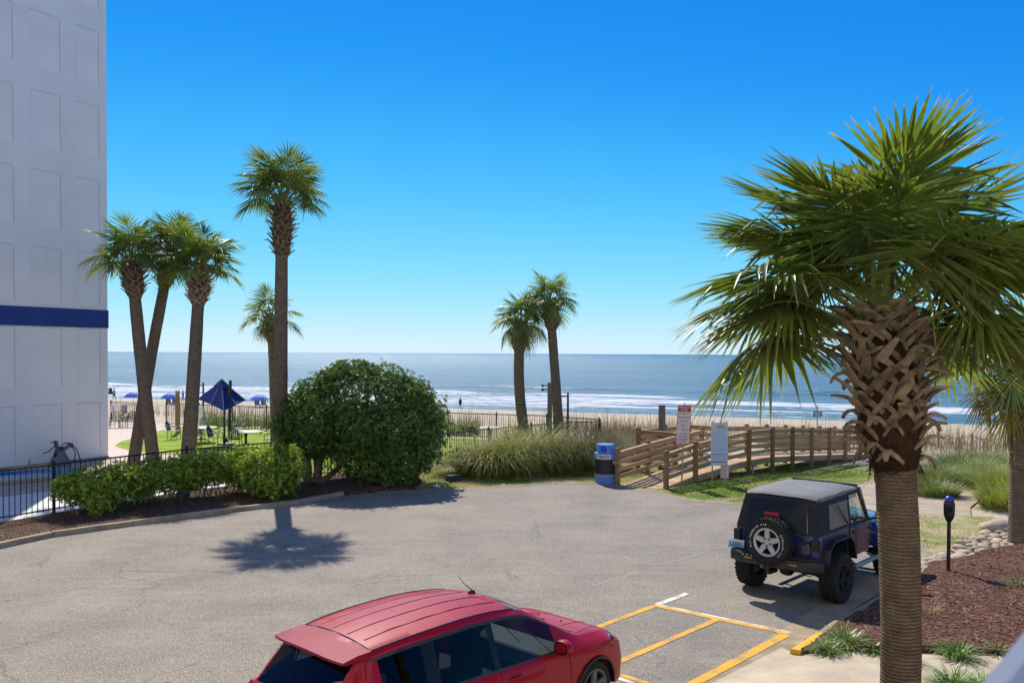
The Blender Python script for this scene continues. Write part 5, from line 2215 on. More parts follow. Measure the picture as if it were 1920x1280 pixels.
# bumper
m_ = MB()
m_.prism([(-.90, -.52), (-.90, .52), (-.80, .80), (-.64, .84), (-.62, .5), (-.62, -.5), (-.64, -.84), (-.80, -.80)], .62, .80)
bpr = m_.build('rear_bumper', STEEL_K, jeep, bevel=.018, smooth=40)
m_ = MB()
m_.prism([(-.845, .30), (-.84, .5), (-.76, .74), (-.66, .78), (-.66, .3)], .802, .83)
m_.prism([(-.845, -.30), (-.66, -.3), (-.66, -.78), (-.76, -.74), (-.84, -.5)], .802, .83)
m_.build('bumper_cap', STEEL_K, bpr, bevel=.008)
m_ = MB()
for y in (-.4, .4):
    m_.box((-.904, y, .72), (.012, .14, .026))
m_.build('marker_strip', BRASS, bpr)
m_ = MB()
for y in (.34, .42, .5):
    m_.lathe([(.014, 0), (.014, .006), (0, .006)], 8, Matrix.Translation((-.902, y, .765)) @ Matrix.Rotation(rad(-90), 4, 'Y'))
m_.build('bumper_bolts', CHROME, bpr)
# spare wheel
Msp = Matrix.Translation((-.86, .03, 1.05)) @ Matrix.Rotation(rad(-90), 4, 'Z') @ Matrix.Rotation(rad(90), 4, 'X')
spr = MB()
spr.box((-.71, .03, 1.05), (.08, .3, .3))
spr_o = spr.build('spare_wheel', STEEL_K, jeep)
wheel_parts(.405, .25, .232, RIM_S, spr_o, Msp, letter=[('ALL-TERRAIN T/A', rad(200), rad(7.6)), ('BFGoodrich', rad(30), rad(8.2))])
m_ = MB()
m_.box((-.80, .03, 1.50), (.05, .25, .065))
tl = m_.build('brake_light', REDL, jeep, bevel=.008)
m_ = MB()
m_.box((-.76, .03, 1.40), (.03, .04, .22))
m_.build('bracket', BLACKP, tl)
# wheels
for x, y in ((0, .775), (0, -.775), (2.43, .775), (2.43, -.775)):
    M = Matrix.Translation((x, y, .43)) @ Matrix.Rotation(rad(90 if y < 0 else -90), 4, 'X') @ Matrix.Rotation(R.uniform(0, 6), 4, 'Z')
    wr = MB()
    wr.tube([(x, y * .55, .43), (x, y * .9, .43)], .07, 10)
    wo = wr.build('wheel', STEEL_K, jeep)
    wheel_parts(.43, .30, .222, RIM_K, wo, M)
m_ = MB()
for x in (0, 2.43):
    m_.tube([(x, -.7, .43), (x, .7, .43)], .05, 10)
    m_.lathe([(0, -.16), (.1, -.13), (.14, 0), (.1, .13), (0, .16)], 12, Matrix.Translation((x - .02, .1, .43)) @ Matrix.Rotation(rad(90), 4, 'Y'))
for y in (-.42, .42):
    m_.beam((-.62, y, .62), (2.75, y, .60), .08, .13)
    m_.tube([(.05, y, .45), (.1, y, .80)], .05, 8)
m_.tube([(-.55, -.42, .62), (.6, -.35, .5)], .035, 8)
m_.box((-.35, 0, .60), (.45, .8, .12))
m_.build('chassis', STEEL_K, jeep)
m_ = MB()
m_.tube([(-.78, .22, .58), (-.62, .22, .52), (-.2, .3, .5)], [.03, .03, .03], 8)
m_.build('exhaust', GALV, jeep)
m_ = MB()
m_.box((-.72, .05, .52), (.30, .07, .07))
m_.lathe([(.02, 0), (.02, .05), (.035, .07), (.03, .1), (0, .115)], 10, Matrix.Translation((-.88, .05, .53)))
m_.build('tow_hitch', STEEL_K, jeep)
# flares
for y in (-1, 1):
    yy = y * .85
    m_ = MB()
    prof = [(-.56, .72), (-.50, .98), (-.33, 1.09), (.33, 1.09), (.50, .95), (.62, .66)]
    for a, b in zip(prof, prof[1:]):
        m_.beam((a[0], y * .82, a[1]), (b[0], y * .82, b[1]), .13, .035)
    m_.build('rear_fender_flare', BLACKP, jeep, smooth=40)
    m_ = MB()
    prof = [(1.78, .66), (1.92, .94), (2.05, 1.03), (2.72, 1.04), (2.93, .96), (2.98, .86)]
    for a, b in zip(prof, prof[1:]):
        m_.beam((a[0], y * .755, a[1]), (b[0], y * .755, b[1]), .38, .04)
    m_.build('front_fender', NAVY, jeep, smooth=40, bevel=.01)
    m_ = MB()
    m_.tube([(.62, y * .84, .50), (1.75, y * .84, .50)], .045, 8)
    m_.beam((.75, y * .7, .56), (.75, y * .84, .50), .05, .04)
    m_.beam((1.6, y * .7, .56), (1.6, y * .84, .50), .05, .04)
    m_.build('side_step', GALV if y < 0 else STEEL_K, jeep)
# bonnet, grille
m_ = MB()
rings = []
for x, hw, z in ((1.50, .66, 1.215), (1.9, .64, 1.205), (2.4, .59, 1.185), (2.74, .55, 1.15), (2.84, .54, 1.10)):
    rings.append([(x, -hw, .82), (x, -hw, z - .10), (x, -hw * .95, z - .02), (x, -hw * .5, z + .015), (x, 0, z + .025), (x, hw * .5, z + .015), (x, hw * .95, z - .02), (x, hw, z - .10), (x, hw, .82)])
m_.loft(rings)
m_.build('bonnet', NAVY, jeep, smooth=40)
m_ = MB()
m_.box((2.86, 0, .92), (.06, 1.12, .40))
gr_ = m_.build('grille', NAVY, jeep, bevel=.02)
for y in (-.42, .42):
    m_ = MB()
    m_.lathe([(.1, 0), (.1, .04), (.06, .06), (0, .065)], 18, Matrix.Translation((2.88, y, .98)) @ Matrix.Rotation(rad(90), 4, 'Y'))
    m_.build('headlight', CHROME, gr_, smooth=40)
m_ = MB()
m_.box((3.02, 0, .68), (.16, 1.5, .16))
m_.build('front_bumper', STEEL_K, jeep, bevel=.02)
# doors
GLS = m_glass('door_glass', (.75, .8, .78, 1), 1.4)
for y in (-1, 1):
    m_ = MB()
    m_.box((1.0, y * (HW + .012), .95), (.84, .03, .50))
    dr = m_.build('door', NAVY_D, jeep, bevel=.012, smooth=40)
    m_ = MB()
    m_.box((.66, y * (HW + .04), 1.10), (.12, .03, .045))
    m_.build('door_handle', BLACKP, dr, bevel=.006)
    m_ = MB()
    for z in (.85, 1.08):
        m_.box((1.43, y * (HW + .03), z), (.10, .03, .05))
    m_.build('door_hinge', BLACKP, dr)
    m_ = MB()
    zt, yt, yb = 1.76, y * .675, y * .745
    m_.add([(.64, yb, 1.22), (1.40, yb, 1.22), (1.17, yt, zt), (.66, yt, zt)], [(0, 1, 2, 3)])
    m_.build('door_window', GLS, dr)
    m_ = MB()
    for a, b in (((.62, yb, 1.22), (.64, yt, zt)), ((.64, yt, zt), (1.18, yt, zt)), ((1.18, yt, zt), (1.43, yb, 1.22)), ((.62, yb, 1.225), (1.43, yb, 1.225))):
        m_.beam(a, b, .035, .045)
    m_.build('window_frame', FABRIC, dr)
    m_ = MB()
    m_.box((1.44, y * 1.0, 1.33), (.09, .20, .17))
    mi = m_.build('wing_mirror', BLACKP, jeep, bevel=.025, smooth=40)
    m_ = MB()
    m_.beam((1.46, y * .76, 1.22), (1.45, y * .94, 1.27), .05, .04)
    m_.build('mirror_arm', BLACKP, mi)
    m_ = MB()
    m_.box((1.392, y * 1.0, 1.33), (.006, .16, .13))
    m_.build('mirror_glass', CHROME, mi)
# windscreen frame
m_ = MB()
for y in (-.72, .72):
    m_.beam((1.48, y, 1.20), (1.20, y * .93, 1.80), .07, .06)
m_.beam((1.49, -.72, 1.22), (1.49, .72, 1.22), .07, .06)
m_.beam((1.20, -.68, 1.80), (1.20, .68, 1.80), .09, .06)
wf = m_.build('windscreen_frame', NAVY_D, jeep)
m_ = MB()
m_.add([(1.48, -.70, 1.23), (1.48, .70, 1.23), (1.21, .65, 1.78), (1.21, -.65, 1.78)], [(0, 1, 2, 3)])
m_.build('windscreen', GLS, wf)
# soft top
m_ = MB()
rings = []
for x, z, hw in ((-.50, 1.775, .655), (-.455, 1.815, .665), (-.40, 1.835, .668), (-.05, 1.845, .672), (.1, 1.838, .672), (.55, 1.86, .672), (.7, 1.855, .672), (1.1, 1.845, .668), (1.25, 1.81, .66)):
    sag = R.uniform(-.006, .006)
    rings.append([(x, -hw - .01, z - .085), (x, -hw, z - .03), (x, -hw * .93, z - .004), (x, -hw * .5, z + .014 + sag), (x, 0, z + .018 - sag), (x, hw * .5, z + .014 + sag), (x, hw * .93, z - .004), (x, hw, z - .03), (x, hw + .01, z - .085)])
m_.loft(rings)
m_.loft([[(x, y, z - .10) for x, y, z in r] for r in rings[1:-1]])
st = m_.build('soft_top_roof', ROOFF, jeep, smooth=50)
m_ = MB()
m_.beam((1.27, -.62, 1.845), (1.27, .62, 1.845), .035, .03)
m_.build('header_bar', BLACKP, st)


def side_panel(y):
    b = MB()
    q = [(-.66, y * .755, 1.20), (.62, y * .755, 1.20), (.64, y * .685, 1.77), (-.49, y * .672, 1.765)]
    cen = Vector((0, y * .5, 1.5))
    n_ = 6
    rings = []
    for i in range(n_ + 1):
        f = i / n_
        row = []
        for j in range(9):
            g = j / 8
            a = Vector(q[0]).lerp(Vector(q[1]), g)
            c = Vector(q[3]).lerp(Vector(q[2]), g)
            p = a.lerp(c, f)
            p.y += y * (.014 * math.sin(math.pi * f) * math.sin(math.pi * g) + .005 * noise.noise(Vector((f * 4, g * 6, y))))
            row.append(p)
        rings.append(row)
    b.loft(rings)
    return b, q


for y in (-1, 1):
    b, q = side_panel(y)
    sp_ = b.build('soft_top_side', FABRIC, jeep, smooth=60)
    b = MB()
    rings = []
    for i in range(5):
        f = .12 + .72 * i / 4
        row = []
        for j in range(7):
            g = .27 + .66 * j / 6
            a = Vector(q[0]).lerp(Vector(q[1]), g)
            c = Vector(q[3]).lerp(Vector(q[2]), g)
            p = a.lerp(c, f)
            p.y += y * (.026 + .010 * noise.noise(Vector((f * 5, g * 5, y + 3))))
            row.append(p)
        rings.append(row)
    b.loft(rings)
    b.build('quarter_window', VINYL_G, sp_, smooth=60)
    b = MB()
    b.beam((.0, y * .768, 1.66), (.47, y * .775, 1.28), .014, .012)
    b.build('inner_strap', FABRIC, sp_)
# rear of the top
b = MB()
q = [(-.668, .755, 1.20), (-.668, -.755, 1.20), (-.495, -.672, 1.765), (-.495, .672, 1.765)]
for nm, f0, f1, g0, g1, off, mat in (('soft_top_rear', 0, 1, 0, 1, 0, FABRIC), ('rear_window', .06, .90, .10, .86, .012, VINYL)):
    b = MB()
    rings = []
    for i in range(9):
        f = f0 + (f1 - f0) * i / 8
        row = []
        for j in range(13):
            g = g0 + (g1 - g0) * j / 12
            p = Vector(q[0]).lerp(Vector(q[1]), g).lerp(Vector(q[3]).lerp(Vector(q[2]), g), f)
            p.x -= off + .02 * math.sin(math.pi * f) * math.sin(math.pi * g) + .007 * noise.noise(Vector((f * 3, g * 5, 2)))
            row.append(p)
        rings.append(row)
    b.loft(rings)
    o = b.build(nm, mat, jeep if nm == 'soft_top_rear' else o, smooth=60)
b = MB()
b.beam(Vector(q[0]).lerp(Vector(q[1]), .865) + Vector((-.014, 0, .03)), Vector(q[3]).lerp(Vector(q[2]), .85) + Vector((-.022, 0, -.06)), .018, .014)
b.build('zip_seam', PM('zip_tan', lin(120, 112, 100), None, .7), o)
# inside
b = MB()
for y in (-.36, .36):
    b.box((.72, y, 1.12), (.46, .46, .2))
    b.box((.50, y, 1.40), (.14, .44, .5))
    b.box((.47, y, 1.70), (.09, .24, .14))
b.box((1.32, 0, 1.2), (.26, 1.4, .16))
b.build('seats', SEATM, jeep, bevel=.03)
b = MB()
b.lathe([(.185, -.012), (.2, 0), (.185, .012), (.17, 0), (.185, -.012)], 20, Matrix.Translation((1.13, .36, 1.33)) @ Matrix.Rotation(rad(-65), 4, 'Y'))
b.build('steering_wheel', BLACKP, jeep)

# ------------------------------------------------------------------ red car
RED = m_paint('red_paint', lin(156, 3, 32), .0, .5, .35, .15)
TRIM = PM('gloss_black_trim', lin(24, 23, 24), lin(18, 18, 19), .25, 4, spec=.3)
GLD = m_glass('privacy_glass', (.26, .26, .25, 1), .8)
GLF = m_glass('front_glass', (.72, .82, .80, 1), .9)
RS = .954
rc = empty('red_car', (-1.448, 9.136, .022), math.pi / 2 - rad(43.34), 'glossy dark red crossover car parked at the bottom of the picture', 'car', 'parked vehicles')
rc.scale = (RS, RS, RS)


def hermite(tab, x):
    if x <= tab[0][0]:
        return tab[0][1]
    if x >= tab[-1][0]:
        return tab[-1][1]
    for i in range(len(tab) - 1):
        if x <= tab[i + 1][0]:
            x0, y0 = tab[i]
            x1, y1 = tab[i + 1]
            m0 = (y1 - tab[i - 1][1]) / (x1 - tab[i - 1][0]) if i else (y1 - y0) / (x1 - x0)
            m1 = (tab[i + 2][1] - y0) / (tab[i + 2][0] - x0) if i + 2 < len(tab) else (y1 - y0) / (x1 - x0)
            t = (x - x0) / (x1 - x0)
            h = x1 - x0
            return (2 * t ** 3 - 3 * t * t + 1) * y0 + (t ** 3 - 2 * t * t + t) * h * m0 + (-2 * t ** 3 + 3 * t * t) * y1 + (t ** 3 - t * t) * h * m1


TOP = [(-1.2, 1.08), (-1.14, 1.12), (-.76, 1.57), (-.70, 1.612), (-.3, 1.67), (.3, 1.70), (.9, 1.70), (1.4, 1.655), (1.72, 1.585), (2.05, 1.41), (2.45, 1.18), (2.62, 1.09), (2.72, 1.065), (3.05, 1.03), (3.35, .965), (3.55, .86), (3.66, .72), (3.72, .55)]
BELT = [(-1.2, 1.02), (-.6, 1.10), (0, 1.085), (1.0, 1.05), (2.0, 1.01), (2.45, .995), (2.7, .985), (3.1, .955), (3.4, .87), (3.6, .76), (3.72, .5)]
WB_ = [(-1.2, .72), (-1.08, .82), (-.6, .875), (0, .905), (1.2, .915), (2.2, .90), (2.7, .885), (3.1, .86), (3.4, .80), (3.6, .70), (3.72, .52)]
WW = [(-1.2, .76), (-1.08, .86), (-.6, .93), (0, .96), (1.2, .965), (2.2, .955), (2.8, .965), (3.1, .95), (3.4, .89), (3.6, .78), (3.72, .58)]
WR = [(-1.2, .66), (-.76, .60), (-.3, .645), (.3, .665), (.9, .66), (1.4, .64), (1.72, .62), (2.05, .655), (2.45, .71), (2.7, .73), (3.1, .70), (3.4, .63), (3.6, .52), (3.72, .4)]


def arch(x):
    z = .26
    for xc in (0, 2.82):
        d = abs(x - xc)
        if d < .405:
            z = max(z, .36 + math.sqrt(.405 ** 2 - d * d))
    return z


def ring(x):
    tp, bl, wb, ww, wr = (hermite(t, x) for t in (TOP, BELT, WB_, WW, WR))
    bl = min(bl, tp - .012)
    a = arch(x)
    hz = tp - bl
    cant = bl + hz * (.86 if hz > .25 else .78)
    wc = wr + (.055 if hz > .25 else .05)
    k = hz / .6 if hz < .6 else 1
    z1 = max(a, .30)
    z2 = max(a + .03, .52)
    z3 = max(a + .06, bl - .24)
    z3 = min(z3, bl - .06)
    z2 = min(z2, z3 - .015)
    z1 = min(z1, z2 - .01)
    f1, f2 = .05, .93
    lo = (wb + (wc - wb) * f1, bl + (cant - bl) * f1)
    hi = (wb + (wc - wb) * f2, bl + (cant - bl) * f2)
    cw = .045 * (1 if hz > .25 else .6)
    return [(ww - .12, z1 - .02), (ww - .02, z1), (ww - .005, z2), (ww, z3), (wb + (ww - wb) * .55, bl - .035), (wb, bl), lo, hi, (wc, cant), (wr, tp - .028 * k - .004), (wr * .82, tp - .008 * k),
            (wr * .5, tp + cw * .45 * k), (wr * .2, tp + cw * .72 * k), (0, tp + cw * .76 * k)]


XS = set()
x = -1.2
while x < 3.73:
    XS.add(round(x, 3))
    x += .075
WIN = [(-.52, .02, 'D'), (.20, 1.0, 'D'), (1.10, 2.12, 'F')]
for a, b, _ in WIN:
    XS |= {a, b}
XS |= {-1.12, -.74, 1.60, 2.56}
for xc in (0, 2.82):
    for k in range(13):
        XS.add(round(xc + .404 * math.cos(math.pi * k / 12), 3))
XS = sorted(XS)
XS = [x for i, x in enumerate(XS) if i == 0 or x - XS[i - 1] > .012 or x in (-1.12, -.74, 1.6, 2.56)]
NR = 14
body, g_rear, g_wind = MB(), MB(), MB()
g_side = {(w_, sg): MB() for w_ in WIN for sg in (-1, 1)}
pil = {(k, sg): MB() for k in range(4) for sg in (-1, 1)}
frame = {(k, sg): MB() for k in (5, 7) for sg in (-1, 1)}
for sg in (-1, 1):
    for i in range(len(XS) - 1):
        x0, x1 = XS[i], XS[i + 1]
        r0, r1 = ring(x0), ring(x1)
        xm = (x0 + x1) / 2
        for k in range(NR - 1):
            qd = [(x0, sg * r0[k][0], r0[k][1]), (x0, sg * r0[k + 1][0], r0[k + 1][1]), (x1, sg * r1[k + 1][0], r1[k + 1][1]), (x1, sg * r1[k][0], r1[k][1])]
            tgt = body
            if k == 6 and -.52 < xm < 2.12:
                tgt = pil[(sum(xm > w_[1] for w_ in WIN), sg)]
                for w_ in WIN:
                    if w_[0] < xm < w_[1]:
                        tgt = g_side[(w_, sg)]
            elif k in (5, 7) and -.6 < xm < 2.2:
                tgt = frame[(k, sg)]
            elif k >= 9 and -1.12 < xm < -.74:
                tgt = g_rear
            elif k >= 9 and 1.60 < xm < 2.56:
                tgt = g_wind
            tgt.add(qd, [(0, 1, 2, 3)])
# rear and front closing faces
r0 = ring(XS[0])
poly = [(XS[0], y, z) for y, z in r0] + [(XS[0], -y, z) for y, z in r0[-2::-1]]
body.add(poly, [tuple(range(len(poly)))])
r0 = ring(XS[-1])
poly = [(XS[-1], y, z) for y, z in r0] + [(XS[-1], -y, z) for y, z in r0[-2::-1]]
body.add(poly, [tuple(range(len(poly)))])


def weld(mb, name, mat, parent, smooth=40, **kw):
    me = mb.mesh(name, mat, None, fix=False)
    bm = bmesh.new()
    bm.from_mesh(me)
    bmesh.ops.remove_doubles(bm, verts=bm.verts, dist=.0008)
    bmesh.ops.recalc_face_normals(bm, faces=bm.faces)
    bm.to_mesh(me)
    bm.free()
    me.polygons.foreach_set('use_smooth', [True] * len(me.polygons))
    me.set_sharp_from_angle(angle=rad(smooth))
    o = bpy.data.objects.new(name, me)
    COL.objects.link(o)
    o.parent = parent
    return o


weld(body, 'body', RED, rc, 32)
weld(g_rear, 'rear_window', GLD, rc, 60)
weld(g_wind, 'windscreen', GLF, rc, 60)
for mb in pil.values():
    if mb.v:
        weld(mb, 'door_pillar', TRIM, rc, 60)
WTR = PM('window_trim', lin(58, 48, 46), lin(48, 40, 38), .3, 4, spec=.4)
for mb in frame.values():
    weld(mb, 'window_trim', WTR, rc, 40)
for (w_, sg), mb in g_side.items():
    weld(mb, 'side_window', GLF if w_[2] == 'F' else GLD, rc, 60)


def surf(x, y):
    """height of the upper body at x, |y|"""
    r = ring(x)[8:]
    y = abs(y)
    for (ya, za), (yb, zb) in zip(r, r[1:]):
        if yb <= y <= ya:
            t = (ya - y) / max(1e-6, ya - yb)
            return za + (zb - za) * t
    return r[-1][1]


def along(pts, wd, up, name, mat, parent, th=.006):
    m_ = MB()
    m_.strap([Vector((x, y, surf(x, y) + up)) for x, y in pts], [wd] * len(pts), th, Vector((0, 0, 1)))
    return m_.build(name, mat, parent, smooth=60)


for y in (-.39, -.14, .14, .39):
    along([(-.52 + .075 * k + abs(y) * .15, y * (1 + .02 * math.sin(k))) for k in range(27)], .02, .0, 'roof_rib', RED, rc, .010)
    along([(-.52 + .075 * k + abs(y) * .15, y - .016) for k in range(27)], .007, .0, 'roof_groove', TRIM, rc, .004)
for s in (-1, 1):
    along([(-.66 + .075 * k, s * (hermite(WR, -.66 + .075 * k) - .012)) for k in range(31)], .018, .003, 'roof_moulding', TRIM, rc, .012)
# spoiler
m_ = MB()
rings = []
for y in (-.63, -.58, -.4, 0, .4, .58, .63):
    e = 1 - (abs(y) / .66) ** 4 * .35
    zc = .03 * (1 - (y / .63) ** 2)
    xe = -.73 - .24 * e
    rings.append([(-.55, y, surf(-.55, min(abs(y), .6)) + .006), (-.72, y, 1.615 + zc), (xe, y, 1.585 + zc), (xe - .012, y, 1.565 + zc), (xe + .03, y, 1.55 + zc), (-.74, y, 1.555 + zc), (-.6, y, 1.58)])
m_.loft(rings, closed=True, caps=True)
m_.build('roof_spoiler', m_paint('spoiler_red', lin(142, 16, 38), .0, .6, .35, .2), rc, smooth=40)
along([(-.545, -.62 + .062 * k) for k in range(21)], .012, .004, 'roof_seam', TRIM, rc)
m_ = MB()
m_.beam((-.82, .28, 1.50), (-1.10, .12, 1.17), .014, .014)
m_.beam((-1.10, .12, 1.17), (-1.13, .0, 1.13), .03, .03)
m_.build('rear_wiper', TRIM, rc)
# bonnet creases, scuttle, wipers
for s in (-1, 1):
    along([(2.66 + .09 * k, s * (.70 - .012 * k ** 1.3)) for k in range(10)], .009, .001, 'bonnet_gap', TRIM, rc, .004)
    along([(2.75 + .09 * k, s * (.36 - .01 * k)) for k in range(8)], .03, .0, 'bonnet_crease', RED, rc, .010)
m_ = MB()
rings = [[(2.60, y, surf(2.60, y) + .004), (2.70, y, surf(2.70, y) + .004)] for y in (-.66, -.4, -.2, 0, .2, .4, .66)]
m_.loft(rings)
m_.build('scuttle_grille', TRIM, rc)
m_ = MB()
for y0, y1 in ((.1, -.5), (.6, .05)):
    m_.beam((2.60, y0, surf(2.6, y0) + .02), (2.30, y1, surf(2.30, y1) + .02), .014, .014)
m_.build('wiper', TRIM, rc)
m_ = MB()
m_.tube([(3.0, -.2, surf(3.0, .2) - .004), (3.0, -.2, surf(3.0, .2) + .012)], .012, 8)
m_.tube([(3.0, .2, surf(3.0, .2) - .004), (3.0, .2, surf(3.0, .2) + .012)], .012, 8)
m_.build('washer_jet', TRIM, rc)
for s in (-1, 1):
    m_ = MB()
    rings = []
    for k, (dx, sc_) in enumerate(((-.05, .3), (-.03, .85), (.02, 1.0), (.07, .92), (.12, .6), (.14, .2))):
        rings.append([(2.06 + dx, s * 1.01 + math.cos(a) * .125 * sc_, 1.10 + math.sin(a) * .092 * sc_) for a in [j * math.pi / 6 for j in range(12)]])
    m_.loft(rings, closed=True, caps=True)
    mi = m_.build('wing_mirror', RED, rc, smooth=50)
    m_ = MB()
    m_.lathe([(.0, .0), (.1, 0), (.105, -.008)], 16, Matrix.Translation((2.024, s * 1.01, 1.10)) @ Matrix.Rotation(rad(-90), 4, 'Y') @ Matrix.Diagonal((.8, 1.05, 1, 1)))
    m_.build('mirror_glass', TRIM, mi)
    m_ = MB()
    m_.beam((2.10, s * .88, 1.05), (2.09, s * .96, 1.07), .07, .045)
    m_.build('mirror_arm', TRIM, mi)
    for xh in (1.30, .38):
        m_ = MB()
        m_.tube([(xh - .11, s * .955, .93), (xh - .08, s * .985, .935), (xh + .06, s * .985, .935), (xh + .1, s * .955, .93)], [.012, .017, .017, .012], 8)
        m_.build('door_handle', RED, rc, smooth=60)
    for xd in (.10, 1.06, 2.28):
        m_ = MB()
        pts = [Vector((xd + (.03 if k < 4 else .0), s * (r_[0] + .0015), r_[1])) for k, r_ in enumerate(ring(xd)) if 1 <= k <= 5]
        m_.strap(pts, [.007] * len(pts), .004, Vector((0, s, .1)))
        m_.build('door_gap', TRIM, rc)
    m_ = MB()
    rings = []
    for xh, y0, y1, z0, z1 in ((3.16, .90, .82, .86, .93), (3.34, .84, .72, .80, .93), (3.50, .75, .60, .73, .87), (3.60, .66, .52, .68, .79)):
        rings.append([(xh + .02, s * (y0 + .012), z0), (xh + .035, s * (y0 + .006), (z0 + z1) / 2), (xh + .02, s * (y1 + .03), z1 + .006)])
    m_.loft(rings)
    m_.build('headlight', CHROME, rc, smooth=60)
    m_ = MB()
    prof = [(-1, 0), (-.5, .86), (0, 1), (.5, .86), (1, 0)]
    pts = []
    for k in range(15):
        a = math.pi * k / 14
        xx = 2.82 + .41 * math.cos(a)
        pts.append(Vector((xx, s * (hermite(WW, xx) - .03), .36 + .41 * math.sin(a))))
    m_.strap(pts, [.10] * 15, .02, [Vector((math.cos(math.pi * k / 14), 0, math.sin(math.pi * k / 14))) for k in range(15)])
    pts = [Vector((p.x - 2.82, p.y, p.z)) for p in pts]
    m_.strap(pts, [.10] * 15, .02, [Vector((math.cos(math.pi * k / 14), 0, math.sin(math.pi * k / 14))) for k in range(15)])
    m_.build('wheel_arch', BLACKP, rc, smooth=60)
    m_ = MB()
    for zz in (0,):
        m_.box((-1.06, s * .74, 1.0), (.14, .2, .2))
    m_.build('tail_light', REDL, rc, bevel=.03)
for x, y in ((0, .82), (0, -.82), (2.82, .82), (2.82, -.82)):
    M = Matrix.Translation((x, y, .36)) @ Matrix.Rotation(rad(90 if y < 0 else -90), 4, 'X')
    wr = MB()
    wr.tube([(x, y * .6, .36), (x, y * .9, .36)], .06, 10)
    wo = wr.build('wheel', STEEL_K, rc)
    wheel_parts(.36, .24, .24, RIM_G, wo, M, lugs=False)
m_ = MB()
m_.box((3.70, 0, .60), (.08, .9, .2))
for k in range(3):
    m_.box((3.745, 0, .53 + .07 * k), (.02, .88, .03))
m_.build('grille', CHROME, rc, bevel=.008)
# inside
m_ = MB()
m_.box((1.1, 0, .42), (3.2, 1.5, .08))
m_.box((2.2, 0, .86), (.5, 1.56, .22))
m_.build('cabin_floor', SEATM, rc, bevel=.02)
m_ = MB()
for x in (1.32, .35):
    for y in (-.38, .38):
        m_.box((x, y, .68), (.5, .5, .2))
        m_.box((x - .28, y, 1.02), (.14, .48, .6))
        m_.box((x - .31, y, 1.39), (.09, .27, .16))
m_.build('seats', SEATM, rc, bevel=.04, smooth=40)
m_ = MB()
m_.lathe([(.175, -.012), (.19, 0), (.175, .012), (.16, 0), (.175, -.012)], 20, Matrix.Translation((1.82, .38, 1.0)) @ Matrix.Rotation(rad(-62), 4, 'Y'))
m_.build('steering_wheel', TRIM, rc)
m_ = MB()
rings = []
for x in [-.5 + .2 * k for k in range(11)]:
    r = ring(x)
    rings.append([(x, s * (r[9 + j][0] - .03), r[9 + j][1] - .035) for s, j in ((-1, 0), (-1, 2), (1, 4), (1, 2), (1, 0))])
m_.loft(rings)
m_.build('headliner', PM('pale_headliner', lin(150, 146, 140), None, .9), rc)
# aerial on the roof
ap = rc.matrix_world
q_ = G(884, 1114, 1.60)
ca, sa_ = math.cos(-(math.pi / 2 - rad(43.34))), math.sin(-(math.pi / 2 - rad(43.34)))
dx, dy = (q_.x + 1.448) / RS, (q_.y - 9.136) / RS
ax, ay = dx * ca - dy * sa_, dx * sa_ + dy * ca
ax, ay = max(.2, min(1.55, ax)), max(-.55, min(.55, ay))
az = surf(ax, ay)
m_ = MB()
m_.box((ax, ay, az + .015), (.12, .055, .04), taper=.7)
an = m_.build('aerial', TRIM, rc, bevel=.008)
m_ = MB()
m_.tube([(ax + .02, ay, az + .03), (ax - .10, ay + .04, az + .14), (ax - .17, ay + .06, az + .24)], [.007, .005, .003], 6)
m_.build('whip', TRIM, an)
# ================================================================== PATIO AND BEACH FURNITURE
CH_F = PM('taupe_chair_frame', lin(150, 140, 126), lin(126, 116, 104), .5, 5)
CH_M = PM('chair_mesh', lin(92, 86, 84), lin(76, 72, 70), .8, 30)
CH_B = PM('brown_resin', lin(84, 72, 62), lin(66, 56, 48), .6, 5)
TBL = PM('stone_table_top', lin(176, 168, 152), lin(152, 144, 130), .55, 5)
NAVYF = PM('navy_canvas', lin(20, 44, 116), lin(16, 38, 100), .8, 6, 4, .2, 80, .004)
BLUEF = PM('blue_canvas', lin(34, 96, 206), lin(28, 84, 190), .7, 4)


def patio_chair(px, py, rz, label, slats=False, Y=None, mat=None, group='patio chairs'):
    p = G(px, py) if Y is None else Vector(((px - 960) / F * Y, Y, 0))
    t = empty('patio_chair', (p.x, p.y, .012), rz, label, 'chair', group)
    fm = mat or CH_F
    for x in (-.24, .24):                     # front legs at +y
        for y, zt in ((.24, .62), (-.22, .44)):
            m_ = MB()
            m_.tube([(x * 1.05, y * 1.1, 0), (x, y, zt)], .018, 6)
            m_.build('leg', fm, t)
        m_ = MB()
        m_.tube([(x, .26, .62), (x, .1, .645), (x, -.15, .64), (x * .95, -.30, .72)], .02, 6)
        m_.build('armrest', fm, t)
    m_ = MB()
    m_.box((0, 0, .42), (.48, .50, .03))
    m_.build('seat', fm, t, bevel=.01)
    pts = []
    for k in range(13):
        a = math.pi * k / 12
        zz = .44 + .50 * math.sin(a) ** .6
        pts.append((.25 * math.cos(a), -.24 - .16 * (zz - .44) / .5, zz))
    m_ = MB()
    m_.tube(pts, .018, 6)
    m_.build('back_frame', fm, t)
    m_ = MB()
    if slats:
        for k in range(5):
            x = -.18 + .09 * k
            m_.beam((x, -.245, .44), (x * 1.0, -.39, .44 + .50 * math.sqrt(max(.05, 1 - (x / .25) ** 2)) ** .8), .04, .012, up=(0, 1, 0))
        m_.build('back_slats', fm, t)
    else:
        m_.add([(x, y - .004, z) for x, y, z in pts], [tuple(range(13))])
        m_.add([(x, y + .004, z) for x, y, z in pts], [tuple(range(13))])
        m_.build('back_mesh', CH_M, t)
    return t


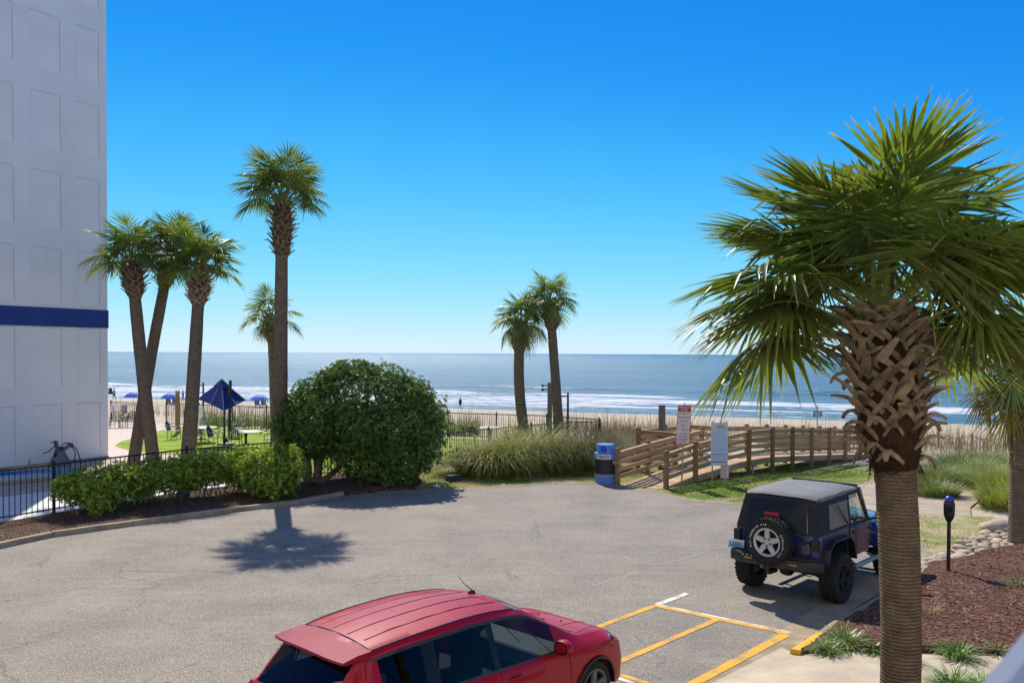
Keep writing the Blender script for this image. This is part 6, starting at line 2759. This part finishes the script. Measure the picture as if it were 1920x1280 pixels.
def patio_table(px, py, r, h, label, n=24, Y=None, rz=0, group='patio tables'):
    p = G(px, py) if Y is None else Vector(((px - 960) / F * Y, Y, 0))
    t = empty('patio_table', (p.x, p.y, .012), rz, label, 'table', group)
    m_ = MB()
    m_.lathe([(0, h - .03), (r * .98, h - .03), (r, h - .015), (r * .99, h), (0, h + .002)], n)
    m_.build('table_top', TBL, t, smooth=40)
    m_ = MB()
    m_.lathe([(.07, .1), (.055, .4), (.09, h - .03)], 10)
    m_.build('pedestal', CH_B, t, smooth=50)
    for k in range(4):
        a = k * math.pi / 2 + .4
        m_ = MB()
        m_.tube([(.04 * math.cos(a), .04 * math.sin(a), .16), (.25 * math.cos(a), .25 * math.sin(a), .12), (.42 * math.cos(a), .42 * math.sin(a), .02)], [.03, .025, .02], 6)
        m_.build('foot', CH_B, t)
    return t


patio_table(377, 829, .78, .74, 'round table nearest the leaning palm trunk on the lawn')
patio_table(461, 838, .85, .74, 'six sided table in front of the navy umbrella on the lawn', n=6, rz=.2)
patio_chair(326, 823, -math.pi / 2, 'oval back chair alone on the grass edge left of the bent palm trunk')
patio_chair(371, 833, 0, 'chair tucked at the near side of the round table', True)
patio_chair(404, 836, -math.pi / 2 - .2, 'chair standing sideways between the two lawn tables')
patio_chair(441, 840, .1, 'dark chair with rounded slatted back at the near side of the six sided table', True, mat=CH_B)
patio_chair(420, 818, math.pi / 2 + .3, 'oval back chair on the right of the round table')
patio_chair(448, 818, math.pi, 'arched back chair on the far side of the six sided table', True)
patio_chair(378, 812, math.pi - .2, 'chair on the far side of the round table', True)
patio_chair(508, 838, math.pi / 2, 'chair half hidden by the tallest palm trunk')
for i, (px, lb, rz) in enumerate(((214, 'brown chair nearest the hotel corner by the back fence', .3), (227, 'middle brown chair by the back fence left of the crossed palms', -.2), (245, 'brown chair by the back fence nearest the crossed palms', .2))):
    patio_chair(px, 0, math.pi + rz, lb, True, 50.3 + .2 * i, CH_B, 'brown chairs by the back fence')
patio_table(920, 0, .75, .8, 'square topped table by the far fence left of the two palms', n=4, Y=42.6, rz=math.pi / 4)
patio_chair(880, 0, -1.4, 'back left chair at the far fence table', False, 43.0, CH_B)
patio_chair(893, 0, -.5, 'near left chair at the far fence table', False, 41.8, CH_B)
patio_chair(958, 0, 1.5, 'right chair at the far fence table', False, 42.8, CH_B)
# slatted lounger
p = G(446, 815)
t = empty('sun_lounger', (p.x + .15, p.y + .4, .012), -1.2, 'slatted grey lounger with raised back behind the six sided table', 'lounger')
for k in range(7):
    m_ = MB()
    m_.box((0, -.3 + .07 * k - .05 * k, .36 + .105 * k), (.6, .025, .06))
    m_.build('slat', CH_F, t)
for k in range(8):
    m_ = MB()
    m_.box((0, -.25 + .16 * k, .34), (.6, .07, .025))
    m_.build('slat', CH_F, t)
for x in (-.28, .28):
    for y in (-.25, .95):
        m_ = MB()
        m_.box((x, y, .17), (.05, .05, .34))
        m_.build('leg', CH_F, t)

# navy umbrella, tilted towards the lot
p = AY(424, 800, 41.5)
t = empty('patio_umbrella', (p.x, p.y, .012), 0, 'large navy patio umbrella tilted down towards the lot', 'umbrella')
apx = AY(416, 712, 41.5) - Vector((p.x, p.y, .012))
rim = [AY(x, y, Y) - Vector((p.x, p.y, .012)) for x, y, Y in ((370, 748, 41.6), (394, 757.5, 40.9), (420, 770, 40.3), (441, 760, 40.8), (461, 750, 41.4), (447, 742, 42.3), (416, 738, 42.7), (386, 742, 42.4))]
m_ = MB()
for i in range(8):
    a, b = rim[i], rim[(i + 1) % 8]
    n_ = 6
    rows = []
    for k in range(n_ + 1):
        f = k / n_
        row = []
        for j in range(5):
            e = a.lerp(b, j / 4)
            q = apx.lerp(e, f)
            q = q + Vector((0, 0, -.10 * math.sin(math.pi * f) * (.35 + .65 * math.sin(math.pi * j / 4))))
            row.append(q)
        rows.append(row)
    m_.loft(rows)
cn = m_.build('canopy', NAVYF, t, smooth=30)
m_ = MB()
for i in range(8):
    a, b = apx + (rim[i] - apx) * .34 + Vector((0, 0, .035)), apx + (rim[(i + 1) % 8] - apx) * .34 + Vector((0, 0, .035))
    m_.add([apx + Vector((0, 0, .06)), a, b], [(0, 1, 2)])
m_.build('vent_cap', NAVYF, cn)
for i in range(8):
    m_ = MB()
    m_.tube([apx + Vector((0, 0, -.03)), apx.lerp(rim[i], .5) + Vector((0, 0, -.02)), rim[i] + Vector((0, 0, -.01))], .014, 5)
    m_.build('rib', PM('umbrella_rib', lin(150, 156, 180), None, .5) if i in (1, 2) else BLK, t)
m_ = MB()
m_.tube([(.05, -.4, 0), (.05, -.4, 2.0)], .05, 8)
m_.build('mast', BLK, t)
mt = AY(432, 712, 41.0) - Vector((p.x, p.y, .012))
m_ = MB()
m_.tube([(.25, -.3, .6), mt], .075, 8)
m_.build('crank_post', BLK, t)
m_ = MB()
m_.lathe([(0, 0), (.42, 0), (.4, .08), (.1, .12), (.06, .3)], 16)
m_.build('base', BLACKP, t, smooth=40)

# posts and lamps
p = AY(333, 790, 47)
t = empty('timber_post', (p.x, p.y, 0), .3, 'tall squared brown timber post beside the patio gate', 'post')
m_ = MB()
m_.box((0, 0, 1.1), (.22, .22, 2.3))
m_.build('shaft', WOOD_P, t, bevel=.012)
m_ = MB()
m_.box((-.06, 0, 2.3), (.08, .22, .14))
m_.box((.06, 0, 2.3), (.08, .22, .14))
m_.build('notched_top', WOOD_P, t)


def lamp(px, ytop, Y, label, arm=-.45):
    p = AY(px, ytop, Y)
    z0 = TH(p.x, p.y)
    t = empty('lamp_post', (p.x, p.y, z0), 0, label, 'lamp post', 'lamp posts by the fence')
    h = p.z - z0
    m_ = MB()
    m_.tube([(0, 0, 0), (0, 0, h)], [.06, .05], 8)
    m_.build('pole', BLK, t)
    m_ = MB()
    m_.box((arm * .3, 0, h - .18), (abs(arm) * .7, .05, .05))
    m_.build('arm', BLK, t)
    m_ = MB()
    m_.box((arm * .82, 0, h - .17), (.42, .2, .07), taper=.8)
    m_.build('lamp_head', BLK, t, bevel=.01)


lamp(381, 717, 49, 'lamp post behind the bent palm left of the navy umbrella')
lamp(1065, 736, 42.2, 'dark lamp post with one arm right of the two palms')
p = AY(1031, 717, 44.5)
t = empty('utility_pole', (p.x, p.y, TH(p.x, p.y)), 0, 'grey wooden pole with two small floodlights left of the leaning palm', 'pole')
h = p.z - TH(p.x, p.y)
m_ = MB()
m_.tube([(0, 0, 0), (0, 0, h)], [.14, .12], 10)
m_.build('shaft', PM('grey_timber', lin(132, 122, 112), None), t, smooth=60)
for z in (h - .15, h - .36):
    m_ = MB()
    m_.tube([(-.1, 0, z), (-.32, -.05, z)], .025, 6)
    m_.lathe([(.03, 0), (.075, .08), (.08, .14), (0, .14)], 10, Matrix.Translation((-.30, -.05, z)) @ Matrix.Rotation(rad(-100), 4, 'Y'))
    m_.build('floodlight', BLK, t)
# white board and fence signs
p = AY(371, 788, 48.4)
t = empty('shower_wall', (p.x, p.y, 0), -.35, 'plain white panel standing behind the bent palm by the fence', 'panel')
m_ = MB()
m_.box((0, 0, .72), (.75, .1, 1.4))
m_.build('panel', PM('white_panel_paint', lin(222, 222, 220), None, .6), t, bevel=.01)
m_ = MB()
m_.box((0, 0, 1.43), (.8, .14, .03))
m_.build('coping', PM('white_panel_paint', lin(222, 222, 220), None), t)
for px, dark, lb in ((212, 0, 'white notice hanging on the back fence nearest the hotel'), (233, 1, 'dark blue notice hanging on the back fence')):
    p = AY(px, 766, 53.0 if px < 220 else 52.2)
    t = empty('fence_sign', (p.x, p.y, p.z), -.37, lb, 'sign')
    m_ = MB()
    m_.box((0, 0, 0), (.42, .02, .46))
    o = m_.build('board', PM('notice_dark', lin(60, 66, 92), None, .6) if dark else SGN_W, t)
    q = random.Random(px)
    m_ = MB()
    for k in range(4):
        m_.box((q.uniform(-.04, .04), -.013, .15 - .1 * k), (q.uniform(.18, .3), .004, .035))
    m_.build('print', SGN_W if dark else TXT_K, t)
    m_ = MB()
    for x in (-.18, .18):
        m_.tube([(x, 0, .2), (x, .03, .3)], .006, 4)
    m_.build('tie', GALV, t)
p = AY(207, 733, 37.5)
t = empty('wall_lamp', (p.x, p.y, p.z), 0, 'small black wall lamp sticking out from the hotel corner', 'lamp')
m_ = MB()
m_.box((0, 0, 0), (.16, .16, .28), taper=.7)
m_.build('housing', BLK, t, bevel=.02)
m_ = MB()
m_.beam((-.05, 0, .08), (-.42, .02, .08), .04, .04)
m_.build('bracket', BLK, t)


def beach_umbrella(px, ytop, Y, r, mat, label, chairs=2, cx=0):
    p = AY(px, ytop, Y)
    z0 = TH(p.x, p.y) - .05
    t = empty('beach_umbrella', (p.x, p.y, z0), R.uniform(0, 1), label, 'umbrella', 'beach umbrellas')
    h = p.z - z0
    m_ = MB()
    prof = [(.02, h), (r * .35, h - .06 * r), (r * .7, h - .24 * r), (r, h - .52 * r)]
    m_.lathe(prof, 8)
    m_.build('canopy', mat, t, smooth=20)
    m_ = MB()
    m_.tube([(0, 0, 0), (0, 0, h + .06)], .022, 6)
    m_.build('pole', GALV, t)
    for k in range(chairs):
        c = empty('beach_chair', (p.x + cx + (k - .5) * .75, p.y - .3, z0), 0, ('left' if k == 0 else 'right') + ' blue beach chair under the ' + label.split(' beach umbrella')[0] + ' umbrella', 'chair', 'beach chairs')
        m_ = MB()
        m_.box((0, .1, .34), (.56, .6, .04))
        m_.build('seat', BLUEF, c)
        m_ = MB()
        m_.beam((0, -.22, .34), (0, -.42, .98), .56, .04, up=(0, 1, 0))
        m_.build('back', PM('striped_chair_cloth', lin(60, 74, 110), lin(150, 160, 180), .8, 3), c)
        for x in (-.27, .27):
            m_ = MB()
            m_.beam((x, -.35, 0), (x, .4, .36), .04, .04)
            m_.beam((x, .38, 0), (x, -.3, .5), .04, .04)
            m_.build('legs', GALV, c)


beach_umbrella(250, 734.5, 100, 1.15, BLUEF, 'leftmost blue beach umbrella beside the crossed palms', 2, 1.6)
beach_umbrella(319, 736.5, 100, 1.15, BLUEF, 'middle blue beach umbrella above the timber post', 2, .4)
beach_umbrella(486, 740, 99, 1.15, BLUEF, 'right blue beach umbrella beside the tallest palm', 2, .3)
PURP = PM('lilac_canvas', lin(176, 136, 186), lin(160, 120, 172), .7, 4)
beach_umbrella(1632, 781, 92, 1.1, PURP, 'lilac beach umbrella just left of the big palm trunk', 0)
beach_umbrella(1748, 769, 100, 1.4, PURP, 'lilac beach canopy just right of the big palm trunk', 0)


def person(px, yfoot, h, Y, label, shirt, trunks, skin, face=0.0, walk=.1):
    p = AY(px, yfoot, Y)
    z = TH(p.x, p.y) - .05
    t = empty('person', (p.x, p.y, max(z, -4.05)), face, label, 'person', None)
    s = h / 1.75
    me = bpy.data.meshes.new('body')
    V = [(0, 0, .95), (0, 0, 1.15), (0, 0, 1.38), (0, 0, 1.50), (0, .01, 1.58), (0, .02, 1.68), (0, .0, 1.76), (-.17, 0, 1.40), (-.22, .02, 1.14), (-.21, .1, .90), (-.2, .13, .82), (.17, 0, 1.40), (.22, .0, 1.14), (.22, -.02, .88), (.21, -.02, .80),
         (-.09, 0, .88), (-.1, walk, .50), (-.1, walk * .6, .08), (-.1, walk * .6 + .12, .03), (.09, 0, .88), (.1, -walk, .50), (.1, -walk * 1.6, .08), (.1, -walk * 1.6 + .12, .03)]
    E_ = [(0, 1), (1, 2), (2, 3), (3, 4), (4, 5), (5, 6), (2, 7), (7, 8), (8, 9), (9, 10), (2, 11), (11, 12), (12, 13), (13, 14), (0, 15), (15, 16), (16, 17), (17, 18), (0, 19), (19, 20), (20, 21), (21, 22)]
    RD = [.15, .14, .16, .07, .065, .095, .06, .065, .048, .038, .035, .065, .048, .038, .035, .10, .065, .045, .035, .10, .065, .045, .035]
    me.from_pydata([tuple(Vector(v) * s) for v in V], E_, [])
    o = bpy.data.objects.new('body', me)
    COL.objects.link(o)
    o.parent = t
    md = o.modifiers.new('skin', 'SKIN')
    for i, r in enumerate(RD):
        me.skin_vertices[0].data[i].radius = (r * s, r * s * .8)
    me.skin_vertices[0].data[0].use_root = True
    sb = o.modifiers.new('sub', 'SUBSURF')
    sb.levels = 1
    sb.render_levels = 1
    me.materials.append(skin)
    for nm, prof, mat in (('shirt', [(.17, .98), (.165, 1.15), (.195, 1.36), (.12, 1.47), (.07, 1.50)], shirt), ('shorts', [(.15, .62), (.175, .80), (.175, 1.0)], trunks)):
        m_ = MB()
        m_.lathe([(r * s, z_ * s) for r, z_ in prof], 12, Matrix.Diagonal((1.08, .85, 1, 1)))
        m_.build(nm, mat, t, smooth=60)
    m_ = MB()
    m_.lathe([(.1 * s, 1.66 * s), (.108 * s, 1.72 * s), (.08 * s, 1.80 * s), (0, 1.83 * s)], 10)
    m_.build('hair', PM('dark_hair', lin(48, 36, 30), None, .8), t, smooth=60)


SK = PM('skin', lin(176, 128, 102), lin(160, 114, 90), .6, 4)
person(863, 766, 1.72, 128, 'person in dark clothes standing at the water edge right of the bush', PM('dark_cloth', lin(44, 44, 58), None, .9), PM('dark_cloth', lin(44, 44, 58), None, .9), SK, .2, .05)
person(214, 745, 1.75, 128, 'person in pale clothes walking near the hotel corner on the beach', PM('pale_cloth', lin(170, 170, 176), None, .9), PM('grey_cloth', lin(120, 124, 132), None, .9), SK, 1.2, .14)
person(343, 748, 1.7, 122, 'person in grey partly hidden behind the bent palm trunk', PM('grey_cloth', lin(120, 124, 132), None, .9), PM('pale_cloth', lin(170, 170, 176), None, .9), SK, -.8, .2)

# beach sign, bins, rope fence
p = AY(1532, 806, 52)
z0 = TH(p.x, p.y)
t = empty('beach_sign', (p.x, p.y, z0), 0, 'slate blue sign on a thin pole standing on the beach behind the boardwalk', 'sign')
tz = AY(1532, 759, 52).z - z0
m_ = MB()
m_.tube([(0, 0, 0), (0, 0, tz)], .035, 6)
m_.build('pole', GALV, t)
pz = AY(1532, 776.5, 52).z - z0
m_ = MB()
m_.box((0, -.05, pz), (.54, .02, .36))
o = m_.build('plate', PM('slate_blue', lin(92, 116, 140), None, .5), t)
m_ = MB()
m_.box((0, -.062, pz + .08), (.4, .004, .05))
m_.box((0, -.062, pz - .02), (.34, .004, .03))
m_.box((0, -.062, pz - .09), (.38, .004, .03))
m_.build('print', TXT_W, o)
p = AY(1550, 803, 60)
t = empty('blue_box', (p.x, p.y, p.z - .55), .2, 'bright blue storage box on the beach behind the boardwalk rail', 'box')
m_ = MB()
m_.box((0, 0, .3), (.58, .45, .5))
m_.build('body', PM('bin_blue', lin(30, 84, 190), None, .5), t, bevel=.03)
m_ = MB()
m_.box((0, 0, .58), (.64, .5, .06))
m_.build('lid', PM('bin_blue', lin(30, 84, 190), None, .5), t, bevel=.02)
p = AY(1598, 800, 62)
t = empty('beach_bag', (p.x, p.y, p.z - .35), .4, 'tan bag on the beach left of the big palm trunk', 'bag')
m_ = MB()
m_.box((0, 0, .25), (.5, .3, .4), taper=.8)
m_.build('body', PM('tan_canvas', lin(176, 154, 118), None, .9), t, bevel=.06)
m_ = MB()
m_.tube([(-.14, 0, .44), (-.1, 0, .62), (.1, 0, .62), (.14, 0, .44)], .015, 5)
m_.build('handle', PM('tan_canvas', lin(176, 154, 118), None), t)
rf = empty('rope_fence', (*AY(1750, 840, 46)[:2], 0), 0, 'low grey rope fence on the dune beyond the green tufts', 'fence')
prev = None
for px, py, Y in ((1700, 838, 48), (1760, 836, 48), (1822, 833, 47.5), (1885, 830, 47), (1960, 827, 46.5)):
    q = AY(px, py, Y)
    zq = TH(q.x, q.y)
    l0 = Vector((q.x, q.y, zq)) - rf.location
    m_ = MB()
    m_.tube([l0, l0 + Vector((0, 0, .95))], .05, 6)
    m_.build('post', PM('grey_timber', lin(132, 122, 112), None), rf)
    tp_ = l0 + Vector((0, 0, .82))
    if prev:
        m_ = MB()
        m_.tube([prev.lerp(tp_, k / 6) - Vector((0, 0, .22 * math.sin(math.pi * k / 6))) for k in range(7)], .018, 5)
        m_.build('rope', PM('grey_rope', lin(128, 120, 108), None), rf)
    prev = tp_

# hose reel and pipes by the hotel wall
HG = PM('grey_plastic', lin(116, 112, 118), lin(100, 98, 104), .55, 5)
p = G(118, 872)
t = empty('pool_lift', (p.x + .2, p.y - .6, .03), wang + math.pi, 'grey covered pool lift with black straps against the hotel wall', 'pool lift')
m_ = MB()
m_.loft([[(-.34, -.25, 0), (.34, -.25, 0), (.34, .25, 0), (-.34, .25, 0)], [(-.3, -.22, .2), (.3, -.22, .2), (.3, .22, .2), (-.3, .22, .2)], [(-.12, -.1, .62), (.14, -.1, .62), (.14, .1, .62), (-.12, .1, .62)]], closed=True, caps=True)
m_.build('base_cover', HG, t, bevel=.02)
m_ = MB()
m_.beam((-.02, 0, .5), (-.18, 0, 1.02), .13, .12)
m_.beam((-.02, 0, .52), (.42, 0, .82), .13, .12)
m_.box((.42, 0, .8), (.14, .2, .18))
m_.build('arm', HG, t, bevel=.02)
m_ = MB()
m_.box((.02, 0, .68), (.22, .16, .2))
m_.box((-.14, -.02, .46), (.16, .2, .2))
m_.build('motor', BLACKP, t, bevel=.03)
m_ = MB()
for pts in (((-.18, -.05, .95), (-.3, -.1, .78), (-.55, -.1, .62), (-.72, -.1, .60)), ((-.16, -.05, .8), (-.26, -.1, .62), (-.3, -.1, .42)), ((.42, -.1, .86), (.62, -.12, .6), (.78, -.1, .2), (.8, -.1, .02)), ((.4, -.1, .8), (.56, -.12, .5), (.52, -.1, .1)),
            ((-.2, -.05, 1.0), (-.34, -.06, .99), (-.4, -.06, .96)), ((0, -.1, .85), (.2, -.14, .92), (.4, -.1, .85))):
    m_.tube(pts, .022, 6)
m_.build('strap', BLACKP, t)
for px, py, hh, lb in ((78, 871, .42, 'left short white pipe by the hotel wall'), (52, 876, .3, 'shortest white pipe stub by the hotel wall'), (79, 873, .0, '')):
    if not lb:
        continue
    p = G(px, py)
    t = empty('wall_pipe', (p.x + .12, p.y - .12, .02), 0, lb, 'pipe', 'pipe stubs by the hotel wall')
    m_ = MB()
    m_.tube([(0, 0, 0), (0, 0, hh)], .03, 8)
    m_.build('pipe', GALV, t)
    m_ = MB()
    m_.lathe([(.045, hh), (.045, hh + .05), (0, hh + .055)], 8)
    m_.build('cap', PM('white_pvc', lin(220, 220, 214), None), t)
# paddling pool: coping ring, tiled side and water
pc = G(30, 899)
ring_ = [(pc.x + .9 * math.cos(a) * 2.6 * (.688) - math.sin(a) * 1.25 * .7257, pc.y + .9 * math.cos(a) * 2.6 * .7257 + math.sin(a) * 1.25 * .688) for a in [k * math.pi / 20 for k in range(40)]]
pool = empty('paddling_pool', (pc.x, pc.y, .03), 0, 'shallow blue pool with tan coping between the hotel wall and the iron fence', 'pool')
TILE = PM('blue_pool_tile', lin(30, 110, 170), lin(22, 90, 150), .25, 8)
WAT = NT('pool_water')
WAT.base(lin(56, 142, 176))
WAT.set(Roughness=.08)
WAT.bump(WAT.noise(5, 3, .6), .15, .02)
big = [((x - pc.x) * 1.0, (y - pc.y) * 1.0) for x, y in ring_]


def rg(k, z):
    return [(x * k, y * k, z) for x, y in big]


m_ = MB()
m_.loft([rg(1.22, .0), rg(1.20, .12), rg(1.03, .13), rg(1.0, .12)], closed=True)
m_.build('coping', PM('olive_coping', lin(158, 146, 116), lin(136, 124, 98), .85, 4), pool, smooth=50)
m_ = MB()
m_.loft([rg(1.0, .12), rg(.985, -.02)], closed=True)
m_.build('tile_band', TILE, pool, smooth=60)
m_ = MB()
m_.add(rg(.99, .055), [tuple(range(40))])
m_.build('water', WAT.m, pool)
# debris on the lot: leaves and grit
mb = MB()
for i in range(900):
    x, y = R.uniform(-9, 9), R.uniform(8, 27)
    if i > 420:
        q = kmb[R.randint(0, len(kmb) - 2)].lerp(kmb[-1], R.random() ** 2) if R.random() < .6 else Vector((4.2, 12.8, 0)).lerp(Vector((8, 17.6, 0)), R.random())
        x, y = q.x + R.gauss(.25, .35), q.y + R.gauss(-.3, .35)
    a, L, w2 = R.uniform(0, 6.28), R.uniform(.008, .035), R.uniform(.004, .012)
    d = Vector((math.cos(a), math.sin(a), .1)) * L
    sd = Vector((-math.sin(a), math.cos(a), R.uniform(-.2, .2))) * w2
    c = Vector((x, y, .034))
    o = len(mb.v)
    mb.v += [c - d, c + sd, c + d, c - sd]
    mb.face((o, o + 1, o + 2, o + 3))
mb.build('leaf_litter', m_blade('leaf_litter', [(0, lin(70, 54, 40)), (.5, lin(128, 100, 72)), (1, lin(178, 160, 130))], .9, 0), fix=False, kind='stuff', label='dry leaf litter scattered on the asphalt')
